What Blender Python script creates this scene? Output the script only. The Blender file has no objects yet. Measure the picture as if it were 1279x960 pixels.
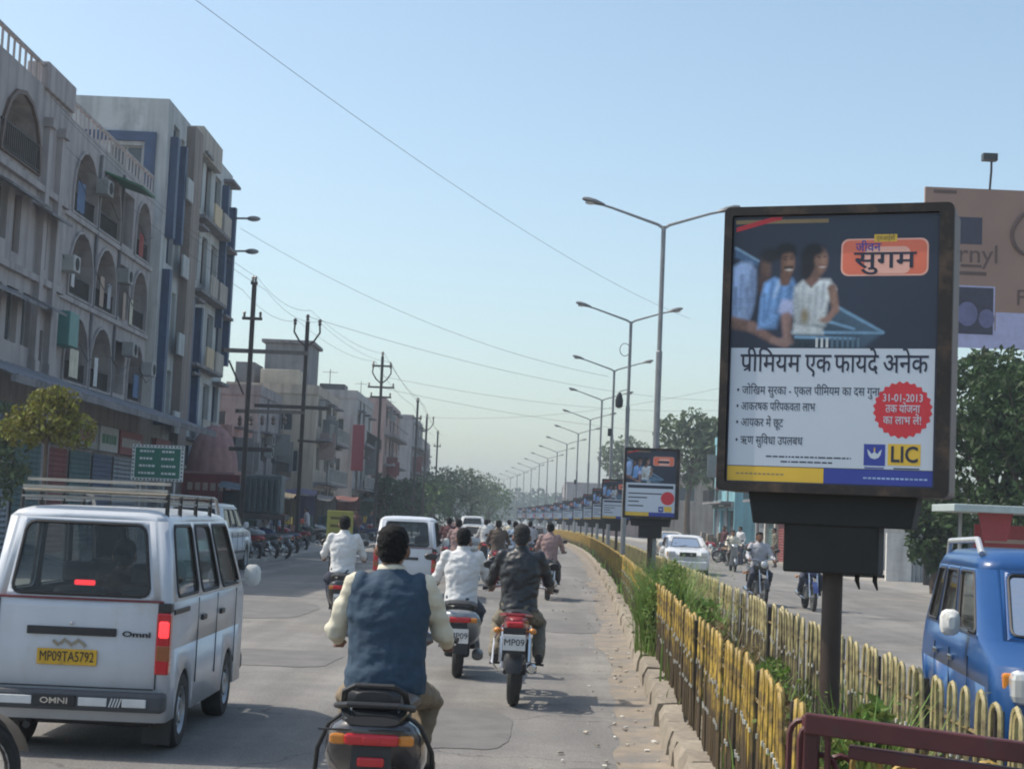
import bpy, bmesh, math, random
import numpy as np
from mathutils import Vector, Matrix, noise
random.seed(7)
sc = bpy.context.scene
COL = sc.collection
R = math.radians
V = Vector
# ------------------------------------------------------------------ camera
FPX, CAMH, HY, ROLL = 2050.0, 1.70, 168.0, R(2.5)
cd = bpy.data.cameras.new('camera'); cam = bpy.data.objects.new('camera', cd); COL.objects.link(cam)
cd.sensor_fit = 'HORIZONTAL'; cd.sensor_width = 36; cd.lens = 36*FPX/1279; cd.clip_start = .05; cd.clip_end = 6000
_p = math.atan(HY*math.cos(ROLL)/FPX)
_y = math.atan(HY*math.sin(ROLL)/FPX*math.cos(_p))
CR = Matrix.Rotation(_y, 3, 'Z') @ Matrix.Rotation(math.pi/2+_p, 3, 'X') @ Matrix.Rotation(ROLL, 3, 'Z')
cam.matrix_world = Matrix.Translation((0, 0, CAMH)) @ CR.to_4x4()
sc.camera = cam
def at(px, py, y):
    "real-world point that lies y metres down the road in the direction of a point of the view"
    d = CR @ V(((px-639.5)/FPX, (480-py)/FPX, -1)); d *= y/d.y
    return V((d.x, y, CAMH+d.z))
# ------------------------------------------------------------------ sky, sun, exposure
SUN_EL, SUN_AZ = R(54), R(-79)          # azimuth from +Y towards +X
w = bpy.data.worlds.new('World'); sc.world = w; w.use_nodes = True
nt = w.node_tree; bg = nt.nodes['Background']; sk = nt.nodes.new('ShaderNodeTexSky')
sk.sky_type = 'NISHITA'; sk.sun_disc = False; sk.sun_elevation = SUN_EL; sk.sun_rotation = SUN_AZ
sk.air_density = 1.0; sk.dust_density = 2.25; sk.ozone_density = 0.5; sk.altitude = 0
tint = nt.nodes.new('ShaderNodeVectorMath'); tint.operation = 'MULTIPLY'; tint.inputs[1].default_value = (.995, 1.04, .99)
nt.links.new(sk.outputs[0], tint.inputs[0]); nt.links.new(tint.outputs[0], bg.inputs[0]); bg.inputs[1].default_value = 0.15
sl = bpy.data.lights.new('sun', 'SUN'); sl.energy = 3.2; sl.angle = R(.55); sl.color = (1, .93, .82)
so = bpy.data.objects.new('sun', sl); COL.objects.link(so)
sd = V((math.sin(SUN_AZ)*math.cos(SUN_EL), math.cos(SUN_AZ)*math.cos(SUN_EL), math.sin(SUN_EL)))
so.rotation_euler = sd.to_track_quat('Z', 'Y').to_euler(); so.location = (-40, 10, 60)
vs = sc.view_settings; vs.view_transform = 'Standard'; vs.look = 'None'; vs.exposure = 0.43; vs.gamma = 1; vs.use_curve_mapping = False
sc.cycles.use_denoising = True; sc.cycles.max_bounces = 6; sc.cycles.transparent_max_bounces = 12
sc.cycles.volume_bounces = 0; sc.cycles.filter_width = 2.0
# ------------------------------------------------------------------ materials
MATS = {}
def mat(name, col=(.5, .5, .5), rough=.65, metal=0., var=.14, scale=4., bump=0., bscale=40., coat=0., rnd=.0, streak=0., stain=None, isl=0.,
        emis=None, trans=0., alpha=1., spec=.5, island_hue=0.):
    if name in MATS: return MATS[name]
    m = bpy.data.materials.new(name); m.use_nodes = True; N = m.node_tree.nodes; L = m.node_tree.links
    p = N['Principled BSDF']; MATS[name] = m
    p.inputs['Roughness'].default_value = rough; p.inputs['Metallic'].default_value = metal
    p.inputs['Specular IOR Level'].default_value = spec
    if coat: p.inputs['Coat Weight'].default_value = coat; p.inputs['Coat Roughness'].default_value = .08
    if trans: p.inputs['Transmission Weight'].default_value = trans; p.inputs['IOR'].default_value = 1.08
    if alpha < 1: p.inputs['Alpha'].default_value = alpha
    if emis: p.inputs['Emission Color'].default_value = (*emis[:3], 1); p.inputs['Emission Strength'].default_value = emis[3]
    tc = N.new('ShaderNodeTexCoord'); nz = N.new('ShaderNodeTexNoise'); nz.inputs['Scale'].default_value = scale; nz.inputs['Detail'].default_value = 6
    nz.inputs['Roughness'].default_value = .62
    L.new(tc.outputs['Object'], nz.inputs['Vector'])
    mr = N.new('ShaderNodeMapRange'); mr.inputs[1].default_value = .28; mr.inputs[2].default_value = .72
    mr.inputs[3].default_value = 1-var; mr.inputs[4].default_value = 1+var; L.new(nz.outputs[0], mr.inputs[0])
    val = mr.outputs[0]
    def mul(a, b):
        q = N.new('ShaderNodeMath'); q.operation = 'MULTIPLY'; L.new(a, q.inputs[0])
        if isinstance(b, float): q.inputs[1].default_value = b
        else: L.new(b, q.inputs[1])
        return q.outputs[0]
    def rng(src, a, b, c, d):
        q = N.new('ShaderNodeMapRange'); q.inputs[1].default_value = a; q.inputs[2].default_value = b; q.inputs[3].default_value = c; q.inputs[4].default_value = d
        L.new(src, q.inputs[0]); return q.outputs[0]
    if streak:
        mp = N.new('ShaderNodeMapping'); mp.inputs['Scale'].default_value = (2.2, 2.2, .22); L.new(tc.outputs['Object'], mp.inputs[0])
        n2 = N.new('ShaderNodeTexNoise'); n2.inputs['Scale'].default_value = 1.3; n2.inputs['Detail'].default_value = 5; L.new(mp.outputs[0], n2.inputs['Vector'])
        val = mul(val, rng(n2.outputs[0], .45, .7, 1., 1-streak))
    if rnd:
        oi = N.new('ShaderNodeObjectInfo'); val = mul(val, rng(oi.outputs['Random'], 0, 1, 1-rnd, 1+rnd))
    if isl:
        gi = N.new('ShaderNodeNewGeometry'); val = mul(val, rng(gi.outputs['Random Per Island'], 0, 1, 1-isl, 1+isl))
    mx = N.new('ShaderNodeVectorMath'); mx.operation = 'SCALE'; mx.inputs[0].default_value = col[:3]; L.new(val, mx.inputs['Scale'])
    out = mx.outputs[0]
    if stain:
        n3 = N.new('ShaderNodeTexNoise'); n3.inputs['Scale'].default_value = stain[3]; n3.inputs['Detail'].default_value = 8; n3.inputs['Roughness'].default_value = .7
        L.new(tc.outputs['Object'], n3.inputs['Vector'])
        mi = N.new('ShaderNodeMix'); mi.data_type = 'RGBA'; L.new(rng(n3.outputs[0], stain[4], stain[5], 0, 1), mi.inputs['Factor'])
        L.new(out, mi.inputs['A']); mi.inputs['B'].default_value = (*stain[:3], 1); out = mi.outputs['Result']
    if island_hue:
        gi = N.new('ShaderNodeNewGeometry'); hs = N.new('ShaderNodeHueSaturation'); L.new(rng(gi.outputs['Random Per Island'], 0, 1, .5-island_hue, .5+island_hue), hs.inputs['Hue'])
        L.new(out, hs.inputs['Color']); out = hs.outputs[0]
    L.new(out, p.inputs['Base Color'])
    if bump:
        nb = N.new('ShaderNodeTexNoise'); nb.inputs['Scale'].default_value = bscale; nb.inputs['Detail'].default_value = 5; L.new(tc.outputs['Object'], nb.inputs['Vector'])
        bp = N.new('ShaderNodeBump'); bp.inputs['Strength'].default_value = bump; bp.inputs['Distance'].default_value = .02
        L.new(nb.outputs[0], bp.inputs['Height']); L.new(bp.outputs[0], p.inputs['Normal'])
    return m
def leafmat(name, col, isl=.45, hue=.02, rough=.6):
    m = mat(name, col, rough, var=.25, scale=1.5, isl=isl, island_hue=hue, spec=.3)
    N = m.node_tree.nodes; L = m.node_tree.links; p = N['Principled BSDF']; o = N['Material Output']
    if 'Mix Shader' not in N:
        t = N.new('ShaderNodeBsdfTranslucent'); s = N.new('ShaderNodeMixShader'); s.inputs[0].default_value = .3
        L.new(p.inputs['Base Color'].links[0].from_socket, t.inputs[0]); L.new(p.outputs[0], s.inputs[1]); L.new(t.outputs[0], s.inputs[2]); L.new(s.outputs[0], o.inputs[0])
    return m
def glassmat(name='car_glass', tint=(.5, .56, .58), a=.35):
    if name in MATS: return MATS[name]
    m = bpy.data.materials.new(name); m.use_nodes = True; N = m.node_tree.nodes; L = m.node_tree.links; MATS[name] = m
    N.remove(N['Principled BSDF']); o = N['Material Output']
    t = N.new('ShaderNodeBsdfTransparent'); t.inputs[0].default_value = (*tint, 1); g = N.new('ShaderNodeBsdfGlossy'); g.inputs['Roughness'].default_value = .03
    nz = N.new('ShaderNodeTexNoise'); nz.inputs['Scale'].default_value = 9; d = N.new('ShaderNodeBsdfDiffuse'); d.inputs[0].default_value = (.3, .28, .25, 1)
    f = N.new('ShaderNodeFresnel'); f.inputs[0].default_value = 1.5
    s = N.new('ShaderNodeMixShader'); L.new(f.outputs[0], s.inputs[0]); L.new(t.outputs[0], s.inputs[1]); L.new(g.outputs[0], s.inputs[2])
    mr = N.new('ShaderNodeMapRange'); mr.inputs[1].default_value = .4; mr.inputs[2].default_value = .9; mr.inputs[3].default_value = .02; mr.inputs[4].default_value = .18
    L.new(nz.outputs[0], mr.inputs[0]); s2 = N.new('ShaderNodeMixShader'); L.new(mr.outputs[0], s2.inputs[0]); L.new(s.outputs[0], s2.inputs[1]); L.new(d.outputs[0], s2.inputs[2])
    L.new(s2.outputs[0], o.inputs[0]); return m
BLACK = mat('black_plastic', (.022, .022, .024), .45)
RUBBER = mat('rubber', (.028, .027, .026), .8, var=.3, scale=20)
CHROME = mat('chrome', (.62, .62, .63), .22, 1.)
STEEL = mat('galvanised_steel', (.34, .35, .36), .5, .7, var=.2)
DARKMETAL = mat('dark_metal', (.05, .05, .052), .5, .6, var=.3)
REDLENS = mat('red_lens', (.5, .02, .025), .2, coat=.5)
REDLIT = mat('red_lens_lit', (.8, .03, .03), .2, emis=(1, .04, .05, 1.3))
AMBER = mat('amber_lens', (.6, .22, .03), .2, coat=.5)
CLEARLENS = mat('clear_lens', (.6, .62, .62), .12, .3, coat=.6)
WHITEPLATE = mat('white_plate', (.7, .7, .68), .5, stain=(.3, .27, .22, 14, .55, .75))
INK = mat('black_ink', (.02, .02, .025), .6)
# ------------------------------------------------------------------ mesh helpers
class B:
    def __init__(s): s.v = []; s.f = []; s.m = []
    def add(s, vs, fs, mi=0):
        o = len(s.v); s.v += [tuple(p) for p in vs]; s.f += [tuple(i+o for i in f) for f in fs]; s.m += [mi]*len(fs); return s
    def box(s, x0, x1, y0, y1, z0, z1, mi=0):
        return s.add([(x0,y0,z0),(x1,y0,z0),(x1,y1,z0),(x0,y1,z0),(x0,y0,z1),(x1,y0,z1),(x1,y1,z1),(x0,y1,z1)],
            [(0,3,2,1),(4,5,6,7),(0,1,5,4),(1,2,6,5),(2,3,7,6),(3,0,4,7)], mi)
    def obox(s, c, size, M=None, mi=0):
        o = len(s.v); s.box(-size[0]/2, size[0]/2, -size[1]/2, size[1]/2, -size[2]/2, size[2]/2, mi)
        M = M or Matrix.Identity(3); c = V(c)
        for i in range(o, len(s.v)): s.v[i] = tuple(c + M @ V(s.v[i]))
        return s
    def beam(s, a, b, w, h=None, mi=0):
        a = V(a); b = V(b); d = b-a
        q = d.to_track_quat('Z', 'Y').to_matrix()
        return s.obox((a+b)/2, (w, h or w, d.length), q, mi)
    def tube(s, pts, r, n=6, cap=True, mi=0, closed=False):
        pts = [V(p) for p in pts]; k = len(pts); rs = r if isinstance(r, (list, tuple)) else [r]*k
        o = len(s.v); up = None
        for i, p in enumerate(pts):
            if closed: t = pts[(i+1) % k]-pts[i-1]
            else: t = pts[min(i+1, k-1)]-pts[max(i-1, 0)]
            t.normalize()
            if up is None:
                up = V((0, 0, 1)) if abs(t.z) < .9 else V((1, 0, 0))
            x = up.cross(t); x.normalize(); y = t.cross(x); up = y
            for j in range(n):
                a = 2*math.pi*j/n; q = p + (x*math.cos(a)+y*math.sin(a))*rs[i]; s.v.append(tuple(q))
        for i in range(k if closed else k-1):
            for j in range(n):
                a = o+i*n; b = o+((i+1) % k)*n
                s.f.append((a+j, a+(j+1) % n, b+(j+1) % n, b+j)); s.m.append(mi)
        if cap and not closed:
            s.f.append(tuple(o+j for j in reversed(range(n)))); s.f.append(tuple(o+(k-1)*n+j for j in range(n))); s.m += [mi, mi]
        return s
    def grid(s, fn, us, vs_, mi=0, flip=False):
        o = len(s.v); nv = len(vs_)
        for u in us:
            for q in vs_: s.v.append(tuple(fn(u, q)))
        for i in range(len(us)-1):
            for j in range(nv-1):
                f = (o+i*nv+j, o+(i+1)*nv+j, o+(i+1)*nv+j+1, o+i*nv+j+1)
                s.f.append(f[::-1] if flip else f); s.m.append(mi)
        return s
    def rings(s, rings, cap=True, mi=0, closed=False):
        n = len(rings[0]); o = len(s.v); k = len(rings)
        for r in rings: s.v += [tuple(p) for p in r]
        for i in range(k if closed else k-1):
            for j in range(n):
                a = o+i*n; b = o+((i+1) % k)*n
                s.f.append((a+j, a+(j+1) % n, b+(j+1) % n, b+j)); s.m.append(mi)
        if cap and not closed:
            s.f.append(tuple(o+j for j in reversed(range(n)))); s.f.append(tuple(o+(k-1)*n+j for j in range(n))); s.m += [mi, mi]
        return s
    def sloft(s, secs, n=16, e=2.6, axis='Y', mi=0, cap=True):
        "superellipse sections (pos, cz, rx, rz[, cx]) along an axis"
        rs = []
        for q in secs:
            p, cz, rx, rz = q[:4]; cx = q[4] if len(q) > 4 else 0; ring = []
            for j in range(n):
                a = 2*math.pi*(j+.5)/n; c = math.cos(a); t = math.sin(a)
                x = cx+rx*math.copysign(abs(c)**(2/e), c); z = cz+rz*math.copysign(abs(t)**(2/e), t)
                ring.append((x, p, z) if axis == 'Y' else ((p, x, z) if axis == 'X' else (x, z, p)))
            rs.append(ring if axis != 'Y' else ring[::-1])
        return s.rings(rs, cap, mi)
    def prism(s, poly, fn, t0, t1, mi=0):
        "polygon (a,b) extruded t0..t1 through fn(a,b,t)"
        n = len(poly); vs_ = [fn(a, b, t0) for a, b in poly]+[fn(a, b, t1) for a, b in poly]
        return s.add(vs_, [tuple(reversed(range(n))), tuple(range(n, 2*n))]+[(i, (i+1) % n, n+(i+1) % n, n+i) for i in range(n)], mi)
    def lathe(s, prof, n=20, axis='X', c=(0, 0, 0), mi=0, closed=True):
        "profile (axial, radius) spun about an axis"
        rs = []
        for j in range(n):
            a = 2*math.pi*j/n; ring = []
            for q, r in prof:
                y, z = r*math.cos(a), r*math.sin(a)
                ring.append((c[0]+q, c[1]+y, c[2]+z) if axis == 'X' else ((c[0]+y, c[1]+z, c[2]+q) if axis == 'Z' else (c[0]+z, c[1]+q, c[2]+y)))
            rs.append(ring)
        o = len(s.v); k = len(prof)
        for r in rs: s.v += r
        for j in range(n):
            for i in range(k if closed else k-1):
                a = o+j*k; b = o+((j+1) % n)*k; s.f.append((a+i, b+i, b+(i+1) % k, a+(i+1) % k)); s.m.append(mi)
        return s
    def ball(s, c, r, nu=10, nv=7, mi=0):
        r = r if isinstance(r, (tuple, list)) else (r, r, r); rs = []
        for i in range(nv+1):
            t = math.pi*(i/nv); t = min(max(t, .06), math.pi-.06)
            rs.append([(c[0]+r[0]*math.sin(t)*math.cos(2*math.pi*j/nu), c[1]+r[1]*math.sin(t)*math.sin(2*math.pi*j/nu), c[2]-r[2]*math.cos(t)) for j in range(nu)])
        return s.rings(rs, True, mi)
    def mesh(s, name, bev=0., smooth=False, sharp=35, merge=False, bseg=2, axis=None):
        me = bpy.data.meshes.new(name); me.from_pydata(s.v, [], s.f)
        me.polygons.foreach_set('material_index', s.m)
        if bev or merge or True:
            bm = bmesh.new(); bm.from_mesh(me)
            if merge: bmesh.ops.remove_doubles(bm, verts=bm.verts, dist=.0006)
            if axis:
                bm.normal_update()
                for f in bm.faces:
                    c = f.calc_center_median(); a_ = V((0, min(max(c.y, axis[0]), axis[1]), axis[2]))
                    if f.normal.dot(c-a_) < 0: f.normal_flip()
            elif bev or merge: bmesh.ops.recalc_face_normals(bm, faces=bm.faces)
            if bev:
                es = [e for e in bm.edges if len(e.link_faces) == 2 and e.calc_face_angle(0) > .5]
                bmesh.ops.bevel(bm, geom=es, offset=bev, segments=bseg, affect='EDGES', clamp_overlap=True, profile=.5)
            bm.to_mesh(me); bm.free()
        if smooth:
            me.polygons.foreach_set('use_smooth', [True]*len(me.polygons))
            me.set_sharp_from_angle(angle=R(sharp))
        me.update(); return me
    def build(s, name, mats, parent=None, **k):
        return place(name, s.mesh(name, **k), mats, parent)
def place(name, me, mats, parent=None, loc=None, rz=None, ob=False):
    o = bpy.data.objects.new(name, me); COL.objects.link(o)
    mats = mats if isinstance(mats, (list, tuple)) else [mats]
    if ob:
        while len(me.materials) < len(mats): me.materials.append(mats[len(me.materials)])
        for i, m in enumerate(mats): o.material_slots[i].link = 'OBJECT'; o.material_slots[i].material = m
    elif not me.materials:
        for m in mats: me.materials.append(m)
    if parent: o.parent = parent
    if loc is not None: o.location = loc
    if rz is not None: o.rotation_euler[2] = rz
    return o
def tag(o, label, cat, group=None):
    o['label'] = label; o['category'] = cat
    if group: o['group'] = group
    return o
def struct(o, kind='structure'): o['kind'] = kind; return o
def thing(name, label, cat, loc=(0, 0, 0), rz=0, group=None):
    o = bpy.data.objects.new(name, None); COL.objects.link(o); o.location = loc; o.rotation_euler[2] = rz; o.empty_display_size = .2
    return tag(o, label, cat, group)
CH = {}
def copy_tree(o, parent=None):
    c = o.copy(); COL.objects.link(c); c.parent = parent
    for ch in [q for q in ALLKIDS(o)]: copy_tree(ch, c)
    return c
def ALLKIDS(o): return list(o.children)
def lerp(a, b, t): return a+(b-a)*t
def interp(tab, x):
    if x <= tab[0][0]: return tab[0][1]
    for (a, b), (c, d) in zip(tab, tab[1:]):
        if x <= c: return b+(d-b)*(x-a)/(c-a)
    (a, b), (c, d) = tab[-2:]
    return d+(d-b)*(x-c)/(c-a)
def frange(a, b, n): return [a+(b-a)*i/n for i in range(n+1)]
def text_mesh(txt, size, name='lettering', ext=.0015, bold=0., align='CENTER', sx=1., space=1.):
    cu = bpy.data.curves.new(name, 'FONT'); cu.body = txt; cu.size = size; cu.align_x = align; cu.align_y = 'CENTER'; cu.extrude = ext; cu.resolution_u = 3
    cu.offset = bold; cu.space_character = space; cu.fill_mode = 'BOTH'
    o = bpy.data.objects.new(name, cu); COL.objects.link(o); dg = bpy.context.evaluated_depsgraph_get()
    me = bpy.data.meshes.new_from_object(o.evaluated_get(dg)); me.materials.clear()
    bpy.data.objects.remove(o); bpy.data.curves.remove(cu)
    if sx != 1: me.transform(Matrix.Diagonal((sx, 1, 1, 1)))
    return me
# text lies in local XY; STAND turns it to face -Y (towards the camera) with Z up
STAND = Matrix.Rotation(math.pi/2, 4, 'X')
def rrect(x0, x1, y0, y1, r, n=4):
    o = []
    for cx, cy, a0 in ((x1-r, y0+r, -90), (x1-r, y1-r, 0), (x0+r, y1-r, 90), (x0+r, y0+r, 180)):
        for i in range(n+1):
            a = R(a0+90*i/n); o.append((cx+r*math.cos(a), cy+r*math.sin(a)))
    return o
def archloop(x0, x1, y0, y1, rise=None, n=8):
    w_ = (x1-x0)/2; rise = rise or w_; cx = (x0+x1)/2; o = [(x0, y0), (cx, y0), (x1, y0), (x1, (y0+y1-rise)/2)]
    for i in range(n+1):
        a = math.pi*i/n; o.append((cx+w_*math.cos(a), y1-rise+rise*math.sin(a)))
    o.append((x0, (y0+y1-rise)/2)); return o
def hole_cell(b, fn, s0, s1, t0, t1, loop, mi=0, depth=0., back=None, rmi=None):
    "rectangle s0..s1,t0..t1 with a hole (loop ccw); fn(s,t,depth)"
    cx = sum(p[0] for p in loop)/len(loop); cy = (min(p[1] for p in loop)+max(p[1] for p in loop))/2; n = len(loop); out = []
    for (x, y) in loop:
        dx, dy = x-cx, y-cy; k = 1e9
        if dx > 1e-9: k = min(k, (s1-cx)/dx)
        if dx < -1e-9: k = min(k, (s0-cx)/dx)
        if dy > 1e-9: k = min(k, (t1-cy)/dy)
        if dy < -1e-9: k = min(k, (t0-cy)/dy)
        out.append([cx+dx*k, cy+dy*k])
    used = set()
    for c in ((s0, t0), (s1, t0), (s1, t1), (s0, t1)):
        a = math.atan2(c[1]-cy, c[0]-cx)
        i = min((q for q in range(n) if q not in used), key=lambda q: abs((math.atan2(out[q][1]-cy, out[q][0]-cx)-a+math.pi) % (2*math.pi)-math.pi))
        out[i] = list(c); used.add(i)
    b.add([fn(x, y, 0) for x, y in out]+[fn(x, y, 0) for x, y in loop], [(i, (i+1) % n, n+(i+1) % n, n+i) for i in range(n)], mi)
    if depth:
        b.add([fn(x, y, 0) for x, y in loop]+[fn(x, y, depth) for x, y in loop], [(i, (i+1) % n, n+(i+1) % n, n+i) for i in range(n)], mi if rmi is None else rmi)
    if back is not None: b.add([fn(x, y, depth) for x, y in loop], [tuple(range(n))], back)
# ------------------------------------------------------------------ the road's line
KT = [(-12,.1),(0,.68),(7,.98),(12,1.2),(17,1.42),(28,1.9),(41,2.45),(60,3.1),(85,3.75),(108,3.95),(130,3.7),(155,3.2),(200,1.6),(260,-1.6),(350,-8.5),(500,-23)]
def KX(y):
    "x of the near kerb face of the median, smooth"
    n = len(KT); i = 0
    while i < n-2 and y > KT[i+1][0]: i += 1
    (x0, y0), (x1, y1) = KT[i], KT[i+1]; t = (y-x0)/(x1-x0)
    def sl_(j):
        a, b = max(j-1, 0), min(j+1, n-1); return (KT[b][1]-KT[a][1])/(KT[b][0]-KT[a][0])
    m0, m1 = sl_(i)*(x1-x0), sl_(i+1)*(x1-x0)
    return (2*t**3-3*t*t+1)*y0+(t**3-2*t*t+t)*m0+(-2*t**3+3*t*t)*y1+(t**3-t*t)*m1
def KA(y): return -math.atan((KX(y+.5)-KX(y-.5)))
MW = 1.25            # width of the median
ORD = 'first second third fourth fifth sixth seventh eighth ninth tenth eleventh twelfth thirteenth fourteenth fifteenth sixteenth seventeenth eighteenth'.split()
# ------------------------------------------------------------------ ground, road, pavements
GROUND = mat('dusty_ground', (.30, .27, .23), .95, var=.2, scale=.35, bump=.25, bscale=9, stain=(.22, .2, .18, .9, .5, .72))
g = B()
g.add([(-900, -60, 0), (900, -60, 0), (900, 2200, 0), (-900, 2200, 0)], [(0, 1, 2, 3)])
struct(g.build('ground', GROUND))
ASPH = mat('asphalt', (.16, .151, .142), .88, var=.16, scale=.55, bump=.35, bscale=60, stain=(.255, .238, .212, .4, .48, .74))
def asphalt_extra():
    N = ASPH.node_tree.nodes; L = ASPH.node_tree.links; p = N['Principled BSDF']; tc = N.new('ShaderNodeTexCoord')
    mp = N.new('ShaderNodeMapping'); mp.inputs['Scale'].default_value = (1.6, .07, 1); L.new(tc.outputs['Object'], mp.inputs[0])
    n = N.new('ShaderNodeTexNoise'); n.inputs['Scale'].default_value = 1.2; n.inputs['Detail'].default_value = 4; L.new(mp.outputs[0], n.inputs['Vector'])
    r = N.new('ShaderNodeMapRange'); r.inputs[1].default_value = .35; r.inputs[2].default_value = .7; r.inputs[3].default_value = .82; r.inputs[4].default_value = 1.16; L.new(n.outputs[0], r.inputs[0])
    vo = N.new('ShaderNodeTexVoronoi'); vo.feature = 'DISTANCE_TO_EDGE'; vo.inputs['Scale'].default_value = .33
    nw = N.new('ShaderNodeTexNoise'); nw.inputs['Scale'].default_value = 1.4; nw.inputs['Detail'].default_value = 5; L.new(tc.outputs['Object'], nw.inputs['Vector'])
    ad = N.new('ShaderNodeVectorMath'); ad.operation = 'ADD'; L.new(tc.outputs['Object'], ad.inputs[0]); L.new(nw.outputs['Color'], ad.inputs[1]); L.new(ad.outputs[0], vo.inputs['Vector'])
    c = N.new('ShaderNodeMapRange'); c.inputs[1].default_value = .0; c.inputs[2].default_value = .007; c.inputs[3].default_value = .5; c.inputs[4].default_value = 1; L.new(vo.outputs['Distance'], c.inputs[0])
    fn = N.new('ShaderNodeTexNoise'); fn.inputs['Scale'].default_value = 70; fn.inputs['Detail'].default_value = 3; L.new(tc.outputs['Object'], fn.inputs['Vector'])
    f = N.new('ShaderNodeMapRange'); f.inputs[1].default_value = .3; f.inputs[2].default_value = .7; f.inputs[3].default_value = .68; f.inputs[4].default_value = 1.32; L.new(fn.outputs[0], f.inputs[0])
    m1 = N.new('ShaderNodeMath'); m1.operation = 'MULTIPLY'; L.new(r.outputs[0], m1.inputs[0]); L.new(c.outputs[0], m1.inputs[1])
    m2 = N.new('ShaderNodeMath'); m2.operation = 'MULTIPLY'; L.new(m1.outputs[0], m2.inputs[0]); L.new(f.outputs[0], m2.inputs[1])
    s = N.new('ShaderNodeVectorMath'); s.operation = 'SCALE'; src = p.inputs['Base Color'].links[0].from_socket; L.new(src, s.inputs[0]); L.new(m2.outputs[0], s.inputs['Scale']); L.new(s.outputs[0], p.inputs['Base Color'])
asphalt_extra()
YS = frange(-12, 60, 48)+frange(64, 500, 60)
RL, RR = -10.6, MW+8.4
g = B(); g.grid(lambda y, o: (KX(y)+o, y, .004), YS, [RL, -5, 0, MW, RR], flip=True); struct(g.build('road', ASPH))
# repair patches and tar seams laid on the road
PATCH = mat('road_patch', (.132, .126, .12), .9, var=.2, scale=2.5, bump=.4, bscale=60, stain=(.17, .16, .15, 1.6, .5, .7)); rng = random.Random(31)
for k, (o_, y, w_, l_) in enumerate(((-1.6, 13.5, .8, 2.6), (-4.2, 19, 1.5, 2.2), (-.9, 27, .9, 3.5), (-6.2, 28, 2.0, 5), (-2.9, 37, 1.2, 4), (-8.2, 46, 1.6, 6), (4.3, 17, 1.3, 2.4), (6.4, 27, 1.4, 5), (3.4, 44, 1.1, 6), (-3.3, 9.6, 1.0, 1.1), (-.5, 11.2, .5, .7))):
    n = 48; c = B(); c.add([(KX(y)+o_+w_/2*math.copysign(abs(math.cos(a))**.6, math.cos(a))*(1+.12*noise.noise(V((a*2.2, k, 0)))+.04*noise.noise(V((a*9, k, 3)))), y+l_/2*math.copysign(abs(math.sin(a))**.6, math.sin(a))*(1+.12*noise.noise(V((a*2.2, k, 7)))+.04*noise.noise(V((a*9, k, 9)))), .0085) for a in [2*math.pi*j/n for j in range(n)]], [tuple(range(n))]); struct(c.build('road_patch', PATCH))
OIL = mat('oil_stain', (.075, .072, .07), .55, var=.3, scale=6)
# side road that opens on the right, and the pavements
g = B(); g.add([(KX(30)+RR-.3, 30, .008), (60, 26, .008), (60, 60, .008), (KX(62)+RR-.3, 62, .008)], [(0, 1, 2, 3)]); struct(g.build('side_road', mat('dusty_asphalt', (.2, .19, .178), .92, var=.25, scale=.5, bump=.2, stain=(.3, .26, .21, .7, .45, .7))))
PAVE = mat('footpath_concrete', (.31, .29, .26), .9, var=.25, scale=1.2, bump=.2, stain=(.2, .18, .16, .8, .5, .75))
def strip(o0, o1, y0, y1, z0, z1, name, m, n=60):
    b = B(); ys = frange(y0, y1, n)
    for a, za, c, zc in ((o0, z0, o0, z1), (o0, z1, o1, z1), (o1, z1, o1, z0)):
        b.grid(lambda y, t: (KX(y)+lerp(a, c, t), y, lerp(za, zc, t)), ys, [0, 1], flip=True)
    return b.build(name, m)
struct(strip(RL-5.2, RL, -12, 400, 0, .13, 'left_footpath', PAVE))
struct(strip(RR, RR+3.2, 66, 400, 0, .13, 'right_footpath', PAVE))
# sand that has drifted against the kerb
SAND = mat('drifted_sand', (.25, .205, .155), .95, var=.25, scale=3, bump=.5, bscale=30, stain=(.17, .155, .14, 2.2, .42, .6))
b = B(); ys = frange(4, 140, 340)
rng = random.Random(3)
def sandedge(y): return -(.36+.16*noise.noise(V((y*.9, 3, 0)))+.22*noise.noise(V((y*.23, 9, 0)))+.05*noise.noise(V((y*5, 1, 0))))
b.grid(lambda y, t: (KX(y)+lerp(sandedge(y), .02, t), y, .008+.03*max(0, t-.5)), ys, [0, .5, 1], flip=True)
struct(b.build('sand_verge', SAND))
# ------------------------------------------------------------------ median: soil, kerb stones
SOIL = mat('median_soil', (.2, .165, .12), .95, var=.35, scale=5, bump=.6, bscale=25)
b = B()
b.grid(lambda y, o: (KX(y)+o, y, .17+.04*noise.noise(V((y*1.3, o*4, 0)))), frange(5.6, 60, 160)+frange(61, 300, 60), [.1, .4, .8, MW-.1], flip=True)
med = struct(b.build('median', SOIL))
KERB = mat('worn_kerb_concrete', (.27, .23, .18), .9, var=.35, scale=7, bump=.5, bscale=25, rnd=.16, stain=(.22, .19, .15, 4, .5, .7))
def kerbmesh(seed, L_):
    r = random.Random(seed); b = B()
    prof = [(0, -.05), (0, .15), (.035, .225), (.19, .225), (.19, -.05)]; rs = []
    for t in frange(0, 1, 4):
        e = .03*(1 if t in (0., 1.) else 0)
        rs.append([(x+(e*.5 if z > 0 and x < .1 else 0)+r.uniform(-.012, .012), (t-.5)*L_, z-(e*.6 if z > .1 else 0)+r.uniform(-.014, .014)*(z > 0)) for x, z in prof])
    b.rings(rs); return b.mesh('kerb_stone', smooth=True, sharp=40, merge=True)
KM = [kerbmesh(i, .56) for i in range(6)]
kb = struct(thing('median_kerb', 'k', 'kerb')); del kb['label']; del kb['category']
rng = random.Random(11); y = 5.2
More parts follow.
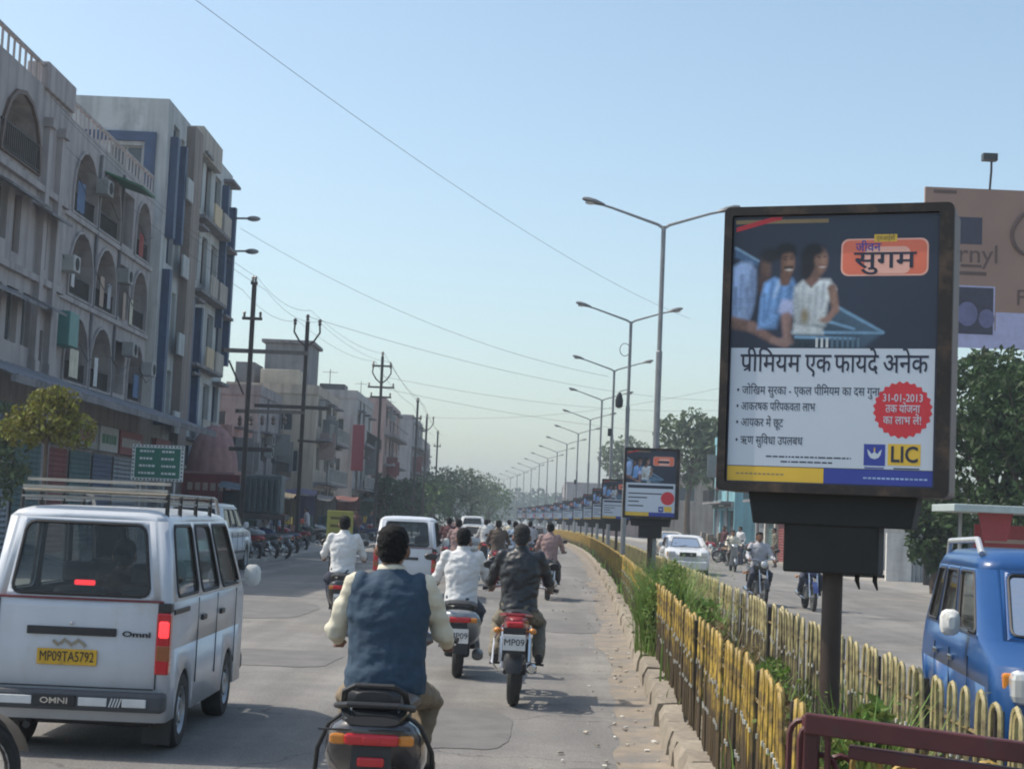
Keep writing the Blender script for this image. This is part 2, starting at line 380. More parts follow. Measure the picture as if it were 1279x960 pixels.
while y < 62:
    for side in (0, 1):
        if side and y > 45: continue
        o = place('kerb_stone', rng.choice(KM), KERB, kb)
        x = KX(y)+(rng.uniform(-.02, .025) if not side else MW-rng.uniform(0, .02))
        o.location = (x, y, rng.uniform(-.015, .015)); o.rotation_euler = (R(rng.uniform(-1, 1)), R(rng.uniform(-2, 2)), KA(y)+R(rng.uniform(-1.6, 1.6))+(math.pi if side else 0))
    y += .566
b = B()
for s0, s1 in ((0, .18), (MW, MW-.18)):
    for a, za, c, zc in ((s0, 0, s0, .2), (s0, .2, s1, .21), (s1, .21, s1, .1)):
        b.grid(lambda y, t: (KX(y)+lerp(a, c, t), y, lerp(za, zc, t)), frange(61.9 if s0 == 0 else 44.9, 300, 120), [0, 1], flip=s0 == 0)
q = b.build('kerb_run', KERB, kb); q['kind'] = 'stuff'
# litter by the kerb
b = B(); rng = random.Random(5)
for i in range(260):
    y = 5+rng.random()**1.6*45; x = KX(y)-abs(rng.gauss(0, .45)); s = rng.uniform(.006, .022); a = rng.random()*6.28
    b.obox((x, y, .016+s*.3), (s*2, s*rng.uniform(.6, 2), s*.6), Matrix.Rotation(a, 3, 'Z') @ Matrix.Rotation(rng.uniform(-.4, .4), 3, 'X'), rng.choice((0, 0, 0, 1)))
q = struct(b.build('litter', [mat('pebble', (.33, .29, .24), .9, isl=.4), mat('paper_scrap', (.62, .6, .55), .8, isl=.2)]), 'stuff'); q['label'] = 'pebbles and paper scraps strewn along the kerb'
# ------------------------------------------------------------------ hoop railings
YEL = mat('worn_yellow_paint', (.42, .275, .045), .6, var=.25, scale=9, rnd=.25, stain=(.06, .042, .03, 5, .475, .63))
PALE = mat('faded_cream_paint', (.38, .32, .15), .6, var=.25, scale=9, rnd=.25, stain=(.085, .06, .04, 5, .49, .65))
STUD = mat('bare_weld', (.62, .6, .52), .6, var=.3, scale=40)
def splash(m):
    N = m.node_tree.nodes; L = m.node_tree.links; p = N['Principled BSDF']; tc = N.new('ShaderNodeTexCoord'); sp = N.new('ShaderNodeSeparateXYZ'); L.new(tc.outputs['Object'], sp.inputs[0])
    oi = N.new('ShaderNodeObjectInfo'); ad = N.new('ShaderNodeVectorMath'); ad.operation = 'ADD'; L.new(tc.outputs['Object'], ad.inputs[0]); L.new(oi.outputs['Location'], ad.inputs[1])
    n = N.new('ShaderNodeTexNoise'); n.inputs['Scale'].default_value = 5; n.inputs['Detail'].default_value = 6; L.new(ad.outputs[0], n.inputs['Vector'])
    a = N.new('ShaderNodeMath'); a.operation = 'MULTIPLY_ADD'; a.inputs[1].default_value = .9; L.new(n.outputs[0], a.inputs[0]); s_ = N.new('ShaderNodeMath'); s_.operation = 'SUBTRACT'; s_.inputs[0].default_value = .12; L.new(sp.outputs[2], s_.inputs[1]); L.new(s_.outputs[0], a.inputs[2])
    r = N.new('ShaderNodeMapRange'); r.inputs[1].default_value = 0; r.inputs[2].default_value = .22; r.inputs[3].default_value = 0; r.inputs[4].default_value = .92; L.new(a.outputs[0], r.inputs[0])
    mx = N.new('ShaderNodeMix'); mx.data_type = 'RGBA'; L.new(r.outputs[0], mx.inputs['Factor']); L.new(p.inputs['Base Color'].links[0].from_socket, mx.inputs['A']); mx.inputs['B'].default_value = (.055, .038, .026, 1); L.new(mx.outputs['Result'], p.inputs['Base Color'])
splash(YEL); splash(PALE)
def hoopmesh(seed):
    r = random.Random(seed); b = B(); w_ = .05; h = .82; pts = [(0, -w_, 0), (0, -w_, h-w_)]
    for i in range(1, 6): a = math.pi*(1-i/6); pts.append((0, w_*math.cos(a), h-w_+w_*math.sin(a)*1.1))
    pts += [(0, w_, h-w_), (0, w_, 0)]
    b.tube(pts, .0125, 5)
    for z in (.30, .52):
        for s in (-1, 1):
            if r.random() < .75: b.obox((-.014, s*w_, z+r.uniform(-.03, .03)), (.01, .018, .022), mi=1)
    return b.mesh('hoop', smooth=True, sharp=50)
HM = [hoopmesh(i) for i in range(5)]
RAILM = mat('rail_paint', (.16, .115, .05), .6, .1, var=.35, scale=8)
POSTM = mat('tarred_post', (.045, .035, .028), .6, .2, var=.35, scale=8)
for row, off, paint, lab in (('a', .2, YEL, 'worn yellow hoop railing along the traffic side of the median'), ('b', MW-.2, PALE, 'faded cream hoop railing along the oncoming side of the median')):
    fr = thing('median_railing', lab, 'railing', (KX(8)+off, 8, 0), 0, 'railings of the median'); O = V((KX(8)+off, 8, 0)); rng = random.Random(row)
    y = 6.45; n = 0
    while n < 148:
        if rng.random() > .03:
            o = place('hoop', rng.choice(HM), [paint, STUD], fr, ob=True)
            dz = rng.uniform(-.014, .008)
            o.location = V((KX(y)+off+rng.uniform(-.012, .012), y+rng.uniform(-.015, .015), .21+dz))-O
            o.rotation_euler = (R(rng.gauss(0, .7)), R(rng.gauss(0, .9)), KA(y)+R(rng.gauss(0, 3)))
        y += .2; n += 1
    yend = y
    pm = B().obox((0, 0, .5), (.045, .045, 1.0)).mesh('railing_post', bev=.005)
    y = 6.9
    while y < 60:
        o = place('railing_post', pm, POSTM, fr); o.location = V((KX(y)+off+.03, y, 0))-O; o.rotation_euler = (R(rng.gauss(0, 1)), R(rng.gauss(0, 1.4)), 0); y += 1.4
    for z in (.36, .86):
        b = B(); b.tube([V((KX(q)+off+.018, q, z+.012*noise.noise(V((q, z, 0)))))-O for q in frange(6.35, 60, 80)], .011, 4); b.build('rail', RAILM, fr)
    b = B(); y = yend
    while y < 150:
        x = KX(y)+off; h = 1.0+rng.uniform(-.03, .02)
        p = [V((x, y-.048, .2)), V((x, y-.048, h-.03)), V((x, y, h)), V((x, y+.048, h-.03)), V((x, y+.048, .2))]
        b.tube([q-O for q in p], .0135, 3, cap=False); y += .2 if y < 80 else .3
    o = b.build('far_hoops', paint, fr); o['kind'] = 'stuff'
# end of the median closed by a maroon cross rail
MAROON = mat('maroon_paint', (.075, .016, .018), .5, var=.3, scale=6, stain=(.05, .035, .03, 9, .55, .7))
e = thing('cross_barrier', 'dark maroon two-rail barrier closing the end of the median', 'barrier', (1.5, 6.1, 0)); O = V((1.5, 6.1, 0))
for (a, c, hh) in (((1005, 902), (1300, 942), .075), ((1060, 938), (1300, 972), .05), ((1005, 1075), (1300, 1110), .05)):
    b = B(); b.beam(at(a[0], a[1], 6.15)-O, at(c[0], c[1], 5.95)-O, .05, hh); b.build('rail', MAROON, e, bev=.006)
for x in (at(1012, 900, 6.17), at(1330, 940, 5.93)):
    b = B(); b.beam((x.x-1.5, x.y-6.1, .0), (x.x-1.5, x.y-6.1, x.z+.02), .055, .055); b.build('post', MAROON, e, bev=.006)
rng = random.Random(2)
for i, px in enumerate((1000, 1018, 1038, 1064, 1092, 1120, 1150, 1185, 1220)):
    q = at(px, 940, 6.21); o = place('hoop', HM[i % 5], [MAROON if i < 4 else YEL, STUD if i > 3 else MAROON], e, ob=True)
    o.location = (q.x-1.5, q.y-6.1, .04+rng.uniform(-.02, .04)+(0.10 if i in (0,1) else 0)); o.rotation_euler = (R(rng.gauss(0, 2)), R(rng.gauss(0, 3)), R(80+rng.uniform(-8, 8)))
# ------------------------------------------------------------------ street lamps on the median
LAMPGREY = mat('lamp_post_paint', (.23, .24, .25), .55, .3, var=.2, scale=3)
LAMPHEAD = mat('lamp_head', (.16, .165, .17), .5, .3)
LAMPGLASS = mat('lamp_bowl', (.5, .5, .48), .3)
LH, LS, L0 = 7.9, 16.8, 34.7
def make_lamp():
    t = thing('street_lamp', '', 'street lamp')
    b = B(); b.tube([(0, 0, 0), (0, 0, 2.6), (0, 0, 2.62), (0, 0, 5.2), (0, 0, 5.22), (0, 0, LH)], [.085, .085, .068, .068, .052, .05], 10); b.build('pole', LAMPGREY, t, smooth=True)
    b = B(); b.box(-.15, .15, -.15, .15, 0, .25); b.build('base', LAMPGREY, t, bev=.02)
    for s, out, up in ((-1, 1.57, .5), (1, 1.42, .42)):
        b = B(); b.tube([(0, 0, LH-.05), (s*.12, 0, LH+.03), (s*(out-.45), 0, LH+up*.72), (s*(out-.2), 0, LH+up*.86)], [.035, .032, .026, .024], 8); arm = b.build('arm', LAMPGREY, t, smooth=True)
        d = V((s*.42, 0, .11)); c = V((s*(out-.25), 0, LH+up*.84)); rs = []
        for k, (f, rw, rh) in enumerate(((-.1, .035, .035), (.05, .06, .05), (.35, .095, .075), (.75, .1, .075), (1., .075, .045), (1.06, .03, .02))):
            p = c+d*f; rs.append([p+V((-.1*rh*math.sin(q)*s, rw*math.cos(q), rh*math.sin(q)*(1 if math.sin(q) > 0 else .55))) for q in [2*math.pi*j/10 for j in range(10)]])
        b = B(); b.rings(rs); hd = b.build('lamp_head', LAMPHEAD, t, smooth=True, merge=True)
        b = B(); b.ball(c+d*.6+V((0, 0, -.035)), (.13, .07, .04), 10, 6); b.build('lamp_bowl', LAMPGLASS, hd, smooth=True)
    return t
lamp = make_lamp()
for i in range(15):
    y = L0+LS*i; o = lamp if i == 0 else copy_tree(lamp)
    o.location = (KX(y)+.66+(.12 if i == 0 else 0), y, .17); o.rotation_euler = (0, 0, KA(y))
    o['label'] = ('grey double-arm street lamp towering behind the big roadside poster' if i == 0 else 'double-arm street lamp with a wire ring on its pole' if i == 1 else
                  f'{ORD[i]} double-arm lamp in the row receding along the median'); o['group'] = 'street lamps along the median'
    if i == 1:
        b = B(); b.tube([(-.16+.16*math.cos(a), 0, 7.0+.2*math.sin(a)) for a in [2*math.pi*k/16 for k in range(16)]], .012, 5, closed=True); b.build('wire_ring', DARKMETAL, o)
        b = B(); b.sloft([(5.15, 0, .05, .05), (5.2, 0, .12, .1), (5.4, 0, .13, .11), (5.6, 0, .07, .06), (5.65, 0, .03, .03)], axis='Z', n=10); q = b.build('hanging_lantern', BLACK, o, smooth=True); q.location = (-.28, 0, 0)
        b = B(); b.tube([(0, 0, 5.75), (-.28, 0, 5.68)], .012, 5); b.build('lantern_bracket', DARKMETAL, o)
    if i in (2, 5): b = B(); b.obox((-.1, -.05, 5.9-.6*i/2), (.16, .12, .32)); b.build('junction_box', BLACK, o, bev=.01)
# ------------------------------------------------------------------ advertising kiosks on the median
FRAME = mat('rusty_frame', (.02, .016, .015), .6, .2, var=.3, scale=6, stain=(.1, .065, .045, 5, .5, .72))
CASING = mat('casing_paint', (.17, .13, .12), .6, var=.2, scale=4, stain=(.1, .07, .06, 4, .5, .7))
UNDER = mat('black_board', (.013, .0125, .012), .75, var=.3, scale=5)
POLEB = mat('brown_pole', (.04, .026, .021), .6, .1, var=.3, scale=6)
PNAVY = mat('print_navy', (.018, .024, .05), .35, var=.25, scale=3); PWHITE = mat('print_white', (.5, .56, .64), .35, var=.04, scale=2)
PORANGE = mat('print_orange', (.72, .17, .1), .35, var=.08); PPINK = mat('print_peach', (.78, .42, .34), .35, var=.05); PRED = mat('print_red', (.55, .03, .045), .35, var=.06)
PYEL = mat('print_yellow', (.68, .44, .05), .35, var=.06); PBLUE = mat('print_blue', (.03, .05, .3), .35, var=.08)
PSKY = mat('print_light_blue', (.3, .42, .62), .35, var=.25, scale=14); PSKY2 = mat('print_mid_blue', (.12, .27, .52), .35, var=.3, scale=14); PSKIN = mat('print_skin', (.25, .14, .1), .35, var=.25, scale=16)
PSHIRT = mat('print_shirt', (.56, .6, .62), .35, var=.2, scale=14); PTEAL = mat('print_steel_blue', (.09, .16, .23), .35, var=.25, scale=8); PHAIR = mat('print_dark', (.012, .012, .018), .4)
PGOLD = mat('print_gold', (.28, .2, .1), .4); PINKT = mat('print_ink', (.02, .025, .05), .5)
KW, KH, KB, KD = 1.165, 1.475, 1.895, .34           # kiosk casing: width, height, underside, depth
PX = (KW-.125)/246; PZ = (KH-.1)/331
PIC = []
def picture():
    "printed photograph on the poster: colours at the points of a fine flat sheet"
    if PIC: return PIC[0]
    xs = np.arange(0, 246.1, 1.0); zs_ = np.arange(166.5, 331.1, 1.0); X, Y = np.meshgrid(xs, zs_, indexing='ij'); rs = np.random.RandomState(3)
    C = np.zeros(X.shape+(3,)); C[:] = (.014, .02, .04); C += (np.clip((Y-200)/130, 0, 1)*.006)[..., None]+(np.clip((130-abs(X-150))/130, 0, 1)*.008)[..., None]*np.array((.6, .8, 1.2))
    nz = sum(np.kron(rs.rand(int(X.shape[0]/k)+2, int(X.shape[1]/k)+2), np.ones((k, k)))[:X.shape[0], :X.shape[1]]*w_ for k, w_ in ((3, .5), (7, .5)))
    def poly_sd(pts):
        d = np.full(X.shape, 1e9); ins = np.zeros(X.shape, bool); n = len(pts)
        for q in range(n):
            (ax, ay), (bx, by) = pts[q], pts[(q+1) % n]; ex, ey = bx-ax, by-ay; t = np.clip(((X-ax)*ex+(Y-ay)*ey)/(ex*ex+ey*ey+1e-9), 0, 1)
            d = np.minimum(d, np.hypot(X-ax-t*ex, Y-ay-t*ey)); c = ((ay > Y) != (by > Y)) & (X < (bx-ax)*(Y-ay)/(by-ay+1e-9)+ax); ins ^= c
        return np.where(ins, d, -d)
    def lay(sd_, col, soft=1.6, shade=0., light=(0, 0), grain=.18, a=1.):
        al = np.clip(sd_/soft*.5+.5, 0, 1)*a; k = 1+shade*np.clip(light[0]*(X-X[al > .5].mean())/12+light[1]*(Y-Y[al > .5].mean())/18, -1, 1)+grain*(nz-.5)*2
        C[:] = C*(1-al[..., None])+np.array(col)*np.clip(k, .2, 2)[..., None]*al[..., None]
    def el(cx, cy, rx, ry): return (1-np.hypot((X-cx)/rx, (Y-cy)/ry))*min(rx, ry)
    def cap(ax, ay, bx, by, r0, r1): ex, ey = bx-ax, by-ay; t = np.clip(((X-ax)*ex+(Y-ay)*ey)/(ex*ex+ey*ey), 0, 1); return r0+(r1-r0)*t-np.hypot(X-ax-t*ex, Y-ay-t*ey)
    lay(poly_sd([(70, 166), (74, 186), (116, 201), (129, 217), (160, 201), (184, 186), (160, 166)]), (.03, .055, .085), 3, .5, (.3, .6))
    for a_, b_ in (((74, 186), (184, 185)), ((129, 217), (184, 186)), ((116, 200), (150, 190)), ((80, 180), (150, 178))): lay(cap(*a_, *b_, 1.6, 1.0), (.16, .3, .45), 1.6)
    lay(poly_sd([(2, 292), (32, 275), (31, 268), (2, 280)]), (.06, .12, .22), 2); lay(cap(3, 292, 32, 275, 1.2, .8), (.25, .4, .55), 1.5)
    lay(cap(38, 190, 40, 250, 7, 6), (.01, .012, .02), 3)
    lay(el(40, 265, 7, 15), (.085, .05, .042), 3, .5, (1, .3)); lay(el(45, 282, 11, 9), (.01, .01, .014), 3); lay(cap(36, 252, 40, 240, 6, 8), (.05, .03, .03), 3)
    lay(poly_sd([(0, 202), (0, 268), (10, 274), (22, 273), (29, 264), (30, 240), (27, 215), (22, 200)]), (.26, .36, .56), 3, .35, (-.8, .4))
    for a_ in ((24, 262, 26, 222), (12, 256, 10, 214), (18, 240, 22, 206), (4, 240, 5, 208)): lay(cap(*a_, 1.6, .8), (.14, .2, .36), 3)
    lay(cap(0, 198, 26, 192, 8, 6.5), (.15, .085, .07), 2.5, .5, (0, 1)); lay(cap(26, 192, 52, 176, 6.5, 4.5), (.17, .1, .085), 2.5, .5, (0, 1)); lay(cap(52, 176, 68, 170, 4.5, 3), (.2, .125, .11), 2)
    lay(poly_sd([(33, 190), (36, 228), (40, 247), (52, 254), (62, 250), (74, 253), (82, 240), (80, 212), (60, 206), (56, 190)]), (.13, .26, .5), 3, .45, (-.6, .5))
    for a_ in ((50, 248, 44, 206), (60, 244, 56, 210), (72, 246, 70, 222), (40, 232, 40, 200)): lay(cap(*a_, 1.8, 1), (.05, .12, .27), 3.5)
    lay(cap(58, 248, 52, 230, 2.4, 1.2), (.3, .42, .6), 2.5); lay(poly_sd([(58, 212), (62, 226), (76, 226), (78, 208), (68, 203)]), (.3, .34, .52), 3, .4, (-.5, .4)); lay(cap(68, 204, 70, 178, 6.5, 5), (.2, .125, .115), 2.5, .5, (-1, 0)); lay(el(66, 174, 10, 5), (.2, .13, .12), 2.5)
    lay(cap(66, 262, 65, 250, 6, 6.5), (.12, .065, .05), 2); lay(el(65, 285, 12.5, 10.5), (.008, .008, .012), 2.5); lay(el(67.5, 272, 8.4, 15), (.16, .085, .06), 2.2, .55, (.9, .3)); lay(el(65, 291, 10.5, 6), (.008, .008, .012), 2.5)
    lay(el(64.5, 277, 2, 1.1), (.02, .015, .015), 1.4); lay(el(72, 277.5, 1.8, 1.1), (.02, .015, .015), 1.4); lay(cap(62.5, 280, 67, 280.5, .7, .6), (.015, .01, .012), 1.2); lay(cap(70, 280.8, 74, 280.5, .6, .5), (.015, .01, .012), 1.2); lay(el(68.6, 272.5, 1.6, 3), (.21, .12, .09), 1.8); lay(cap(65, 266.5, 73, 267, 1.5, 1.3), (.02, .014, .014), 1.3); lay(el(69.2, 263.6, 3, 1), (.5, .48, .46), 1.2)
    lay(el(97, 279, 13.5, 16), (.008, .008, .012), 3); lay(el(92, 262, 9, 12), (.01, .009, .013), 4); lay(cap(105, 262, 100, 249, 5.5, 6.5), (.13, .075, .06), 2.2)
    lay(el(108, 275, 8, 15), (.2, .115, .085), 2.2, .5, (.9, .2)); lay(el(101, 288, 10, 7), (.008, .008, .012), 3); lay(el(105.5, 279, 1.7, 1), (.02, .015, .015), 1.3); lay(el(112, 279.5, 1.5, 1), (.02, .015, .015), 1.3); lay(el(110.6, 274.5, 1.4, 2.6), (.25, .15, .11), 1.6); lay(el(109.6, 267, 3, 1.2), (.55, .5, .48), 1.2); lay(cap(106.4, 268.2, 112.6, 268.6, .5, .5), (.2, .05, .05), 1)
    lay(poly_sd([(76, 226), (77, 242), (87, 250), (97, 243), (106, 251), (119, 251), (127, 239), (117, 221), (115, 194), (78, 194)]), (.44, .48, .5), 3, .35, (.3, .5))
    for a_ in ((88, 244, 86, 204), (104, 240, 102, 206), (112, 244, 110, 216), (80, 232, 82, 200), (96, 232, 95, 200)): lay(cap(*a_, 1.6, .9), (.25, .29, .33), 3.5)
    lay(poly_sd([(89, 250), (97, 241), (106, 251), (100, 256)]), (.16, .09, .075), 2); lay(cap(122, 240, 127, 214, 5.5, 4.2), (.2, .12, .095), 2.2, .4, (.8, 0)); lay(cap(127, 214, 118, 202, 4.2, 3.4), (.22, .13, .105), 2); lay(el(114, 201, 6, 3.4), (.22, .14, .115), 2)
    lay(poly_sd([(76, 184), (77, 196), (112, 192), (113, 183)]), (.38, .42, .44), 2.5); lay(el(90, 206, 5, 9), (.2, .17, .11), 3)
    n0, n1 = X.shape; vs_ = np.stack([X, np.zeros_like(X), Y], -1).reshape(-1, 3); I = np.arange(n0*n1).reshape(n0, n1)
    fs_ = np.stack([I[:-1, :-1], I[1:, :-1], I[1:, 1:], I[:-1, 1:]], -1).reshape(-1, 4)
    me = bpy.data.meshes.new('picture'); me.from_pydata(vs_.tolist(), [], fs_.tolist()); ca = me.color_attributes.new('Print', 'FLOAT_COLOR', 'POINT')
    ca.data.foreach_set('color', np.concatenate([np.clip(C*1.25, 0, 1).reshape(-1, 3), np.ones((n0*n1, 1))], 1).astype(np.float32).ravel())
    m = mat('printed_picture', (.1, .1, .1), .35, var=0.); N = m.node_tree.nodes; at_ = N.new('ShaderNodeAttribute'); at_.attribute_name = 'Print'; m.node_tree.links.new(at_.outputs['Color'], N['Principled BSDF'].inputs['Base Color'])
    me.materials.append(m); PIC.append(me); return me
def kiosk(full=True):
    t = thing('advertising_kiosk', '', 'kiosk')
    b = B(); b.tube([(0, 0, 0), (0, 0, KB-.3)], .052, 12); b.build('pole', POLEB, t, smooth=True)
    b = B(); b.box(-.24, .24, -.1, .12, KB-.40, KB-.1); b.build('ballast_box', UNDER, t, bev=.01)
    b = B(); b.prism([(-.40, KB-.16), (.40, KB-.16), (.43, KB+.01), (-.43, KB+.01)], lambda a, c, d: (a, d, c), -.11, .13); b.build('support_tray', UNDER, t, bev=.008)
    if full:
        for x in (.12, .21): b = B(); b.tube([(x, .05, KB-.36), (x-.004, .05, KB-.43), (x+.01, .05, KB-.475)], [.016, .013, .005], 6); b.build('hanging_bracket', UNDER, t)
    # casing, frame ring with rounded upper corners
    out = rrect(-KW/2, KW/2, KB, KB+KH, .032, 3)
    b = B(); b.prism(out, lambda a, c, d: (a, d, c), -KD/2+.03, KD/2); b.build('casing', CASING, t, bev=.008)
    inn = rrect(-KW/2+.042, KW/2-.07, KB+.045, KB+KH-.045, .012, 3); n = len(out)
    f = B()
    rs = [[(a, -KD/2+.03, c) for a, c in out], [(a, -KD/2-.012, c) for a, c in out], [(a, -KD/2-.012, c) for a, c in inn], [(a, -KD/2+.02, c) for a, c in inn]]
    f.rings(rs, cap=False); f.build('frame', FRAME, t, merge=True)
    # poster: flat print, lower left corner of the sheet is (0,0), one unit = one reference pixel
    x0, z0, yb = -KW/2+.048, KB+.05, -KD/2+.012
    def put(x, z, l): return (x0+x*PX, yb-.0004*l, z0+z*PZ)
    sheet = B(); sheet.add([put(-1, -1, 0), put(247, -1, 0), put(247, 331, 0), put(-1, 331, 0)], [(0, 1, 2, 3)]); po = sheet.build('poster', PNAVY, t)
    def poly(name, m, pts, l):
        q = B(); q.add([put(x, z, l) for x, z in pts], [tuple(range(len(pts)))]); return q.build(name, m, po)
    def rect(name, m, a, c, d, e_, l): return poly(name, m, [(a, d), (c, d), (c, e_), (a, e_)], l)
    rect('white_panel', PWHITE, 1, 245, 20, 166, 1)
    rect('yellow_band', PYEL, 1, 118, 1, 19, 1); rect('blue_band', PBLUE, 118.3, 245, 1, 19, 1)
    poly('starburst', PRED, [(209+(35 if k % 2 else 32)*math.cos(k*math.pi/24), 92+(35 if k % 2 else 32)*math.sin(k*math.pi/24)) for k in range(48)], 2)
    poly('title_border', PPINK, rrect(132, 235, 255, 301, 9), 2); poly('title_panel', PORANGE, rrect(134, 233, 257, 299, 8), 3); poly('title_glow', PPINK, rrect(160, 214, 257.5, 291, 8), 4)
    # the picture: three people and a car bonnet
    pc = picture(); pm_ = bpy.data.objects.new('picture', pc); COL.objects.link(pm_); pm_.parent = po; pm_.location = put(0, 0, 1); pm_.scale = (PX, 1, PZ)
    rect('gold_strip', PGOLD, 2, 116, 322, 327, 2); poly('corner_flash', PRED, [(3, 312), (3, 318), (46, 330), (60, 330), (58, 326), (50, 325)], 3)
    for k in range(9): rect('grille_bar', PSHIRT if k < 3 else PTEAL, 104+k*6.2, 107+k*6.2, 167, 179, 3)
    rect('logo_square', PBLUE, 165, 190, 24, 50, 2); rect('logo_square', PYEL, 193, 231, 25, 51, 2)
    poly('emblem_hands', PWHITE, [(177.5, 32), (173, 33.5), (170.5, 37), (169, 44), (172, 41), (174, 38), (176.5, 40), (177.5, 44), (178.5, 40), (181, 38), (183, 41), (186, 44), (184.5, 37), (182, 33.5)], 3)
    poly('emblem_flame', PYEL, [(177.5, 40.5), (176.5, 43), (177.5, 47), (178.5, 43)], 4)
    rect('logo_caption', PBLUE, 166, 189, 20.6, 22.2, 2); rect('logo_caption', PINKT, 200, 230, 20.6, 22.2, 2)
    if not full:
        for (a, c, d, e_) in ((12, 236, 140, 156), (14, 180, 110, 116), (14, 108, 90, 96), (14, 68, 70, 76), (14, 90, 48, 54)): rect('text_line', PINKT, a, c, d, e_, 2)
        rect('title_lettering', PINKT, 156, 212, 268, 280, 5)
        return t
    def vis(tx):
        l = list(tx)
        for k in range(1, len(l)):
            if l[k] == 'ि': l[k-1], l[k] = l[k], l[k-1]
        return ''.join(l)
    def words(txt, x, z, h, m, l, align='LEFT', fit=None, bold=0., nm='lettering'):
        me = text_mesh(txt, h*PZ, nm, ext=.0001, bold=bold, align=align)
        if fit:
            xs = [v.co.x for v in me.vertices]; wd = max(xs)-min(xs); me.transform(Matrix.Diagonal((fit*PX/wd, 1, 1, 1)))
            if align == 'LEFT': me.transform(Matrix.Translation((-min(v.co.x for v in me.vertices), 0, 0)))
        me.transform(STAND); me.transform(Matrix.Translation(put(x, z, l))); place(nm, me, m, po)
    words('पीमिियम'.replace('मिि', 'िम'), 13, 147, 33, PINKT, 3, fit=74, bold=.0016); poly('lettering', PINKT, [(17, 139), (25, 143.5), (26, 141), (18.5, 137)], 3)
    words('एक', 92, 147, 33, PINKT, 3, fit=32, bold=.0016); words('फायदे', 127, 147, 33, PINKT, 3, fit=53, bold=.0016); words('अनेक', 185, 147, 33, PINKT, 3, fit=53, bold=.0016)
    for txt, z, fit in (('• जोखिम सुरका - एकल पीमियम का दस गुना', 113, 172), ('• आकरषक परिपकवता लाभ', 93, 96), ('• आयकर में छूट', 73, 58), ('• ऋण सुविधा उपलबध', 51, 82)): words(vis(txt), 10, z, 15, PINKT, 3, fit=fit, bold=.0004)
    words('31-01-2013', 209, 106, 13, PWHITE, 4, 'CENTER', fit=46, bold=.0004); words('तक योजना', 209, 93, 14, PWHITE, 4, 'CENTER', fit=40, bold=.0004); words('का लाभ लें!', 209, 79, 14, PWHITE, 4, 'CENTER', fit=44, bold=.0004)
    words('LIC', 212, 37.5, 27, PINKT, 4, 'CENTER', fit=31, bold=.0022)
    words('सुगम', 184, 274, 30, PINKT, 6, 'CENTER', fit=74, bold=.0016); words('जीवन', 164, 290, 15, PBLUE, 6, 'CENTER', fit=30, bold=.0008)
    rect('yellow_tab', PYEL, 171, 198, 297, 306, 5); words('एलआईसी', 184.5, 301, 8, PINKT, 6, 'CENTER', fit=22)
    for a, c, z in ((48, 150, 31), (66, 128, 25)):
        x = a
        while x < c:
            k = 2+((x*37) % 7); rect('fine_print', PINKT, x, min(x+k, c), z, z+1.8, 2); x += k+1.3
    x = 12
    while x < 66: rect('band_text', PGOLD, x, x+4, 9, 11, 2); x += 5.4
    x = 165
    while x < 236: rect('band_text', PSKY, x, x+4, 8, 10, 2); x += 5.4
    return t
k1 = kiosk(True); q = at(1037, 830, 8.45); k1.location = (q.x, 8.45, 0); k1.rotation_euler = (0, 0, R(-20))
k1['label'] = 'large advertising kiosk in front, with insurance poster in Hindi, on a brown pole'; k1['group'] = 'advertising kiosks on the median'
kk = kiosk(False); first = True
for i, y in enumerate((34.6, 60, 77, 94, 111, 128, 145, 162, 180, 200, 222)):
    o = kk if first else copy_tree(kk); first = False
    o.location = (KX(y)+.72, y, -.06); o.rotation_euler = (0, 0, R(-6)+KA(y)); o['group'] = 'advertising kiosks on the median'
    o['label'] = 'second advertising kiosk down the median, same poster seen small beside the lamp pole' if i == 0 else f'{ORD[i+1]} advertising kiosk in the row along the median'
# ------------------------------------------------------------------ buildings
def wallmat(name, col, streak=.35): return mat(name, col, .85, var=.14, scale=.9, streak=streak, bump=.15, bscale=14, stain=(col[0]*.55, col[1]*.55, col[2]*.55, .8, .56, .8))
DARKIN = mat('dark_interior', (.03, .028, .027), .9, var=.4, scale=2)
PANE = mat('window_pane', (.05, .06, .07), .12, var=.4, scale=2, spec=.7)
WFRAME = mat('window_frame_paint', (.34, .34, .33), .6, rnd=.2)
BROWNF = mat('brown_frame', (.12, .07, .05), .6, rnd=.2)
BLUEF = mat('blue_trim', (.035, .07, .15), .6, var=.2, scale=1.5, streak=.3)
SHUT = mat('roller_shutter', (.22, .24, .27), .5, .3, var=.2, scale=2, rnd=.25, streak=.3)
IRON = mat('iron_railing', (.035, .03, .03), .6, .3)
SLAB = mat('weathered_slab', (.2, .19, .2), .85, var=.25, scale=1.5, streak=.4)
Z = V((0, 0, 1))
def facemap(O, S, N):
    O = V(O); S = V(S); N = V(N)
    return lambda s, t, d=0: O+S*s+Z*t-N*d
def fbox(b, fn, s0, s1, t0, t1, d0, d1, mi=0):
    vs_ = [fn(s, t, d) for d in (d0, d1) for s, t in ((s0, t0), (s1, t0), (s1, t1), (s0, t1))]
    b.add(vs_, [(0, 1, 2, 3), (7, 6, 5, 4), (0, 4, 5, 1), (1, 5, 6, 2), (2, 6, 7, 3), (3, 7, 4, 0)], mi)
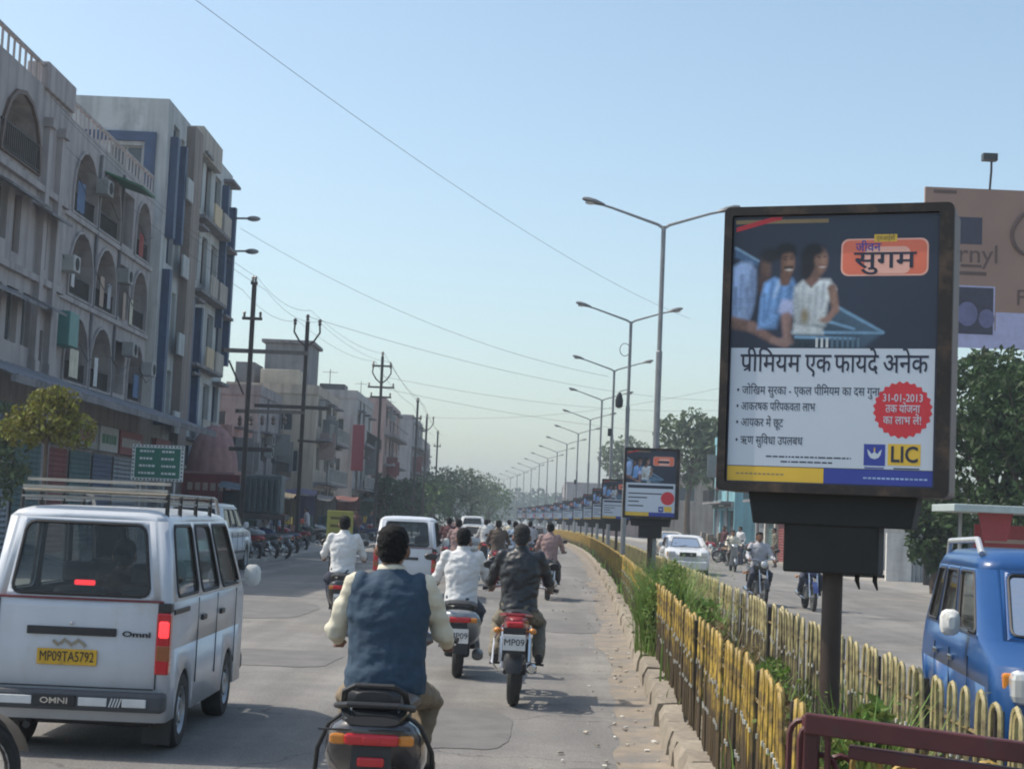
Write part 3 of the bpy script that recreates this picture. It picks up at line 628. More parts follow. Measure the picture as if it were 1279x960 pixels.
def window(par, fn, s0, s1, t0, t1, d=.14, m=None, mull=2, name='window'):
    b = B(); f = .06
    fbox(b, fn, s0, s1, t0, t0+f, d-.04, d+.03); fbox(b, fn, s0, s1, t1-f, t1, d-.04, d+.03)
    for k in range(mull+1):
        c = lerp(s0, s1-f, k/mull); fbox(b, fn, c, c+f, t0+f, t1-f, d-.038, d+.028)
    o = b.build(name, m or WFRAME, par)
    b = B(); b.add([fn(s0, t0, d), fn(s1, t0, d), fn(s1, t1, d), fn(s0, t1, d)], [(0, 1, 2, 3)]); b.build('pane', PANE, o)
    return o
def shutter(par, fn, s0, s1, t0, t1, m, d=.12):
    b = B(); n = max(6, int((t1-t0)/.14))
    for k in range(n):
        a, c = lerp(t0, t1, k/n), lerp(t0, t1, (k+1)/n); b.add([fn(s0, a, d), fn(s1, a, d), fn(s1, (a+c)/2, d-.025), fn(s0, (a+c)/2, d-.025), fn(s1, c, d), fn(s0, c, d)], [(0, 1, 2, 3), (3, 2, 4, 5)])
    return b.build('roller_shutter', m, par)
def railing(par, fn, s0, s1, t0, h, d=-.02, m=None, step=.16, name='balcony_railing', bars=True):
    b = B(); fbox(b, fn, s0, s1, t0+h-.04, t0+h, d-.025, d+.025); fbox(b, fn, s0, s1, t0+.06, t0+.09, d-.015, d+.015)
    o = b.build(name, m or IRON, par)
    if bars:
        n = int((s1-s0)/step)
        for k in range(n+1):
            c = lerp(s0, s1-.03, k/n); b = B(); fbox(b, fn, c, c+.03, t0+.09, t0+h-.04, d-.012, d+.012); b.build('baluster', m or IRON, o)
    return o
def facade(b, fn, width, zs, cells, mi=0):
    "zs: floor levels; cells[floor] = list of (s_end, opening) ; opening None or (kind,s0,s1,t0,t1,depth)"
    for k in range(len(zs)-1):
        s = 0
        for send, op in cells[k]:
            if op is None: b.add([fn(s, zs[k], 0), fn(send, zs[k], 0), fn(send, zs[k+1], 0), fn(s, zs[k+1], 0)], [(0, 1, 2, 3)], mi)
            else:
                kind, a, c, t0, t1, d = op
                loop = archloop(a, c, t0, t1) if kind == 'arch' else [(a, t0), ((a+c)/2, t0), (c, t0), (c, (t0+t1)/2), (c, t1), ((a+c)/2, t1), (a, t1), (a, (t0+t1)/2)]
                hole_cell(b, fn, s, send, zs[k], zs[k+1], loop, mi, depth=d, back=mi if kind == 'arch' else None)
            s = send
# --- the arcaded building on the left
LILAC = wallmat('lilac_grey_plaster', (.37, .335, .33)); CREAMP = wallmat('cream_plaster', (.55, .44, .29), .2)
bl = thing('apartment_building', 'lilac-grey four-storey block with arched balconies and a roof balustrade', 'building', (-13.4, 47, 0)); BO = V((-13.4, 47, 0))
ZS = [0, 5.1, 7.65, 10.1, 12.6]
fnB = facemap(V((-13.4, 46.4, 0))-BO, (0, 1, 0), (1, 0, 0)); b = B()
def bayB(k):
    if k == 0: return [(12.1, None)]
    z = ZS[k]; L = []
    e = [(1.4, None)]
    for (a, c, kind) in ((1.55, 4.2, 'arch'), (4.55, 7.2, 'arch'), (7.55, 9.2, 'rect'), (9.55, 11.7, 'arch')):
        e.append((c+.17, (kind, a, c, z+.12 if kind == 'arch' else z+.2, z+2.08 if kind == 'arch' else z+1.95, 1.3 if kind == 'arch' else .5)))
    e.append((12.1, None)); return e
facade(b, fnB, 12.1, ZS, [bayB(k) for k in range(4)])
b.grid(lambda s, t: fnB(s, t), [0, 12.1], [12.6, 12.75]); b.add([fnB(0, 12.75), fnB(12.1, 12.75), fnB(12.1, 12.75, 9), fnB(0, 12.75, 9)], [(0, 1, 2, 3)])
b.add([fnB(12.1, 0), fnB(12.1, 12.75), fnB(12.1, 12.75, 9), fnB(12.1, 0, 9)], [(0, 1, 2, 3)])
b.build('wall', LILAC, bl)
for k in (1, 2, 3):
    z = ZS[k]
    for (a, c, kind) in ((1.55, 4.2, 'arch'), (4.55, 7.2, 'arch'), (9.55, 11.7, 'arch')):
        loop = archloop(a-.09, c+.09, z+.06, z+2.17); inn = archloop(a, c, z+.12, z+2.08)
        q = B(); n = len(loop); q.rings([[fnB(x, y, -.0) for x, y in inn], [fnB(x, y, -.07) for x, y in inn], [fnB(x, y, -.07) for x, y in loop], [fnB(x, y, 0) for x, y in loop]], cap=False); q.build('arch_moulding', LILAC, bl)
        # back of the loggia in cream, a door and a window in it
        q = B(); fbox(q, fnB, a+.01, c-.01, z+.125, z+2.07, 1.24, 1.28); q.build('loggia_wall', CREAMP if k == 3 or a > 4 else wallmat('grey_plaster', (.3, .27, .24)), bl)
        if not (k == 3 and a < 4): window(bl, fnB, a+.25, a+1.05, z+.2, z+1.75, 1.2, BROWNF, 1, 'balcony_door')
        if a < 9: window(bl, fnB, c-1.05, c-.25, z+.75, z+1.7, 1.2, BROWNF)
        railing(bl, fnB, a, c, z+.12, .62, .06)
    window(bl, fnB, 7.6, 9.15, z+.25, z+1.9, .42, BROWNF)
    q = B(); fbox(q, fnB, 0, 12.1, z-.13, z+.02, -.09, .02); q.build('floor_band', LILAC, bl)
    for s in (4.37, 7.37): q = B(); q.tube([fnB(s, z, -.06), fnB(s, z+2.4, -.06)], .05, 8); q.build('drainpipe', SLAB, bl, smooth=True)
for (a, t0, t1, m, wd) in ((1.75, 8.0, 8.75, mat('cloth_white', (.6, .6, .6), .9), .35), (5.2, 7.85, 8.8, mat('cloth_tan', (.42, .33, .27), .9), .4), (6.1, 7.9, 8.7, mat('cloth_grey', (.4, .4, .43), .9), .5), (8.1, 7.8, 8.7, mat('cloth_tan', (.4, .3, .25), .9), .5), (9.3, 7.75, 8.6, mat('cloth_cream', (.6, .56, .45), .9), .3)):
    q = B(); q.grid(lambda s, t: fnB(s, t, -.06-.03*math.sin(s*18)), frange(a, a+wd, 6), [t0, t1]); q.build('laundry', m, bl)
for k, (s_, z_) in enumerate(((1.0, 8.3), (7.6, 8.9), (11.9, 6.2), (4.3, 11.2), (8.9, 6.6))):
    q = B(); fbox(q, fnB, s_-.35, s_+.35, z_, z_+.48, -.42, -.02); ac = q.build('air_conditioner', WFRAME, bl, bev=.02); q = B(); q.lathe([(0, .02), (0, .19), (.012, .19), (.012, .02)], 14, 'X', fnB(s_, z_+.24, -.425)); q.build('fan_grille', DARKIN, ac)
for k in range(9):
    s_ = .3+k*1.33; z_ = (7.62, 10.08, 5.2)[k % 3]; q = B(); q.tube([fnB(s_, z_+1.2, -.1), fnB(s_+.9, z_+.75, -.16), fnB(s_+2.2, z_+1.1, -.1)], .014, 4); q.build('slack_cable', IRON, bl)
for k, (s_, z_, wd, ht, m_) in enumerate(((2.0, 10.3, .8, .9, mat('cloth_blue', (.12, .18, .3), .9)), (10.0, 10.25, .7, .8, mat('cloth_red', (.3, .08, .07), .9)), (2.3, 5.35, .9, .85, mat('cloth_cream', (.6, .56, .45), .9)), (5.0, 5.3, .6, .9, mat('cloth_white', (.6, .6, .6), .9)), (10.3, 5.35, .8, .8, mat('cloth_blue', (.12, .18, .3), .9)))):
    q = B(); q.grid(lambda s, t: fnB(s, t, -.05-.035*math.sin(s*15+k)), frange(s_, s_+wd, 8), [z_, z_+ht]); q.build('laundry', m_, bl)
# section that stands forward
fnA = facemap(V((-13.15, 34, 0))-BO, (0, 1, 0), (1, 0, 0)); b = B()
def bayA(k):
    z = ZS[k]
    if k == 0: return [(12.4, None)]
    if k == 3: return [(3, None), (6, ('rect', 3.3, 5.7, z+.2, z+1.8, .4)), (9.7, ('arch', 6.25, 9.45, z+.25, z+2.0, 1.4)), (11.2, None), (12.2, ('rect', 11.4, 12.0, z+.1, z+2.0, .35)), (12.4, None)]
    if k == 2: return [(3, None), (6, ('rect', 3.3, 5.7, z+.5, z+1.8, .4)), (7.4, ('rect', 6.2, 7.2, z+.55, z+1.95, .25)), (8.7, ('rect', 7.75, 8.35, z+.35, z+1.9, .25)), (10, None), (10.9, ('rect', 10.1, 10.8, z+.3, z+1.9, .25)), (12.4, None)]
    return [(3, None), (6.1, ('rect', 3.3, 5.7, z+.5, z+1.8, .4)), (7.4, ('rect', 6.3, 7.2, z+.6, z+2, .25)), (8.8, ('rect', 7.6, 8.6, z+.6, z+2, .25)), (10, ('rect', 9, 9.8, z+.6, z+2, .25)), (11.2, ('rect', 10.3, 11, z-.0+.1, z+1.2, .25)), (12.4, None)]
facade(b, fnA, 12.4, ZS, [bayA(k) for k in range(4)])
b.add([fnA(12.4, 0, 0), fnA(12.4, 12.75, 0), fnA(12.4, 12.75, .3), fnA(12.4, 0, .3)], [(0, 1, 2, 3)]); b.add([fnA(0, 0, 0), fnA(0, 0, 9), fnA(0, 12.75, 9), fnA(0, 12.75, 0)], [(0, 1, 2, 3)])
b.grid(lambda s, t: fnA(s, t), [0, 12.4], [12.6, 12.75]); b.add([fnA(0, 12.75), fnA(12.4, 12.75), fnA(12.4, 12.75, 9), fnA(0, 12.75, 9)], [(0, 1, 2, 3)]); b.build('wall', LILAC, bl)
for k in (1, 2, 3):
    for send, op in bayA(k):
        if op and op[0] == 'rect': window(bl, fnA, op[1], op[2], op[3], op[4], op[5]-.06, WFRAME if op[2]-op[1] > .8 else BROWNF, 2 if op[2]-op[1] > .9 else 1)
        elif op:
            q = B(); fbox(q, fnA, op[1]+.01, op[2]-.01, op[3]+.01, op[4]-.02, 1.3, 1.36); q.build('loggia_wall', CREAMP, bl); railing(bl, fnA, op[1]-.2, op[2]+.1, op[3]+.0, .75, -.06)
            loop = archloop(op[1]-.12, op[2]+.12, op[3]-.03, op[4]+.12); inn = archloop(op[1], op[2], op[3], op[4])
            q = B(); q.rings([[fnA(x, y, 0) for x, y in inn], [fnA(x, y, -.09) for x, y in inn], [fnA(x, y, -.09) for x, y in loop], [fnA(x, y, 0) for x, y in loop]], cap=False); q.build('arch_moulding', BROWNF, bl)
    z = ZS[k]; q = B(); fbox(q, fnA, 0, 12.4, z-.16, z+.02, -.14, .02); q.build('floor_band', LILAC, bl)
for (s0, s1, z) in ((5.8, 9.2, 9.7), (9.3, 11.3, 9.6), (2.8, 9.4, 7.05), (9.8, 11.3, 7.1)):
    q = B(); q.add([fnA(s0, z, 0), fnA(s1, z, 0), fnA(s1, z-.28, -.55), fnA(s0, z-.28, -.55), fnA(s0, z-.07, 0), fnA(s1, z-.07, 0), fnA(s1, z-.35, -.55), fnA(s0, z-.35, -.55)], [(0, 1, 2, 3), (7, 6, 5, 4), (0, 3, 7, 4), (1, 5, 6, 2), (3, 2, 6, 7)]); q.build('sunshade', SLAB, bl)
for s in (9.85, 11.15):     # pilasters with capitals
    q = B(); fbox(q, fnA, s, s+.34, 5.1, 11.75, -.16, .02); fbox(q, fnA, s-.07, s+.41, 11.75, 12.0, -.26, .02); fbox(q, fnA, s-.04, s+.38, 5.1, 5.4, -.2, .02); q.build('pilaster', LILAC, bl)
for fn_, s0, s1 in ((fnA, 3, 9.6), (fnB, 0, 12.0)):
    q = B(); fbox(q, fn_, s0, s1, 13.34, 13.42, .0, .1); fbox(q, fn_, s0, s1, 12.752, 12.82, .0, .1); par = q.build('roof_balustrade', LILAC, bl)
    n = int((s1-s0)/.46)
    for k in range(n):
        c = lerp(s0+.08, s1-.2, k/(n-1)); q = B(); fbox(q, fn_, c, c+.09, 12.82, 13.34, .03, .07); q.build('baluster', LILAC, par)
q = B(); fbox(q, fnA, 9.6, 12.4, 12.752, 13.5, -.1, .5); q.build('roof_pier', LILAC, bl, bev=.03)
q = B(); q.tube([fnA(10.5, 13.5, 3), fnA(10.5, 15.4, 3)], [.06, .05], 6); q.tube([fnA(10.5, 15.4, 3), fnA(10.55, 15.5, 3)], .09, 6); q.build('roof_pipe', IRON, bl)
gr = mat('green_canvas', (.02, .14, .07), .7, var=.2)
q = B(); q.add([fnB(5.0, 12.15, 0), fnB(7.4, 12.15, 0), fnB(7.0, 11.75, -1.2), fnB(5.2, 11.75, -1.2), fnB(5.0, 12.1, 0), fnB(7.4, 12.1, 0), fnB(7.0, 11.68, -1.2), fnB(5.2, 11.68, -1.2)], [(0, 1, 2, 3), (7, 6, 5, 4), (0, 3, 7, 4), (1, 5, 6, 2), (2, 6, 7, 3)]); q.build('awning', gr, bl)
q = B(); fbox(q, fnB, .35, 1.35, 6.1, 7.1, -.5, -.02); q.build('air_cooler', mat('teal_paint', (.06, .2, .19), .5), bl, bev=.03)
# shop canopy and shops on the ground floor
SHEET = mat('canopy_sheet', (.2, .2, .22), .7, .1, var=.2, scale=1, streak=.3)
for fn_, s0, s1, out in ((fnB, -.2, 16.6, 1.9), (fnA, 3, 12, 1.7)):
    q = B(); n = 40
    q.grid(lambda s, t: fn_(s, lerp(5.15, 4.5, t)+.03*math.cos(s*11), -out*t), frange(s0, s1, n*2), [0, .5, 1]); q.build('shop_canopy', SHEET, bl)
    q = B(); fbox(q, fn_, s0, s1, 4.32, 4.5, -out-.02, -out+.02); q.build('canopy_edge', SLAB, bl)
shopc = [SHUT, mat('shop_red', (.2, .045, .04), .7, streak=.3), mat('shop_teal', (.07, .13, .13), .7, streak=.3), mat('shop_blue', (.08, .1, .16), .7), SHUT]
for i, (s0, s1) in enumerate(((.3, 2.6), (2.9, 5.3), (5.6, 8.0), (8.3, 11.6))):
    shutter(bl, fnB, s0, s1, .15, 3.2, shopc[(i+1) % 5], -.05)
    q = B(); fbox(q, fnB, s0, s1, 3.3, 4.1, -.25, -.06); sg = q.build('shop_sign', [mat('sign_olive', (.2, .19, .08), .6), mat('sign_grey', (.25, .25, .24), .6), mat('sign_white', (.42, .42, .4), .6), mat('sign_red', (.22, .05, .05), .6)][i], bl, bev=.01)
    q = B(); rr = random.Random(i); x = s0+.25
    while x < s1-.4: wd = rr.uniform(.15, .4); fbox(q, fnB, x, x+wd, 3.55, 3.85, -.258, -.25); x += wd+.09
    q.build('sign_lettering', [INK, mat('sign_red', (.22, .05, .05)), mat('sign_green', (.04, .15, .08)), mat('sign_white', (.42, .42, .4))][i], sg)
for i, (s0, s1) in enumerate(((6.3, 8.6), (9.0, 11.4), (3.3, 5.9))): shutter(bl, fnA, s0, s1, .15, 3.2, shopc[(i*2) % 5], -.05); q = B(); fbox(q, fnA, s0, s1, 3.3, 4.1, -.22, -.06); q.build('shop_sign', [mat('sign_blue', (.1, .13, .2), .6), mat('sign_grey', (.25, .25, .24)), mat('sign_teal', (.1, .18, .17), .6)][i], bl, bev=.01)
# --- taller grey-blue block with blue trim behind it
GB = wallmat('pale_blue_grey_plaster', (.44, .46, .46)); BRP = wallmat('brown_plaster', (.24, .2, .18)); BEI = wallmat('beige_grey_plaster', (.38, .35, .31))
b2 = thing('apartment_building', 'tall pale grey block with blue window strips rising behind the arcaded one', 'building', (-13.4, 67, 0)); BO2 = V((-13.4, 67, 0))
f2 = facemap(V((-13.4, 60, 0))-BO2, (0, 1, 0), (1, 0, 0)); fs = facemap(V((-24, 60, 0))-BO2, (1, 0, 0), (0, -1, 0))
z2 = [0, 4.4, 7.4, 10.4, 13.4, 16.3]; b = B(); cells = []
for k in range(5):
    z = z2[k]
    if k == 0: cells.append([(3, ('rect', .3, 2.8, .1, 3.2, .3)), (6, ('rect', 3.3, 5.7, .1, 3.2, .3)), (9, ('rect', 6.3, 8.7, .1, 3.2, .3)), (13.9, ('rect', 9.4, 12.5, .1, 3.2, .3))])
    else: cells.append([(2.3, ('rect', 1.0, 2.1, z+.3, z+2.6, .3)), (3.3, ('rect', 2.45, 3.15, z+.6, z+2.4, .25)), (5.4, None), (7.3, ('rect', 5.9, 7.0, z+.5, z+2.5, .3)), (9.4, ('rect', 7.7, 8.9, z+.5, z+2.5, .3)), (11.5, ('rect', 9.8, 11.2, z+.5, z+2.5, .3)), (13.9, ('rect', 11.9, 13.4, z+.4, z+2.6, .3))])
facade(b, f2, 13.9, z2, cells)
b.grid(lambda s, t: f2(s, t), [0, 13.9], [16.3, 16.7]); b.add([f2(0, 16.6), f2(13.9, 16.6), f2(13.9, 16.6, 10.6), f2(0, 16.6, 10.6)], [(0, 1, 2, 3)])
fcells = [[(10.6, None)]]*3+[[(8.0, None), (10.6, ('rect', 8.5, 9.6, 10.7, 12.6, .3))], [(3, None), (6.5, ('rect', 4, 5.6, 13.6, 15, .3)), (8.2, None), (10.6, ('rect', 8.5, 9.7, 13.5, 14.9, .3))]]
facade(b, fs, 10.6, z2, fcells); b.grid(lambda s, t: fs(s, t), [0, 10.6], [16.3, 16.7])
b.add([f2(13.9, 0), f2(13.9, 16.7), f2(13.9, 16.7, 10), f2(13.9, 0, 10)], [(0, 1, 2, 3)])
b.build('wall', GB, b2)
for k in range(1, 5):
    for j, (send, op) in enumerate(cells[k]):
        if op: window(b2, f2, op[1], op[2], op[3], op[4], .2, BLUEF if j in (0, 6) else WFRAME if j != 4 else BROWNF, 2)
    z = z2[k]
    q = B(); fbox(q, f2, 5.6, 11.5, z-.1, z+.02, -.5, .0); q.build('balcony_slab', SLAB, b2)
    for s0, s1, m in ((2.3, 3.4, GB), (7.5, 9.1, BEI if k % 2 else CREAMP), (9.6, 11.4, BEI)):
        q = B(); fbox(q, f2, s0, s1, z+.02, z+.85, -.52 if s0 > 5 else -.4, -.44 if s0 > 5 else -.32); q.build('balcony_parapet', m, b2)
    q = B(); fbox(q, f2, 11.7, 13.6, z+2.62, z+2.74, -.45, 0); q.build('sunshade', SLAB, b2)
    q = B(); fbox(q, f2, 5.7, 7.2, z+2.56, z+2.66, -.4, 0); q.build('sunshade', SLAB, b2)
for i, (s0, s1, t0, t1) in enumerate(((.55, .95, 11.6, 15.4), (2.12, 2.42, 11.6, 15.4), (.5, .9, 4.6, 10.4), (5.1, 5.5, 4.9, 9.9), (7.05, 7.4, 5, 9.8), (11.5, 11.85, 9.5, 15.8), (13.45, 13.85, 8, 15.2))):
    q = B(); fbox(q, f2, s0, s1, t0, t1, -.3, .0); q.build('blue_fin', BLUEF, b2)
q = B(); fbox(q, f2, 3.45, 5.05, .0, 16.5, -.35, 0); q.build('pilaster', BRP, b2)
q = B(); fbox(q, f2, 5.2, 9.5, 15.9, 16.95, -.3, .2); q.build('parapet', BEI, b2)
for (s0, s1, t0, t1) in ((7.3, 10.2, 15.05, 15.4), (9.8, 10.2, 10.5, 15.05), (7.3, 7.7, 10.5, 15.05)): q = B(); fbox(q, fs, s0, s1, t0, t1, -.12, .02); q.build('blue_surround', BLUEF, b2)
window(b2, fs, 8.5, 9.7, 13.5, 14.9, .2, WFRAME); window(b2, fs, 8.5, 9.6, 10.7, 12.6, .2, WFRAME); window(b2, fs, 4, 5.6, 13.6, 15, .2, WFRAME)
for i, (s0, s1) in enumerate(((.3, 2.8), (3.3, 5.7), (6.3, 8.7), (9.4, 12.5))): shutter(b2, f2, s0, s1, .1, 3.2, shopc[i], .2); q = B(); fbox(q, f2, s0, s1, 3.3, 4.1, -.22, -.06); q.build('shop_sign', [mat('sign_red', (.22, .05, .05)), mat('sign_grey', (.25, .25, .24)), mat('sign_blue', (.1, .13, .2)), mat('sign_olive', (.2, .19, .08))][i], b2)
for z in (13.2, 14.7):     # wall-mounted lamps at the far corner
    q = B(); q.tube([f2(13.5, z, 0), f2(13.6, z+.05, -.9)], .05, 6); q.ball(f2(13.62, z+.05, -1.1), (.32, .12, .13), 8, 6); q.build('wall_lamp', LAMPGREY, b2, smooth=True)
# --- generic smaller blocks
def block(label, x0, x1, y0, y1, h, col, side=1, floors=3, bays=3, endwin=(), group='buildings along the street', sign=None, parapet=.5, roof=None, ground=3.3, fr=None, balcony=True, seed=0, name='building'):
    r = random.Random(seed); cx = x1 if side > 0 else x0; O_ = V((cx, y0, 0)); t = thing(name, label, 'building', O_, 0, group)
    m = wallmat(f'plaster_{seed}', col); fr = fr or WFRAME
    fn = facemap((0, 0, 0), (0, 1, 0), (1, 0, 0)) if side > 0 else facemap((0, 0, 0), (0, 1, 0), (-1, 0, 0))
    fe = facemap((x0-cx, 0, 0), (1, 0, 0), (0, -1, 0)); W = x1-x0; D = y1-y0; b = B()
    zs = [0, ground]+[ground+(h-ground)*(k+1)/(floors-1) for k in range(floors-1)] if floors > 1 else [0, h]
    cells = []; bw = D/bays
    for k in range(len(zs)-1):
        row = []
        for j in range(bays):
            a = j*bw
            if k == 0: row.append((a+bw, ('rect', a+.2, a+bw-.2, .1, min(2.8, ground-.4), .3)))
            else: wd = min(1.5, bw*.55); row.append((a+bw, ('rect', a+(bw-wd)/2, a+(bw+wd)/2, zs[k]+.7, zs[k]+2.0, .2)))
        cells.append(row)
    facade(b, fn, D, zs, cells)
    # end wall with its windows
    ops = sorted(endwin); ez = sorted({0, h}|{o[1]-.2 for o in ops}|{o[3]+.2 for o in ops})
    for za, zb in zip(ez, ez[1:]):
        s = 0; row = [o for o in ops if abs(o[1]-.2-za) < .01]
        for o in sorted(row, key=lambda q: q[0]): 
            if o[0]-.15 > s: b.add([fe(s, za, 0), fe(o[0]-.15, za, 0), fe(o[0]-.15, zb, 0), fe(s, zb, 0)], [(0, 1, 2, 3)])
            hole_cell(b, fe, o[0]-.15, o[2]+.15, za, zb, [(o[0], o[1]), ((o[0]+o[2])/2, o[1]), (o[2], o[1]), (o[2], (o[1]+o[3])/2), (o[2], o[3]), ((o[0]+o[2])/2, o[3]), (o[0], o[3]), (o[0], (o[1]+o[3])/2)], depth=.2); s = o[2]+.15
        if s < W: b.add([fe(s, za, 0), fe(W, za, 0), fe(W, zb, 0), fe(s, zb, 0)], [(0, 1, 2, 3)])
    b.add([(x0-cx, 0, h), (x1-cx, 0, h), (x1-cx, D, h), (x0-cx, D, h)], [(0, 1, 2, 3)]); b.add([(x0-cx, D, 0), (x0-cx, D, h), (x1-cx, D, h), (x1-cx, D, 0)], [(0, 1, 2, 3)])
    xb = (x0 if side > 0 else x1)-cx; b.add([(xb, 0, 0), (xb, 0, h), (xb, D, h), (xb, D, 0)], [(0, 1, 2, 3)])
    b.build('wall', m, t)
    q = B(); xa, xc = x0-cx, x1-cx
    for bx in ((xa-.06, xc+.06, -.06, .1), (xa-.06, xc+.06, D-.1, D+.06), (xa-.06, xa+.1, .1, D-.1), (xc-.1, xc+.06, .1, D-.1)): q.box(bx[0], bx[1], bx[2], bx[3], h, h+parapet)
    q.build('parapet', m, t)
    for k, row in enumerate(cells):
        for j, (send, op) in enumerate(row):
            if k == 0:
                shutter(t, fn, op[1], op[2], op[3], op[4], r.choice(shopc+[DARKIN]), .2)
                if ground > 3:
                    q = B(); fbox(q, fn, op[1]-.05, op[2]+.05, op[4]+.15, ground-.05, -.16, -.02); q.build('shop_sign', mat(f'sign_{r.randint(0, 6)}', [(.2, .05, .05), (.3, .29, .27), (.08, .1, .18), (.22, .2, .08), (.07, .15, .12), (.3, .22, .2), (.16, .16, .18)][r.randint(0, 6)], .6), t, bev=.01)
                    q = B(); xx = op[1]+.1
                    while xx < op[2]-.25: wd_ = r.uniform(.1, .3); fbox(q, fn, xx, xx+wd_, op[4]+.26, ground-.16, -.168, -.161); xx += wd_+.07
                    q.build('sign_lettering', r.choice((INK, WHITEPLATE, PYEL)), t)
            else:
                window(t, fn, op[1], op[2], op[3], op[4], .13, fr, 2)
                q = B(); fbox(q, fn, op[1]-.15, op[2]+.15, op[4]+.1, op[4]+.18, -.45, 0); q.build('sunshade', SLAB, t)
        if balcony and k > 0:
            q = B(); fbox(q, fn, .3, D-.3, zs[k]-.1, zs[k]+.02, -.8, -.005); q.build('balcony_slab', SLAB, t)
            railing(t, fn, .3, D-.3, zs[k]+.02, .8, -.76, r.choice((IRON, WFRAME)), .3, bars=y0 < 115)
    for k in range(3+r.randint(0, 3)):
        s = r.uniform(.5, D-1.2); z = r.choice(zs[1:])+r.uniform(.3, 1.6) if floors > 1 else 2.6
        if z < h-.5: q = B(); fbox(q, fn, s, s+.75, z, z+.5, -.38, -.01); ac = q.build('air_conditioner', WFRAME, t, bev=.02); q = B(); fbox(q, fn, s+.1, s+.5, z+.06, z+.44, -.39, -.381); q.build('fan_grille', DARKIN, ac)
    for k in range(2): s = r.uniform(.1, D-.1); q = B(); q.tube([fn(s, .2, -.06), fn(s, h, -.06)], .05, 6); q.build('drainpipe', SLAB, t)
    if floors > 1:
        for k in range(2):
            s = r.uniform(.3, D-1); z = r.uniform(ground+.1, max(ground+.2, h-2.2)); q = B(); fbox(q, fn, s, s+.1, z, z+r.uniform(.9, 1.8), -.95, -.1); q.build('projecting_sign', mat(f'sign_{r.randint(0, 6)}', (.2, .2, .2)), t, bev=.01)
        q = B(); q.tube([(((x0+x1)/2-cx), D*.4, h), (((x0+x1)/2-cx), D*.4, h+2.2)], .025, 5); q.tube([(((x0+x1)/2-cx)-.5, D*.4, h+2), (((x0+x1)/2-cx)+.5, D*.4, h+2)], .015, 4); q.build('aerial', IRON, t)
        q = B(); q.lathe([(0, .0), (0, .55), (.9, .55), (1.05, .3), (1.05, 0)], 14, 'Z', (((x0+x1)/2-cx)+.6, D*.65, h+.01), closed=False); q.build('water_tank', mat('water_tank_black', (.05, .052, .055)), t, smooth=True)
    for o in ops: window(t, fe, *([o[0], o[2], o[1], o[3]]), .13, fr, 2)
    for (n_, a, c, d0, d1, e0, e1, mm) in roof or ():
        q = B(); q.box(a-cx, c-cx, d0-y0, d1-y0, e0, e1); q.build(n_, mm, t, bev=.02)
    return t
TANKM = mat('water_tank_black', (.05, .052, .055), .6); ROOFG = wallmat('cement_grey', (.2, .2, .21)); ROOFY = wallmat('cream_wall', (.5, .45, .36), .2)
block('low pink shop house wedged beyond the blue-trimmed block', -21, -12.9, 74.3, 80, 4.9, (.42, .25, .23), floors=2, bays=2, seed=1, endwin=((5.6, 3.6, 7.0, 4.6),), ground=3.2, balcony=False)
block('grey two-storey house with balcony behind the first wire pole', -22, -12.6, 80.2, 87.5, 7.2, (.3, .27, .27), floors=2, bays=2, seed=2, endwin=((6.5, 5.2, 7.8, 6.4),))
block('cream house with a grey rooftop room, behind the second wire pole', -15.6, -10.75, 88, 99, 7.9, (.44, .38, .31), floors=3, bays=3, seed=3, endwin=((1.1, 5.9, 2.0, 6.9), (2.6, 5.9, 3.6, 6.9), (1.2, 3.7, 2.1, 4.9), (3.0, 3.7, 4.0, 4.9)), ground=3.2,
      roof=(('rooftop_wall', -13.9, -11.8, 88.3, 91.4, 8.41, 9.2, ROOFY), ('rooftop_room', -14.3, -11.75, 92, 96, 7.95, 11.0, ROOFG), ('rooftop_slab', -14.5, -11.55, 91.8, 96.2, 11.01, 11.2, SLAB), ('stair_head', -15.4, -14.35, 89, 92, 7.95, 9.6, ROOFG)))
block('white and grey building carrying a dark roof tank beside the tall pole', -14.8, -10.2, 104, 116, 8.9, (.38, .36, .35), floors=3, bays=3, seed=4, endwin=((1.0, 6.4, 2.0, 7.6), (2.8, 6.4, 3.9, 7.6), (1.0, 3.9, 2.0, 5.1), (2.7, 3.9, 3.8, 5.1)), ground=3.2, roof=(('water_tank', -12.95, -11.3, 107, 109, 8.95, 10.0, TANKM),))
block('dusty rose building with flat roof beyond the red vertical sign', -15, -9.95, 124, 140, 9.9, (.35, .24, .22), floors=4, bays=4, seed=5, endwin=((1.2, 7.4, 2.3, 8.6), (3.0, 7.4, 4.1, 8.6), (3.0, 5, 4.1, 6.2)), ground=3.2)
block('narrow grey building with rooftop railing in the far left row', -14.6, -9.5, 150, 166, 10.3, (.28, .27, .28), floors=4, bays=4, seed=6, endwin=((3.0, 7.4, 4.1, 8.6),), ground=3.2)
block('pale far building with rooftop frame past the roadside trees', -17, -10.2, 176, 196, 9.6, (.4, .36, .34), floors=3, bays=4, seed=7, endwin=((4.4, 6.6, 5.6, 8),), ground=3.3)
block('farthest beige building at the end of the left row', -22, -13.5, 215, 240, 9.0, (.34, .3, .27), floors=3, bays=4, seed=8, endwin=((4.4, 6.2, 5.6, 7.6),))
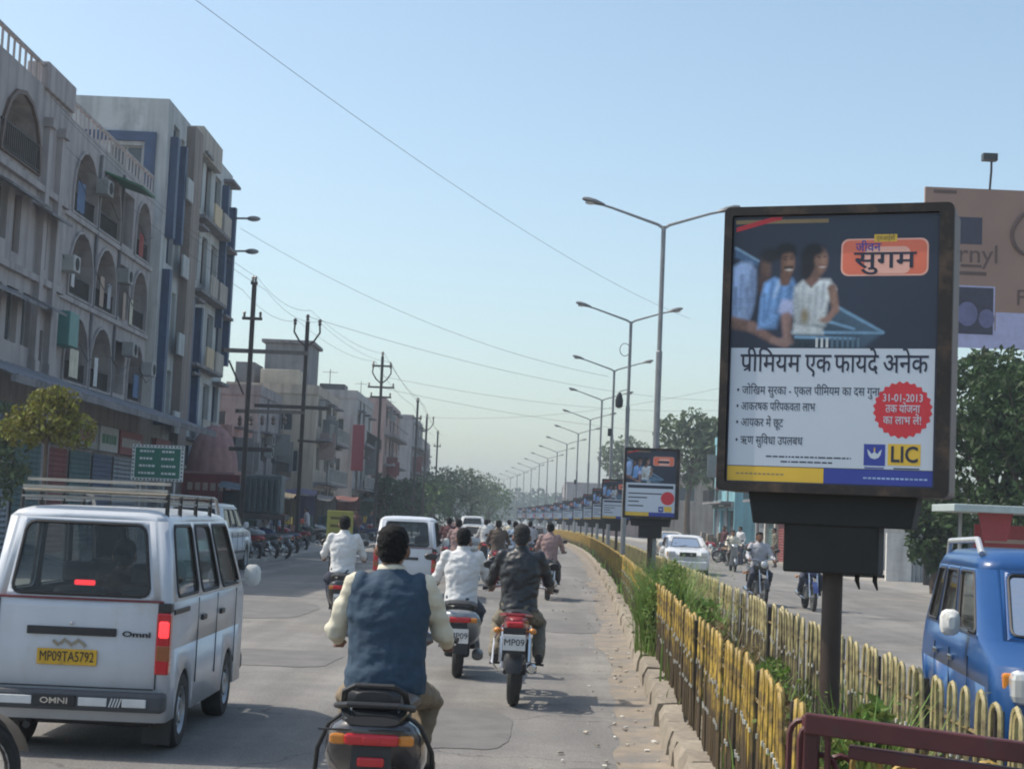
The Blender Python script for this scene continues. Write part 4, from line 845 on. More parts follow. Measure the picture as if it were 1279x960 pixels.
# right-hand side
block('cyan painted house beside the oncoming lanes', 13.2, 20, 98, 108, 7.1, (.2, .42, .48), side=-1, floors=2, bays=3, seed=20, endwin=((.8, 4.4, 2.0, 5.8), (3.4, 4.4, 4.6, 5.8)), group='buildings across the median')
block('white shop building carrying tall white banner by the oncoming lanes', 13.6, 22, 82, 92, 5.2, (.5, .48, .44), side=-1, floors=2, bays=3, seed=21, endwin=((.8, 3.6, 2.2, 4.6), (3.6, 3.6, 5.0, 4.6)), group='buildings across the median', roof=(('banner_board', 12.9, 13.55, 81.6, 81.9, 2.9, 7.6, mat('banner_white', (.62, .62, .6), .6)),))
block('brown low-roofed building far down the oncoming side', 12.5, 24, 205, 225, 6.6, (.24, .17, .16), side=-1, floors=2, bays=5, seed=22, endwin=((1.5, 4.2, 3, 5.5), (5, 4.2, 6.5, 5.5), (8.5, 4.2, 10, 5.5)), group='buildings across the median')
block('long grey building at the bend of the oncoming lanes', 8.5, 22, 262, 285, 7.5, (.28, .25, .25), side=-1, floors=2, bays=5, seed=23, endwin=((2.5, 4.4, 4, 6), (6, 4.4, 7.5, 6), (9.5, 4.4, 11, 6)), group='buildings across the median')
block('dull tan building half hidden by the row of lamp poles', 13.6, 21, 150, 165, 6.0, (.3, .26, .22), side=-1, floors=2, bays=4, seed=24, endwin=((1.5, 4, 3, 5.3), (4.2, 4, 5.6, 5.3)), group='buildings across the median')
block('white-walled depot with a shutter behind the kiosk pole', 21.5, 30, 84, 94, 3.9, (.52, .5, .46), side=-1, floors=1, bays=3, seed=25, endwin=((1.0, .6, 2.6, 2.8), (4.2, .6, 6.0, 2.8)), group='buildings across the median', ground=3.0)
# ------------------------------------------------------------------ trees and plants
BARK = mat('bark', (.09, .065, .048), .9, var=.35, scale=8, bump=.5, bscale=20)
LEAF_D = leafmat('leaf_dark', (.042, .075, .024)); LEAF_M = leafmat('leaf_mid', (.075, .13, .035)); LEAF_Y = leafmat('leaf_yellow_green', (.17, .165, .03), .4, .03); LEAF_G = leafmat('leaf_grey_green', (.105, .135, .07))
GRASSM = leafmat('weed_green', (.15, .22, .05), .4, .03); DRYM = leafmat('weed_dry', (.2, .15, .07), .4, .02)
def leafcloud(b, lobes, n, size, rng, hollow=.35):
    for (c, r) in lobes:
        k = int(n*(r[0]*r[1]*r[2])**(2/3)/sum((q[0]*q[1]*q[2])**(2/3) for _, q in lobes))
        for i in range(k):
            while True:
                p = V((rng.uniform(-1, 1), rng.uniform(-1, 1), rng.uniform(-1, 1))); l = p.length
                if hollow < l < 1: break
            p = V((p.x*r[0], p.y*r[1], p.z*r[2]))+V(c)
            if noise.noise(p*(1.6/max(.5, r[0]*.5))+V((c[0], 7, 3))) < -.14: continue
            d = V((rng.gauss(0, 1), rng.gauss(0, 1), rng.gauss(0, .8)+.4)).normalized(); u = d.orthogonal().normalized(); u.rotate(Matrix.Rotation(rng.random()*6.28, 3, d)); v = d.cross(u)
            s = size*rng.uniform(.6, 1.4)
            b.add([p-u*s, p+v*s*.45+d*s*.12, p+u*s, p-v*s*.45+d*s*.12], [(0, 1, 2, 3)])
def tree(label, x, y, lobes, trunk=.12, n=3000, size=.12, m=None, seed=0, group='trees', name='tree', base=0., limbs=True):
    rng = random.Random(seed); t = thing(name, label, 'tree', (x, y, base), 0, group); b = B()
    lo = min(c[2]-r[2]*.6 for c, r in lobes)
    wob = [V((rng.uniform(-.1, .1), rng.uniform(-.1, .1), 0))*trunk*6 for _ in range(4)]
    b.tube([V((0, 0, 0)), V((0, 0, lo*.35))+wob[0], V((0, 0, lo*.7))+wob[1], V((0, 0, lo+.2))+wob[2]], [trunk*1.25, trunk, trunk*.85, trunk*.7], 8)
    o = b.build('trunk', BARK, t, smooth=True); top = V((0, 0, lo+.1))+wob[2]
    if limbs:
        for c, r in lobes:
            for k in range(3):
                e = V(c)+V((rng.uniform(-.6, .6)*r[0], rng.uniform(-.6, .6)*r[1], rng.uniform(-.2, .7)*r[2])); mid = (top+e)/2+V((rng.uniform(-.2, .2)*r[0], rng.uniform(-.2, .2)*r[1], rng.uniform(-.1, .2)*r[2]))
                q = B(); q.tube([top-V((0, 0, .15)), mid, e], [trunk*.5, trunk*.3, trunk*.08], 5); q.build('limb', BARK, o, smooth=True)
    b = B(); leafcloud(b, lobes, n, size, rng); b.build('crown', m or LEAF_M, t)
    return t
p = at(52, 640, 32); tree('small yellow-green tree beside the white van, before the arcaded building', p.x, 32, (((0, 0, 3.3), (.72, .7, .52)), ((-.5, .2, 3.05), (.5, .5, .4)), ((.5, 0, 3.05), (.48, .5, .4)), ((.1, .1, 3.62), (.5, .5, .3))), .055, 3600, .062, LEAF_Y, 1, 'left roadside trees')
p = at(-4, 640, 34); tree('dull green bushy tree at the left frame edge behind the yellow-green one', p.x-.4, 34.5, (((0, 0, 2.4), (.9, .9, 1.0)), ((.1, 0, 3.2), (.6, .6, .5))), .08, 2600, .085, LEAF_G, 2, 'left roadside trees')
i = 0
for px, pt, y, w_, m, lab in ((540, 592, 150, 30, LEAF_M, 'green tree by the far left shops, first of the far clump'), (565, 580, 165, 38, LEAF_D, 'broad dark tree in the middle of the far left clump'), (590, 585, 190, 36, LEAF_G, 'airy grey-green tree with thin top in the far left clump'), (612, 600, 215, 30, LEAF_M, 'rounded tree at the road end of the far left clump'),
                          (508, 596, 132, 26, LEAF_D, 'dark street tree under the farther wire poles'), (478, 590, 112, 26, LEAF_D, 'dark shrubby tree at the foot of the tall wire pole')):
    p = at(px, pt, y); r = w_*y/2050/1.0; h = p.z; tree(lab, p.x, y, (((0, 0, h*.5), (r, r, h*.42)), ((-r*.5, 0, h*.68), (r*.75, r*.7, h*.28)), ((r*.45, .2, h*.7), (r*.65, r*.7, h*.24)), ((0, 0, h*.85), (r*.5, r*.5, h*.15))), .16, 2600, .2 if y > 120 else .15, m, 30+i, 'far left clump of trees'); i += 1
for px, pt, y, w_, m, lab in ((783, 542, 178, 30, LEAF_G, 'rounded grey-green tree rising behind the lamp poles'), (865, 508, 118, 40, LEAF_G, 'spreading tree with open crown above the cyan house'), (898, 520, 128, 30, LEAF_D, 'darker tree close behind the spreading one beside the poster'), (735, 620, 240, 24, LEAF_M, 'low far tree at the bend of the oncoming lanes')):
    p = at(px, pt, y); r = w_*y/2050; h = p.z; tree(lab, p.x, y, (((0, 0, h*.66), (r*.9, r, h*.24)), ((-r*.6, 0, h*.78), (r*.6, r*.7, h*.16)), ((r*.6, .2, h*.76), (r*.6, r*.7, h*.18)), ((.1, 0, h*.9), (r*.55, r*.5, h*.1))), .22, 2300, .26, m, 50+i, 'trees across the median'); i += 1
for px, pt, y, r, m, lab, n in ((1245, 436, 46, 2.0, LEAF_D, 'big dark tree under the brown hoarding', 11000), (1300, 450, 44, 1.9, LEAF_D, 'dark tree at the right frame edge beside the red shelter', 7500), (1172, 618, 50, .95, LEAF_D, 'small round dark tree between the shelter and the kiosk', 4200)):
    p = at(px, pt, y); h = p.z; tree(lab, p.x, y, (((0, 0, h*.5), (r, r*.9, h*.3)), ((-r*.35, 0, h*.75), (r*.8, r*.8, h*.22)), ((r*.4, .2, h*.72), (r*.7, r*.7, h*.24)), ((0, 0, h*.9), (r*.6, r*.6, h*.11))), .16, n, .12, m, 70+i, 'trees across the median'); i += 1
# weeds on the median
def blades(b, x, y, z, h, n, spread, rng, w_=.008, lean=.5, leaf=False):
    for k in range(n):
        a = rng.random()*6.28; px, py = x+max(-.28, min(.28, rng.gauss(0, spread*.7))), y+rng.gauss(0, spread*1.6); d = V((math.cos(a), math.sin(a), 0)); hh = h*rng.uniform(.45, 1.1); l = rng.uniform(.1, lean)*hh; s = d.cross(Z)*w_*rng.uniform(.7, 1.6)
        p0 = V((px, py, z)); p1 = p0+d*l*.35+Z*hh*.6; p2 = p0+d*l+Z*hh
        b.add([p0-s, p0+s, p1+s*.9, p1-s*.9, p2], [(0, 1, 2, 3), (3, 2, 4)])
        if leaf:
            for q in range(3):
                c = p0.lerp(p2, rng.uniform(.3, 1)); e = V((rng.gauss(0, 1), rng.gauss(0, 1), rng.gauss(.3, .6))).normalized()*rng.uniform(.02, .045); g_ = e.cross(Z)*.35
                b.add([c, c+e*.5+g_, c+e, c+e*.5-g_], [(0, 1, 2, 3)])
def plant(label, x, y, h, n, spread, m, seed, w_=.006, leaf=False, z=.17):
    rng = random.Random(seed); t = thing('weed_clump', label, 'plant', (x, y, z), 0, 'weeds on the median'); b = B(); blades(b, 0, 0, 0, h, n//3, spread, rng, w_, .7, leaf); leafcloud(b, (((0, 0, h*.45), (spread*1.5, spread*2, h*.45)), ((spread*.5, spread, h*.65), (spread, spread*1.2, h*.3)), ((-spread*.3, -spread, h*.5), (spread*1.1, spread*1.3, h*.35))), n*2, .04, rng, .2); b.build('leaves', m, t)
    b = B()
    for k in range(6): b.tube([(rng.gauss(0, spread*.4), rng.gauss(0, spread*.4), 0), (rng.gauss(0, spread*.6), rng.gauss(0, spread*.6), h*.6)], .006, 4)
    b.build('stem', m, t)
k = 0
for y, o, h, n, s, m, lab in ((19.3, .3, 1.08, 1700, .2, GRASSM, 'tall bright green weed clump spilling over the yellow railing'), (21.2, .4, 1.15, 1700, .22, GRASSM, 'tallest green weed clump on the median beyond the railing'), (18, .6, .8, 600, .22, GRASSM, 'green weed clump in front of the white oncoming car'),
                       (16.6, .6, .62, 500, .22, DRYM, 'dry brown weeds behind the yellow railing'), (14.2, .65, .55, 500, .22, DRYM, 'dry straw weeds midway along the railing'), (12.4, .7, .6, 420, .2, GRASSM, 'green weeds against the far railing'), (10.6, .6, .5, 360, .2, DRYM, 'low dry weeds nearer the kiosk pole'), (24, .5, .9, 700, .25, GRASSM, 'weed clump past the tallest one')):
    plant(lab, KX(y)+o, y, h, n, s, m, 90+k, leaf=True); k += 1
for px, y, h, n, s, m, lab in ((1080, 7.35, .84, 700, .13, GRASSM, 'leafy green plant at the foot of the kiosk pole'), (1130, 7.05, .66, 380, .12, DRYM, 'dry twiggy plant right of the kiosk pole')):
    p = at(px, 900, y); plant(lab, p.x, y, h, n, s, m, 110+k, .006, True); k += 1
b = B(); rng = random.Random(4); y = 6.5
while y < 130:
    blades(b, KX(y)+rng.uniform(.25, MW-.25), y, .17, rng.uniform(.15, .55), 14 if y < 40 else 22, .1, rng, .007 if y < 30 else .02); y += .11 if y < 40 else .2
q = struct(b.build('median_grass', [GRASSM]), 'stuff'); q['label'] = 'sparse grass growing along the median'
# far treeline closing the street
b = B(); rng = random.Random(8)
for px in range(560, 700, 7):
    p = at(px, 620, 520); b_r = rng.uniform(5, 9); leafcloud(b, (((p.x, 520+rng.uniform(-20, 20), 5.0+rng.uniform(-1, 2.0)), (b_r, 6, rng.uniform(4, 6))),), 260, .9, rng, .1)
q = struct(b.build('treeline', LEAF_D), 'stuff'); q['label'] = 'dark green treeline closing the far end of the street'
# ------------------------------------------------------------------ wire poles and wires
POLEM = mat('rusty_rail_pole', (.085, .07, .065), .7, .3, var=.3, scale=3); INSUL = mat('insulator', (.16, .12, .1), .4)
def wpole(label, x, y, h, kind, seed):
    t = thing('wire_pole', label, 'utility pole', (x, y, .0), 0, 'wire poles along the left kerb'); rng = random.Random(seed)
    b = B()
    for dx, dy, sx, sy in ((0, 0, .03, .15), (-.07, 0, .012, .13), (.07, 0, .012, .13)): b.obox((dx, dy, h/2), (sx if dx else .14, .016 if not dx else .13, h))
    b.build('pole', POLEM, t)
    arms = {'y': (), 'bar': ((h-1.3, .35), (h-.05, .12)), 'many': ((h-.55, .55), (h-1.75, .75), (h-2.3, .6))}[kind]
    for z, w_ in arms:
        b = B(); b.box(-w_, w_, -.1, -.03, z-.05, z+.05); a = b.build('cross_arm', POLEM, t)
        for s in (-1, 1): q = B(); q.lathe([(0, .02), (.05, .055), (.1, .035), (.15, .06), (.2, .02)], 8, 'Z', (s*(w_-.07), -.065, z+.05), closed=False); q.build('insulator', INSUL, a)
    if kind in ('y', 'many'):
        z = h-.9 if kind == 'y' else h-1.4; b = B()
        for s in (-1, 1): b.tube([(0, -.05, z-.15), (s*.3, -.05, z+.1), (s*.52, -.05, z+.45), (s*.5, -.05, z+.75)], .04, 5)
        a = b.build('bracket', POLEM, t)
        for s in (-1, 1): q = B(); q.lathe([(0, .03), (.06, .08), (.12, .05), (.2, .085), (.28, .03)], 8, 'Z', (s*.5, -.05, z+.72), closed=False); q.build('insulator', INSUL, a)
        q = B(); q.lathe([(0, .03), (.06, .08), (.12, .05), (.2, .085), (.28, .03)], 8, 'Z', (0, -.05, h), closed=False); q.build('insulator', INSUL, a)
    return t
PA = at(318, 352, 57); PB = at(385, 392, 66); PC = at(478, 445, 92); PD = at(522, 500, 118); PE = at(547, 540, 155)
wpole('first dark wire pole, in front of the pink shop house', PA.x, 57, PA.z, 'bar', 1); wpole('wire pole topped by a Y-shaped insulator bracket', PB.x, 66, PB.z-.3, 'y', 2); wpole('tall wire pole with many cross arms beside the red vertical sign', PC.x, 92, PC.z, 'many', 3)
wpole('wire pole with two arms past the dusty rose building', PD.x, 118, PD.z, 'bar', 4); wpole('farthest short wire pole above the tree clump', PE.x, 155, PE.z, 'bar', 5)
x2 = at(524, 540, 124); wpole('paired wire pole standing just behind the two-arm pole', x2.x+.4, 126, 9.2, 'y', 6)
ts = thing('transformer_frame', 'steel cross beams and transformer carried between the first two wire poles', 'transformer', (PA.x, 57.3, 0)); O = V((PA.x, 57.3, 0))
for (a, ya, c, yc, hh) in (((278, 437), 57.2, (383, 441), 65.7, .16), ((296, 513), 57.2, (378, 515), 65.7, .14), ((318, 506), 65.8, (412, 510), 65.8, .14), ((286, 560), 57.2, (340, 562), 57.2, .14), ((372, 550), 65.8, (398, 552), 65.8, .1)):
    b = B(); b.beam(at(*a, ya)-O, at(*c, yc)-O, .12, hh); b.build('cross_beam', POLEM, ts)
b = B(); b.beam(at(286, 450, 57.2)-O, at(304, 492, 57.2)-O, .06); b.build('brace', POLEM, ts)
for k in range(5):
    c = at(300+k*14, 519, 57.2+k*1.1)-O; q = B(); q.lathe([(-.35, .03), (-.28, .09), (-.2, .05), (-.12, .09), (0, .03)], 8, 'Z', c, closed=False); q.build('insulator', INSUL, ts)
c = at(330, 640, 60)-O; b = B(); b.box(c.x-.75, c.x+.65, c.y-.5, c.y+.5, 1.5, 2.9); tk = b.build('transformer_tank', mat('transformer_grey', (.09, .11, .115), .6, var=.3), ts, bev=.04)
for k in range(7): b = B(); b.box(c.x-.7+k*.2, c.x-.62+k*.2, c.y-.68, c.y-.5, 1.6, 2.75); b.build('cooling_fin', mat('transformer_grey', (.09, .11, .115)), tk)
b = B(); b.box(c.x-.95, c.x+.85, c.y-.6, c.y+.6, 1.3, 1.49); b.build('platform', POLEM, ts)
for s in (-.8, .7): b = B(); b.box(c.x+s-.06, c.x+s+.06, c.y-.06, c.y+.06, 0, 1.29); b.build('leg', POLEM, ts)
WIRE = mat('wire', (.06, .06, .065), .6)
def wire(label, p0, p1, sag, r=.012, n=24, group='overhead wires'):
    p0 = V(p0); p1 = V(p1); b = B(); O = p0.copy()
    b.tube([p0.lerp(p1, t)-Z*(sag*4*t*(1-t))-O for t in frange(0, 1, n)], r, 4); o = b.build('overhead_wire', WIRE); o.location = O
    return tag(o, label, 'wire', group)
wire('long dark cable sweeping down across the sky to the lamp row', at(215, -22, 26), at(862, 398, 70), .55, .006)
poles = [(PA.x, 57, PA.z), (PB.x, 66, PB.z), (PC.x, 92, PC.z), (PD.x, 118, PD.z), (PE.x, 155, PE.z)]
wl = ('from the block corner to the first pole', 'between the first and second wire poles', 'between the Y-topped pole and the tall pole', 'between the tall pole and the two-arm pole', 'between the two farthest poles')
for i, (a, c) in enumerate(zip([(-13.2, 44, 12.5)]+poles[:-1], poles)):
    for j, (dx, dz, nm) in enumerate(((-.4, -.3, 'lower wire'), (.1, .15, 'top wire'), (.45, -.3, 'outer wire'))): wire(f'{nm} {wl[i]}', (a[0]+dx, a[1], a[2]+dz), (c[0]+dx, c[1], c[2]+dz), .35, .007 if i < 3 else .011, 12)
for j, (a, ya, c, yc, s, lab) in enumerate((((384, 395), 66, (900, 500), 118, .8, 'upper span crossing the sky from the Y-topped pole'), ((478, 470), 92, (905, 512), 128, .7, 'middle span crossing the sky from the tall pole'), ((520, 520), 118, (960, 470), 92, .9, 'low span slanting up behind the poster'), ((300, 285), 73, (760, 470), 84, .9, 'thin span from the blue-trimmed block to a lamp'), ((480, 485), 92, (930, 545), 130, .6, 'lowest thin span behind the lamp row'))):
    wire(lab, at(*a, ya), at(*c, yc), s, .008, 20)
# ------------------------------------------------------------------ signs and stalls on the left
GREENS = mat('sign_green_sheet', (.01, .13, .09), .5, var=.08); SWHITE = mat('sign_white_sheet', (.62, .64, .62), .5)
p = at(197, 578, 43); s = thing('direction_sign', 'green direction board with white rows of lettering and studded rim', 'sign', (p.x, 43, 0)); zc = p.z; w_, h_ = .68, .47
b = B(); b.box(-w_, w_, -.02, .02, zc-h_, zc+h_); b.build('board', SWHITE, s, bev=.01)
b = B(); b.box(-w_+.09, w_-.09, -.03, -.021, zc-h_+.08, zc+h_-.08); pn = b.build('panel', GREENS, s)
for k in range(14):
    for z in (zc-h_+.035, zc+h_-.035): b = B(); b.box(-w_+.05+k*.096, -w_+.09+k*.096, -.028, -.021, z-.02, z+.02); b.build('rim_stud', DARKMETAL, s)
for k in range(8):
    for x in (-w_+.04, w_-.04): b = B(); b.box(x-.02, x+.02, -.028, -.021, zc-h_+.12+k*.1, zc-h_+.16+k*.1); b.build('rim_stud', DARKMETAL, s)
rng = random.Random(6)
for r_ in range(4):
    z = zc+h_-.17-r_*.19
    for x0_, x1_ in ((-.52, -.08), (.08, .5)):
        x = x0_+rng.uniform(0, .06)
        while x < x1_-.06: wd = rng.uniform(.03, .09); b = B(); b.box(x, x+wd, -.034, -.031, z-.028, z+.028); b.build('lettering', SWHITE, pn); x += wd+.022
for x in (-.45, .45): b = B(); b.tube([(x, .05, 0), (x, .05, zc+h_)], .035, 8); b.build('post', STEEL, s, smooth=True)
# pink ribbed canopy and red hoarding below the blue-trimmed block
PINKF = mat('pink_fabric', (.36, .2, .19), .8, var=.2); REDP = mat('red_paint', (.2, .035, .035), .6, var=.25, scale=1.5, streak=.4)
d = thing('fabric_canopy', 'pink ribbed dome canopy over the red shop front', 'canopy', (-12.1, 66, 0)); b = B(); n = 24
b.grid(lambda a, t: (1.0*math.cos(a)*math.cos(t)*(1+.05*abs(math.sin(a*6))), -.9*math.sin(a)*math.cos(t)*(1+.05*abs(math.sin(a*6))), 3.05+1.9*math.sin(t)), frange(0, math.pi, n*2), frange(0, math.pi/2, 8)); b.build('ribbed_dome', PINKF, d, smooth=True)
b = B(); b.box(-1.05, 1.05, -.95, -.85, 2.75, 3.05); b.build('valance', PINKF, d)
for x in (-1, 1): b = B(); b.tube([(x, -.88, 0), (x, -.88, 2.8)], .03, 6); b.build('post', POLEM, d)
s = thing('shop_hoarding', 'red painted shop hoarding board under the pink canopy', 'sign board', (-11.85, 64.4, 0)); b = B(); b.box(-1.15, 1.15, -.06, .06, 1.35, 2.95); b.build('panel', REDP, s, bev=.01)
for x in (-1, 1): b = B(); b.box(x-.05, x+.05, .0, .08, 0, 1.35); b.build('post', POLEM, s)
b = B(); [b.box(-.9+k*.3, -.7+k*.3, -.075, -.061, 2.3, 2.6) for k in range(6)]; b.build('lettering', mat('faded_cream', (.4, .3, .25)), s)
p = at(448, 560, 104); s = thing('vertical_sign', 'red vertical sign board on the side of the tank building', 'sign', (p.x, 103.5, 0)); b = B(); b.box(-.38, .38, -.08, .08, 4.3, 7.2); b.build('panel', mat('sign_crimson', (.2, .03, .045), .5), s, bev=.02)
b = B(); b.box(-.06, .06, -.06, .3, 0, 4.29); b.build('post', POLEM, s)
p = at(424, 668, 38); s = thing('yellow_board', 'small yellow-green board on a post beside the white-shirted rider', 'sign', (p.x, 38, 0)); b = B(); b.box(-.3, .3, -.03, .03, .95, 1.72); pn = b.build('panel', mat('board_yellow', (.27, .26, .06), .6, var=.15), s, bev=.01)
for k in range(3): b = B(); b.box(-.22, .2-.06*k, -.042, -.032, 1.52-k*.18, 1.58-k*.18); b.build('lettering', mat('board_ink', (.1, .08, .03)), pn)
for x in (-.2, .2): b = B(); b.box(x-.02, x+.02, .031, .07, 0, 1.0); b.build('post', POLEM, s)
stall_m = [mat(f'stall_{i}', c, .8, var=.2, streak=.3) for i, c in enumerate(((.09, .12, .14), (.2, .16, .1), (.1, .09, .16), (.26, .24, .22), (.16, .06, .05), (.08, .13, .1)))]
for i, (px, y, w_, h_, lab) in enumerate(((322, 63, 2.2, 2.5, 'dark blue-grey tarpaulin stall at the foot of the first pole'), (352, 74, 2.0, 2.3, 'tan cloth stall between the two nearer wire poles'), (376, 82, 2.2, 2.6, 'dark violet stall past the Y-topped pole'), (398, 88, 2.4, 2.4, 'grey awning stall before the cream house'), (428, 100, 2.6, 2.5, 'brick red stall before the tank building'), (452, 110, 2.6, 2.6, 'dark green stall under the red vertical sign'))):
    p = at(px, 660, y); t = thing('market_stall', lab, 'stall', (p.x-.4, y, .13), R(random.Random(i).uniform(-6, 6)), 'stalls on the left footpath'); m = stall_m[i]
    b = B(); b.grid(lambda a, c: (a, c, h_-.25*abs(c)/1.0+.04*math.sin(a*5)), frange(-w_/2, w_/2, 10), frange(-1, 1, 6)); b.build('awning', m, t)
    b = B(); b.box(-w_/2+.1, w_/2-.1, -.6, .7, .3, .9); b.build('counter', stall_m[(i+3) % 6], t, bev=.02)
    b = B(); b.box(-w_/2+.05, w_/2-.05, .9, .95, 0, h_-.3); b.build('back_cloth', m, t)
    for sx in (-1, 1):
        for sy in (-.95, .85): b = B(); b.tube([(sx*w_/2*.97, sy, 0), (sx*w_/2*.97, sy, h_-.2)], .025, 6); b.build('post', POLEM, t)
    rr = random.Random(i+50)
    for k in range(6): x = -w_/2+.3+k*(w_-.6)/5; b = B(); b.box(x-.13, x+.13, -.5, .2, .901, 1.0+rr.uniform(.1, .35)); b.build('goods', rr.choice(stall_m+[PORANGE, PYEL, WFRAME]), t, bev=.02)
# ------------------------------------------------------------------ right-hand side: hoarding, shelter
HB = mat('hoarding_brown', (.3, .185, .14), .6, var=.08, scale=.6); HL = mat('hoarding_lilac', (.42, .42, .62), .6); HD = mat('hoarding_dark', (.035, .03, .06), .6, var=.3); HT = mat('hoarding_text', (.11, .06, .05), .6); HP = mat('hoarding_violet', (.13, .13, .25), .6, var=.4, scale=1.5)
y = 58; a = at(1156, 233, y); c = at(1282, 425, y); s = thing('hoarding', 'huge brown advertising hoarding with dark picture squares above the trees', 'hoarding', (a.x, y, 0)); X1 = 6.4
b = B(); b.box(0, X1, 0, .15, c.z, a.z); pn = b.build('panel', HB, s)
k_ = y/2050.
def hp(px, py): q = at(px, py, y); return q.x-a.x, q.z
def hrect(n_, m, x0_, y0_, x1_, y1_, l=1): (p0, q0), (p1, q1) = hp(x0_, y1_), hp(x1_, y0_); b = B(); b.box(p0, p1, -.01*l, -.01*l+.008, q0, q1); return b.build(n_, m, pn)
hrect('picture_square', HD, 1190, 272, 1227, 304); hrect('picture_square', HD, 1186, 360, 1241, 416); hrect('picture_border', HL, 1184, 358, 1243, 419, .5); hrect('lilac_band', HL, 1243, 394, 1340, 430); hrect('lilac_band', HL, 1157, 417, 1340, 432, .4)
for (qx, qy, r_) in ((1208, 392, 13), (1232, 398, 10)): x, z = hp(qx, qy); b = B(); b.prism([(x+r_*k_*math.cos(t), z+r_*k_*1.2*math.sin(t)) for t in [2*math.pi*j/16 for j in range(16)]], lambda p_, q_, d_: (p_, d_, q_), -.02, -.012); b.build('picture_shape', HP, pn)
for (txt, qx, qy, sz) in (('ernyl', 1214, 318, .95), ('FL', 1282, 373, .8)):
    me = text_mesh(txt, sz, ext=.003); me.transform(STAND); x, z = hp(qx, qy); me.transform(Matrix.Translation((x, -.02, z))); place('lettering', me, HT, pn)
for (x0_, y0_, x1_, y1_) in ((1200, 331, 1226, 333), (1196, 340, 1232, 343), (1166, 238, 1195, 241)): hrect('text_line', HT, x0_, y0_, x1_, y1_, 1.5)
x, z = hp(1283, 292); b = B(); b.tube([(x+.55*math.cos(t)*(1-.35*max(0, math.sin(t))), -.03, z+.75*math.sin(t)) for t in [2*math.pi*j/24 for j in range(24)]], .07, 6, closed=True); b.build('ring_logo', HT, pn)
for x in (.5, 2.4, 4.3, 6.0):
    b = B(); b.tube([(x, .6, 0), (x, .6, a.z-.3)], .12, 8); b.build('post', DARKMETAL, s, smooth=True)
    b = B(); b.beam((x, .16, c.z+.5), (x, .6, c.z+.5), .08); b.beam((x, .16, a.z-.8), (x, .6, a.z-.8), .08); b.build('strut', DARKMETAL, s)
b = B(); b.tube([(2.3, 0, a.z), (2.2, -.5, a.z+.55), (2.0, -1.2, a.z+.85)], .04, 6); b.obox((1.9, -1.3, a.z+.85), (.5, .3, .25)); b.build('floodlight', BLACK, s)
# bus shelter
y = 40; a = at(1182, 634, y); s = thing('bus_shelter', 'red bus shelter with a pale flat roof behind the blue car', 'bus shelter', (a.x, y, 0)); SR = mat('shelter_red', (.33, .03, .04), .5, var=.15)
zr = a.z; b = B(); b.box(0, 4.2, -.7, 1.4, zr-.08, zr+.1); b.build('roof', mat('shelter_roof', (.4, .47, .46), .5), s, bev=.02)
b = B(); b.prism([(.75, zr-.08), (1.6, zr-.08), (1.45, zr-.75), (.9, zr-.75)], lambda p_, q_, d_: (p_, d_, q_), -.1, -.05); b.build('red_shield', SR, s)
b = B(); b.box(.95, 3.9, .9, .98, .45, zr-.35); pn = b.build('back_panel', SR, s, bev=.01)
for r_ in range(3): b = B(); b.box(1.2, 2.6-.3*r_, .88, .895, zr-.8-r_*.2, zr-.7-r_*.2); b.build('lettering', mat('faded_cream', (.4, .3, .25)), pn)
for x in (.6, 2.3, 4.0): b = B(); b.tube([(x, .95, 0), (x, .95, zr-.08)], .05, 8); b.build('post', STEEL, s, smooth=True)
b = B(); b.box(1.0, 3.8, .3, .75, .42, .48); b.build('bench', STEEL, s)
for x in (1.1, 3.7): b = B(); b.box(x-.04, x+.04, .45, .6, 0, .42); b.build('bench_leg', STEEL, s)
# white boundary wall with corrugated gate behind the kiosk
y = 62; a = at(1108, 662, y); s = thing('boundary_wall', 'white boundary wall with corrugated grey sheets beside the small dark tree', 'wall', (a.x, y, 0))
b = B(); b.box(0, .95, 0, .2, 0, a.z-.1); b.build('white_panel', mat('limewash', (.62, .61, .58), .9, streak=.3), s)
b = B(); b.grid(lambda u, t: (.96+u, .05+.05*math.cos(u*32), t), frange(0, 1.1, 60), [0, a.z+.2]); b.build('corrugated_sheet', mat('tin_sheet', (.4, .42, .44), .5, .4, streak=.3), s, smooth=True)
b = B(); b.box(2.1, 7.5, 0, .2, 0, 1.3); b.build('low_wall', mat('limewash', (.62, .61, .58)), s)
# clutter in front of the white shop building
for i, (px, y, lab) in enumerate(((872, 88, 'orange and tan handcart by the white shop building'), (912, 80, 'dark handcart loaded high beside the oncoming rider'))):
    p = at(px, 690, y); t = thing('handcart', lab, 'cart', (p.x+.6, y, 0), R(10), 'handcarts across the median')
    b = B(); b.box(-.9, .9, -.5, .5, .7, .8); b.build('deck', mat('wood_plank', (.2, .13, .08), .8), t)
    for sx in (-.6, .6):
        for sy in (-.55, .55): b = B(); b.lathe([(-.02, .3), (.02, .3), (.02, .34), (-.02, .34)], 16, 'Y', (sx, sy, .34)); b.build('wheel', RUBBER, t)
    rr = random.Random(i)
    for k in range(7): b = B(); x = rr.uniform(-.7, .6); yy = rr.uniform(-.35, .3); b.box(x-.18, x+.18, yy-.15, yy+.15, .8, .9+rr.uniform(.1, .6)); b.build('goods', rr.choice([PORANGE, stall_m[1], stall_m[3], stall_m[4]]), t, bev=.03)
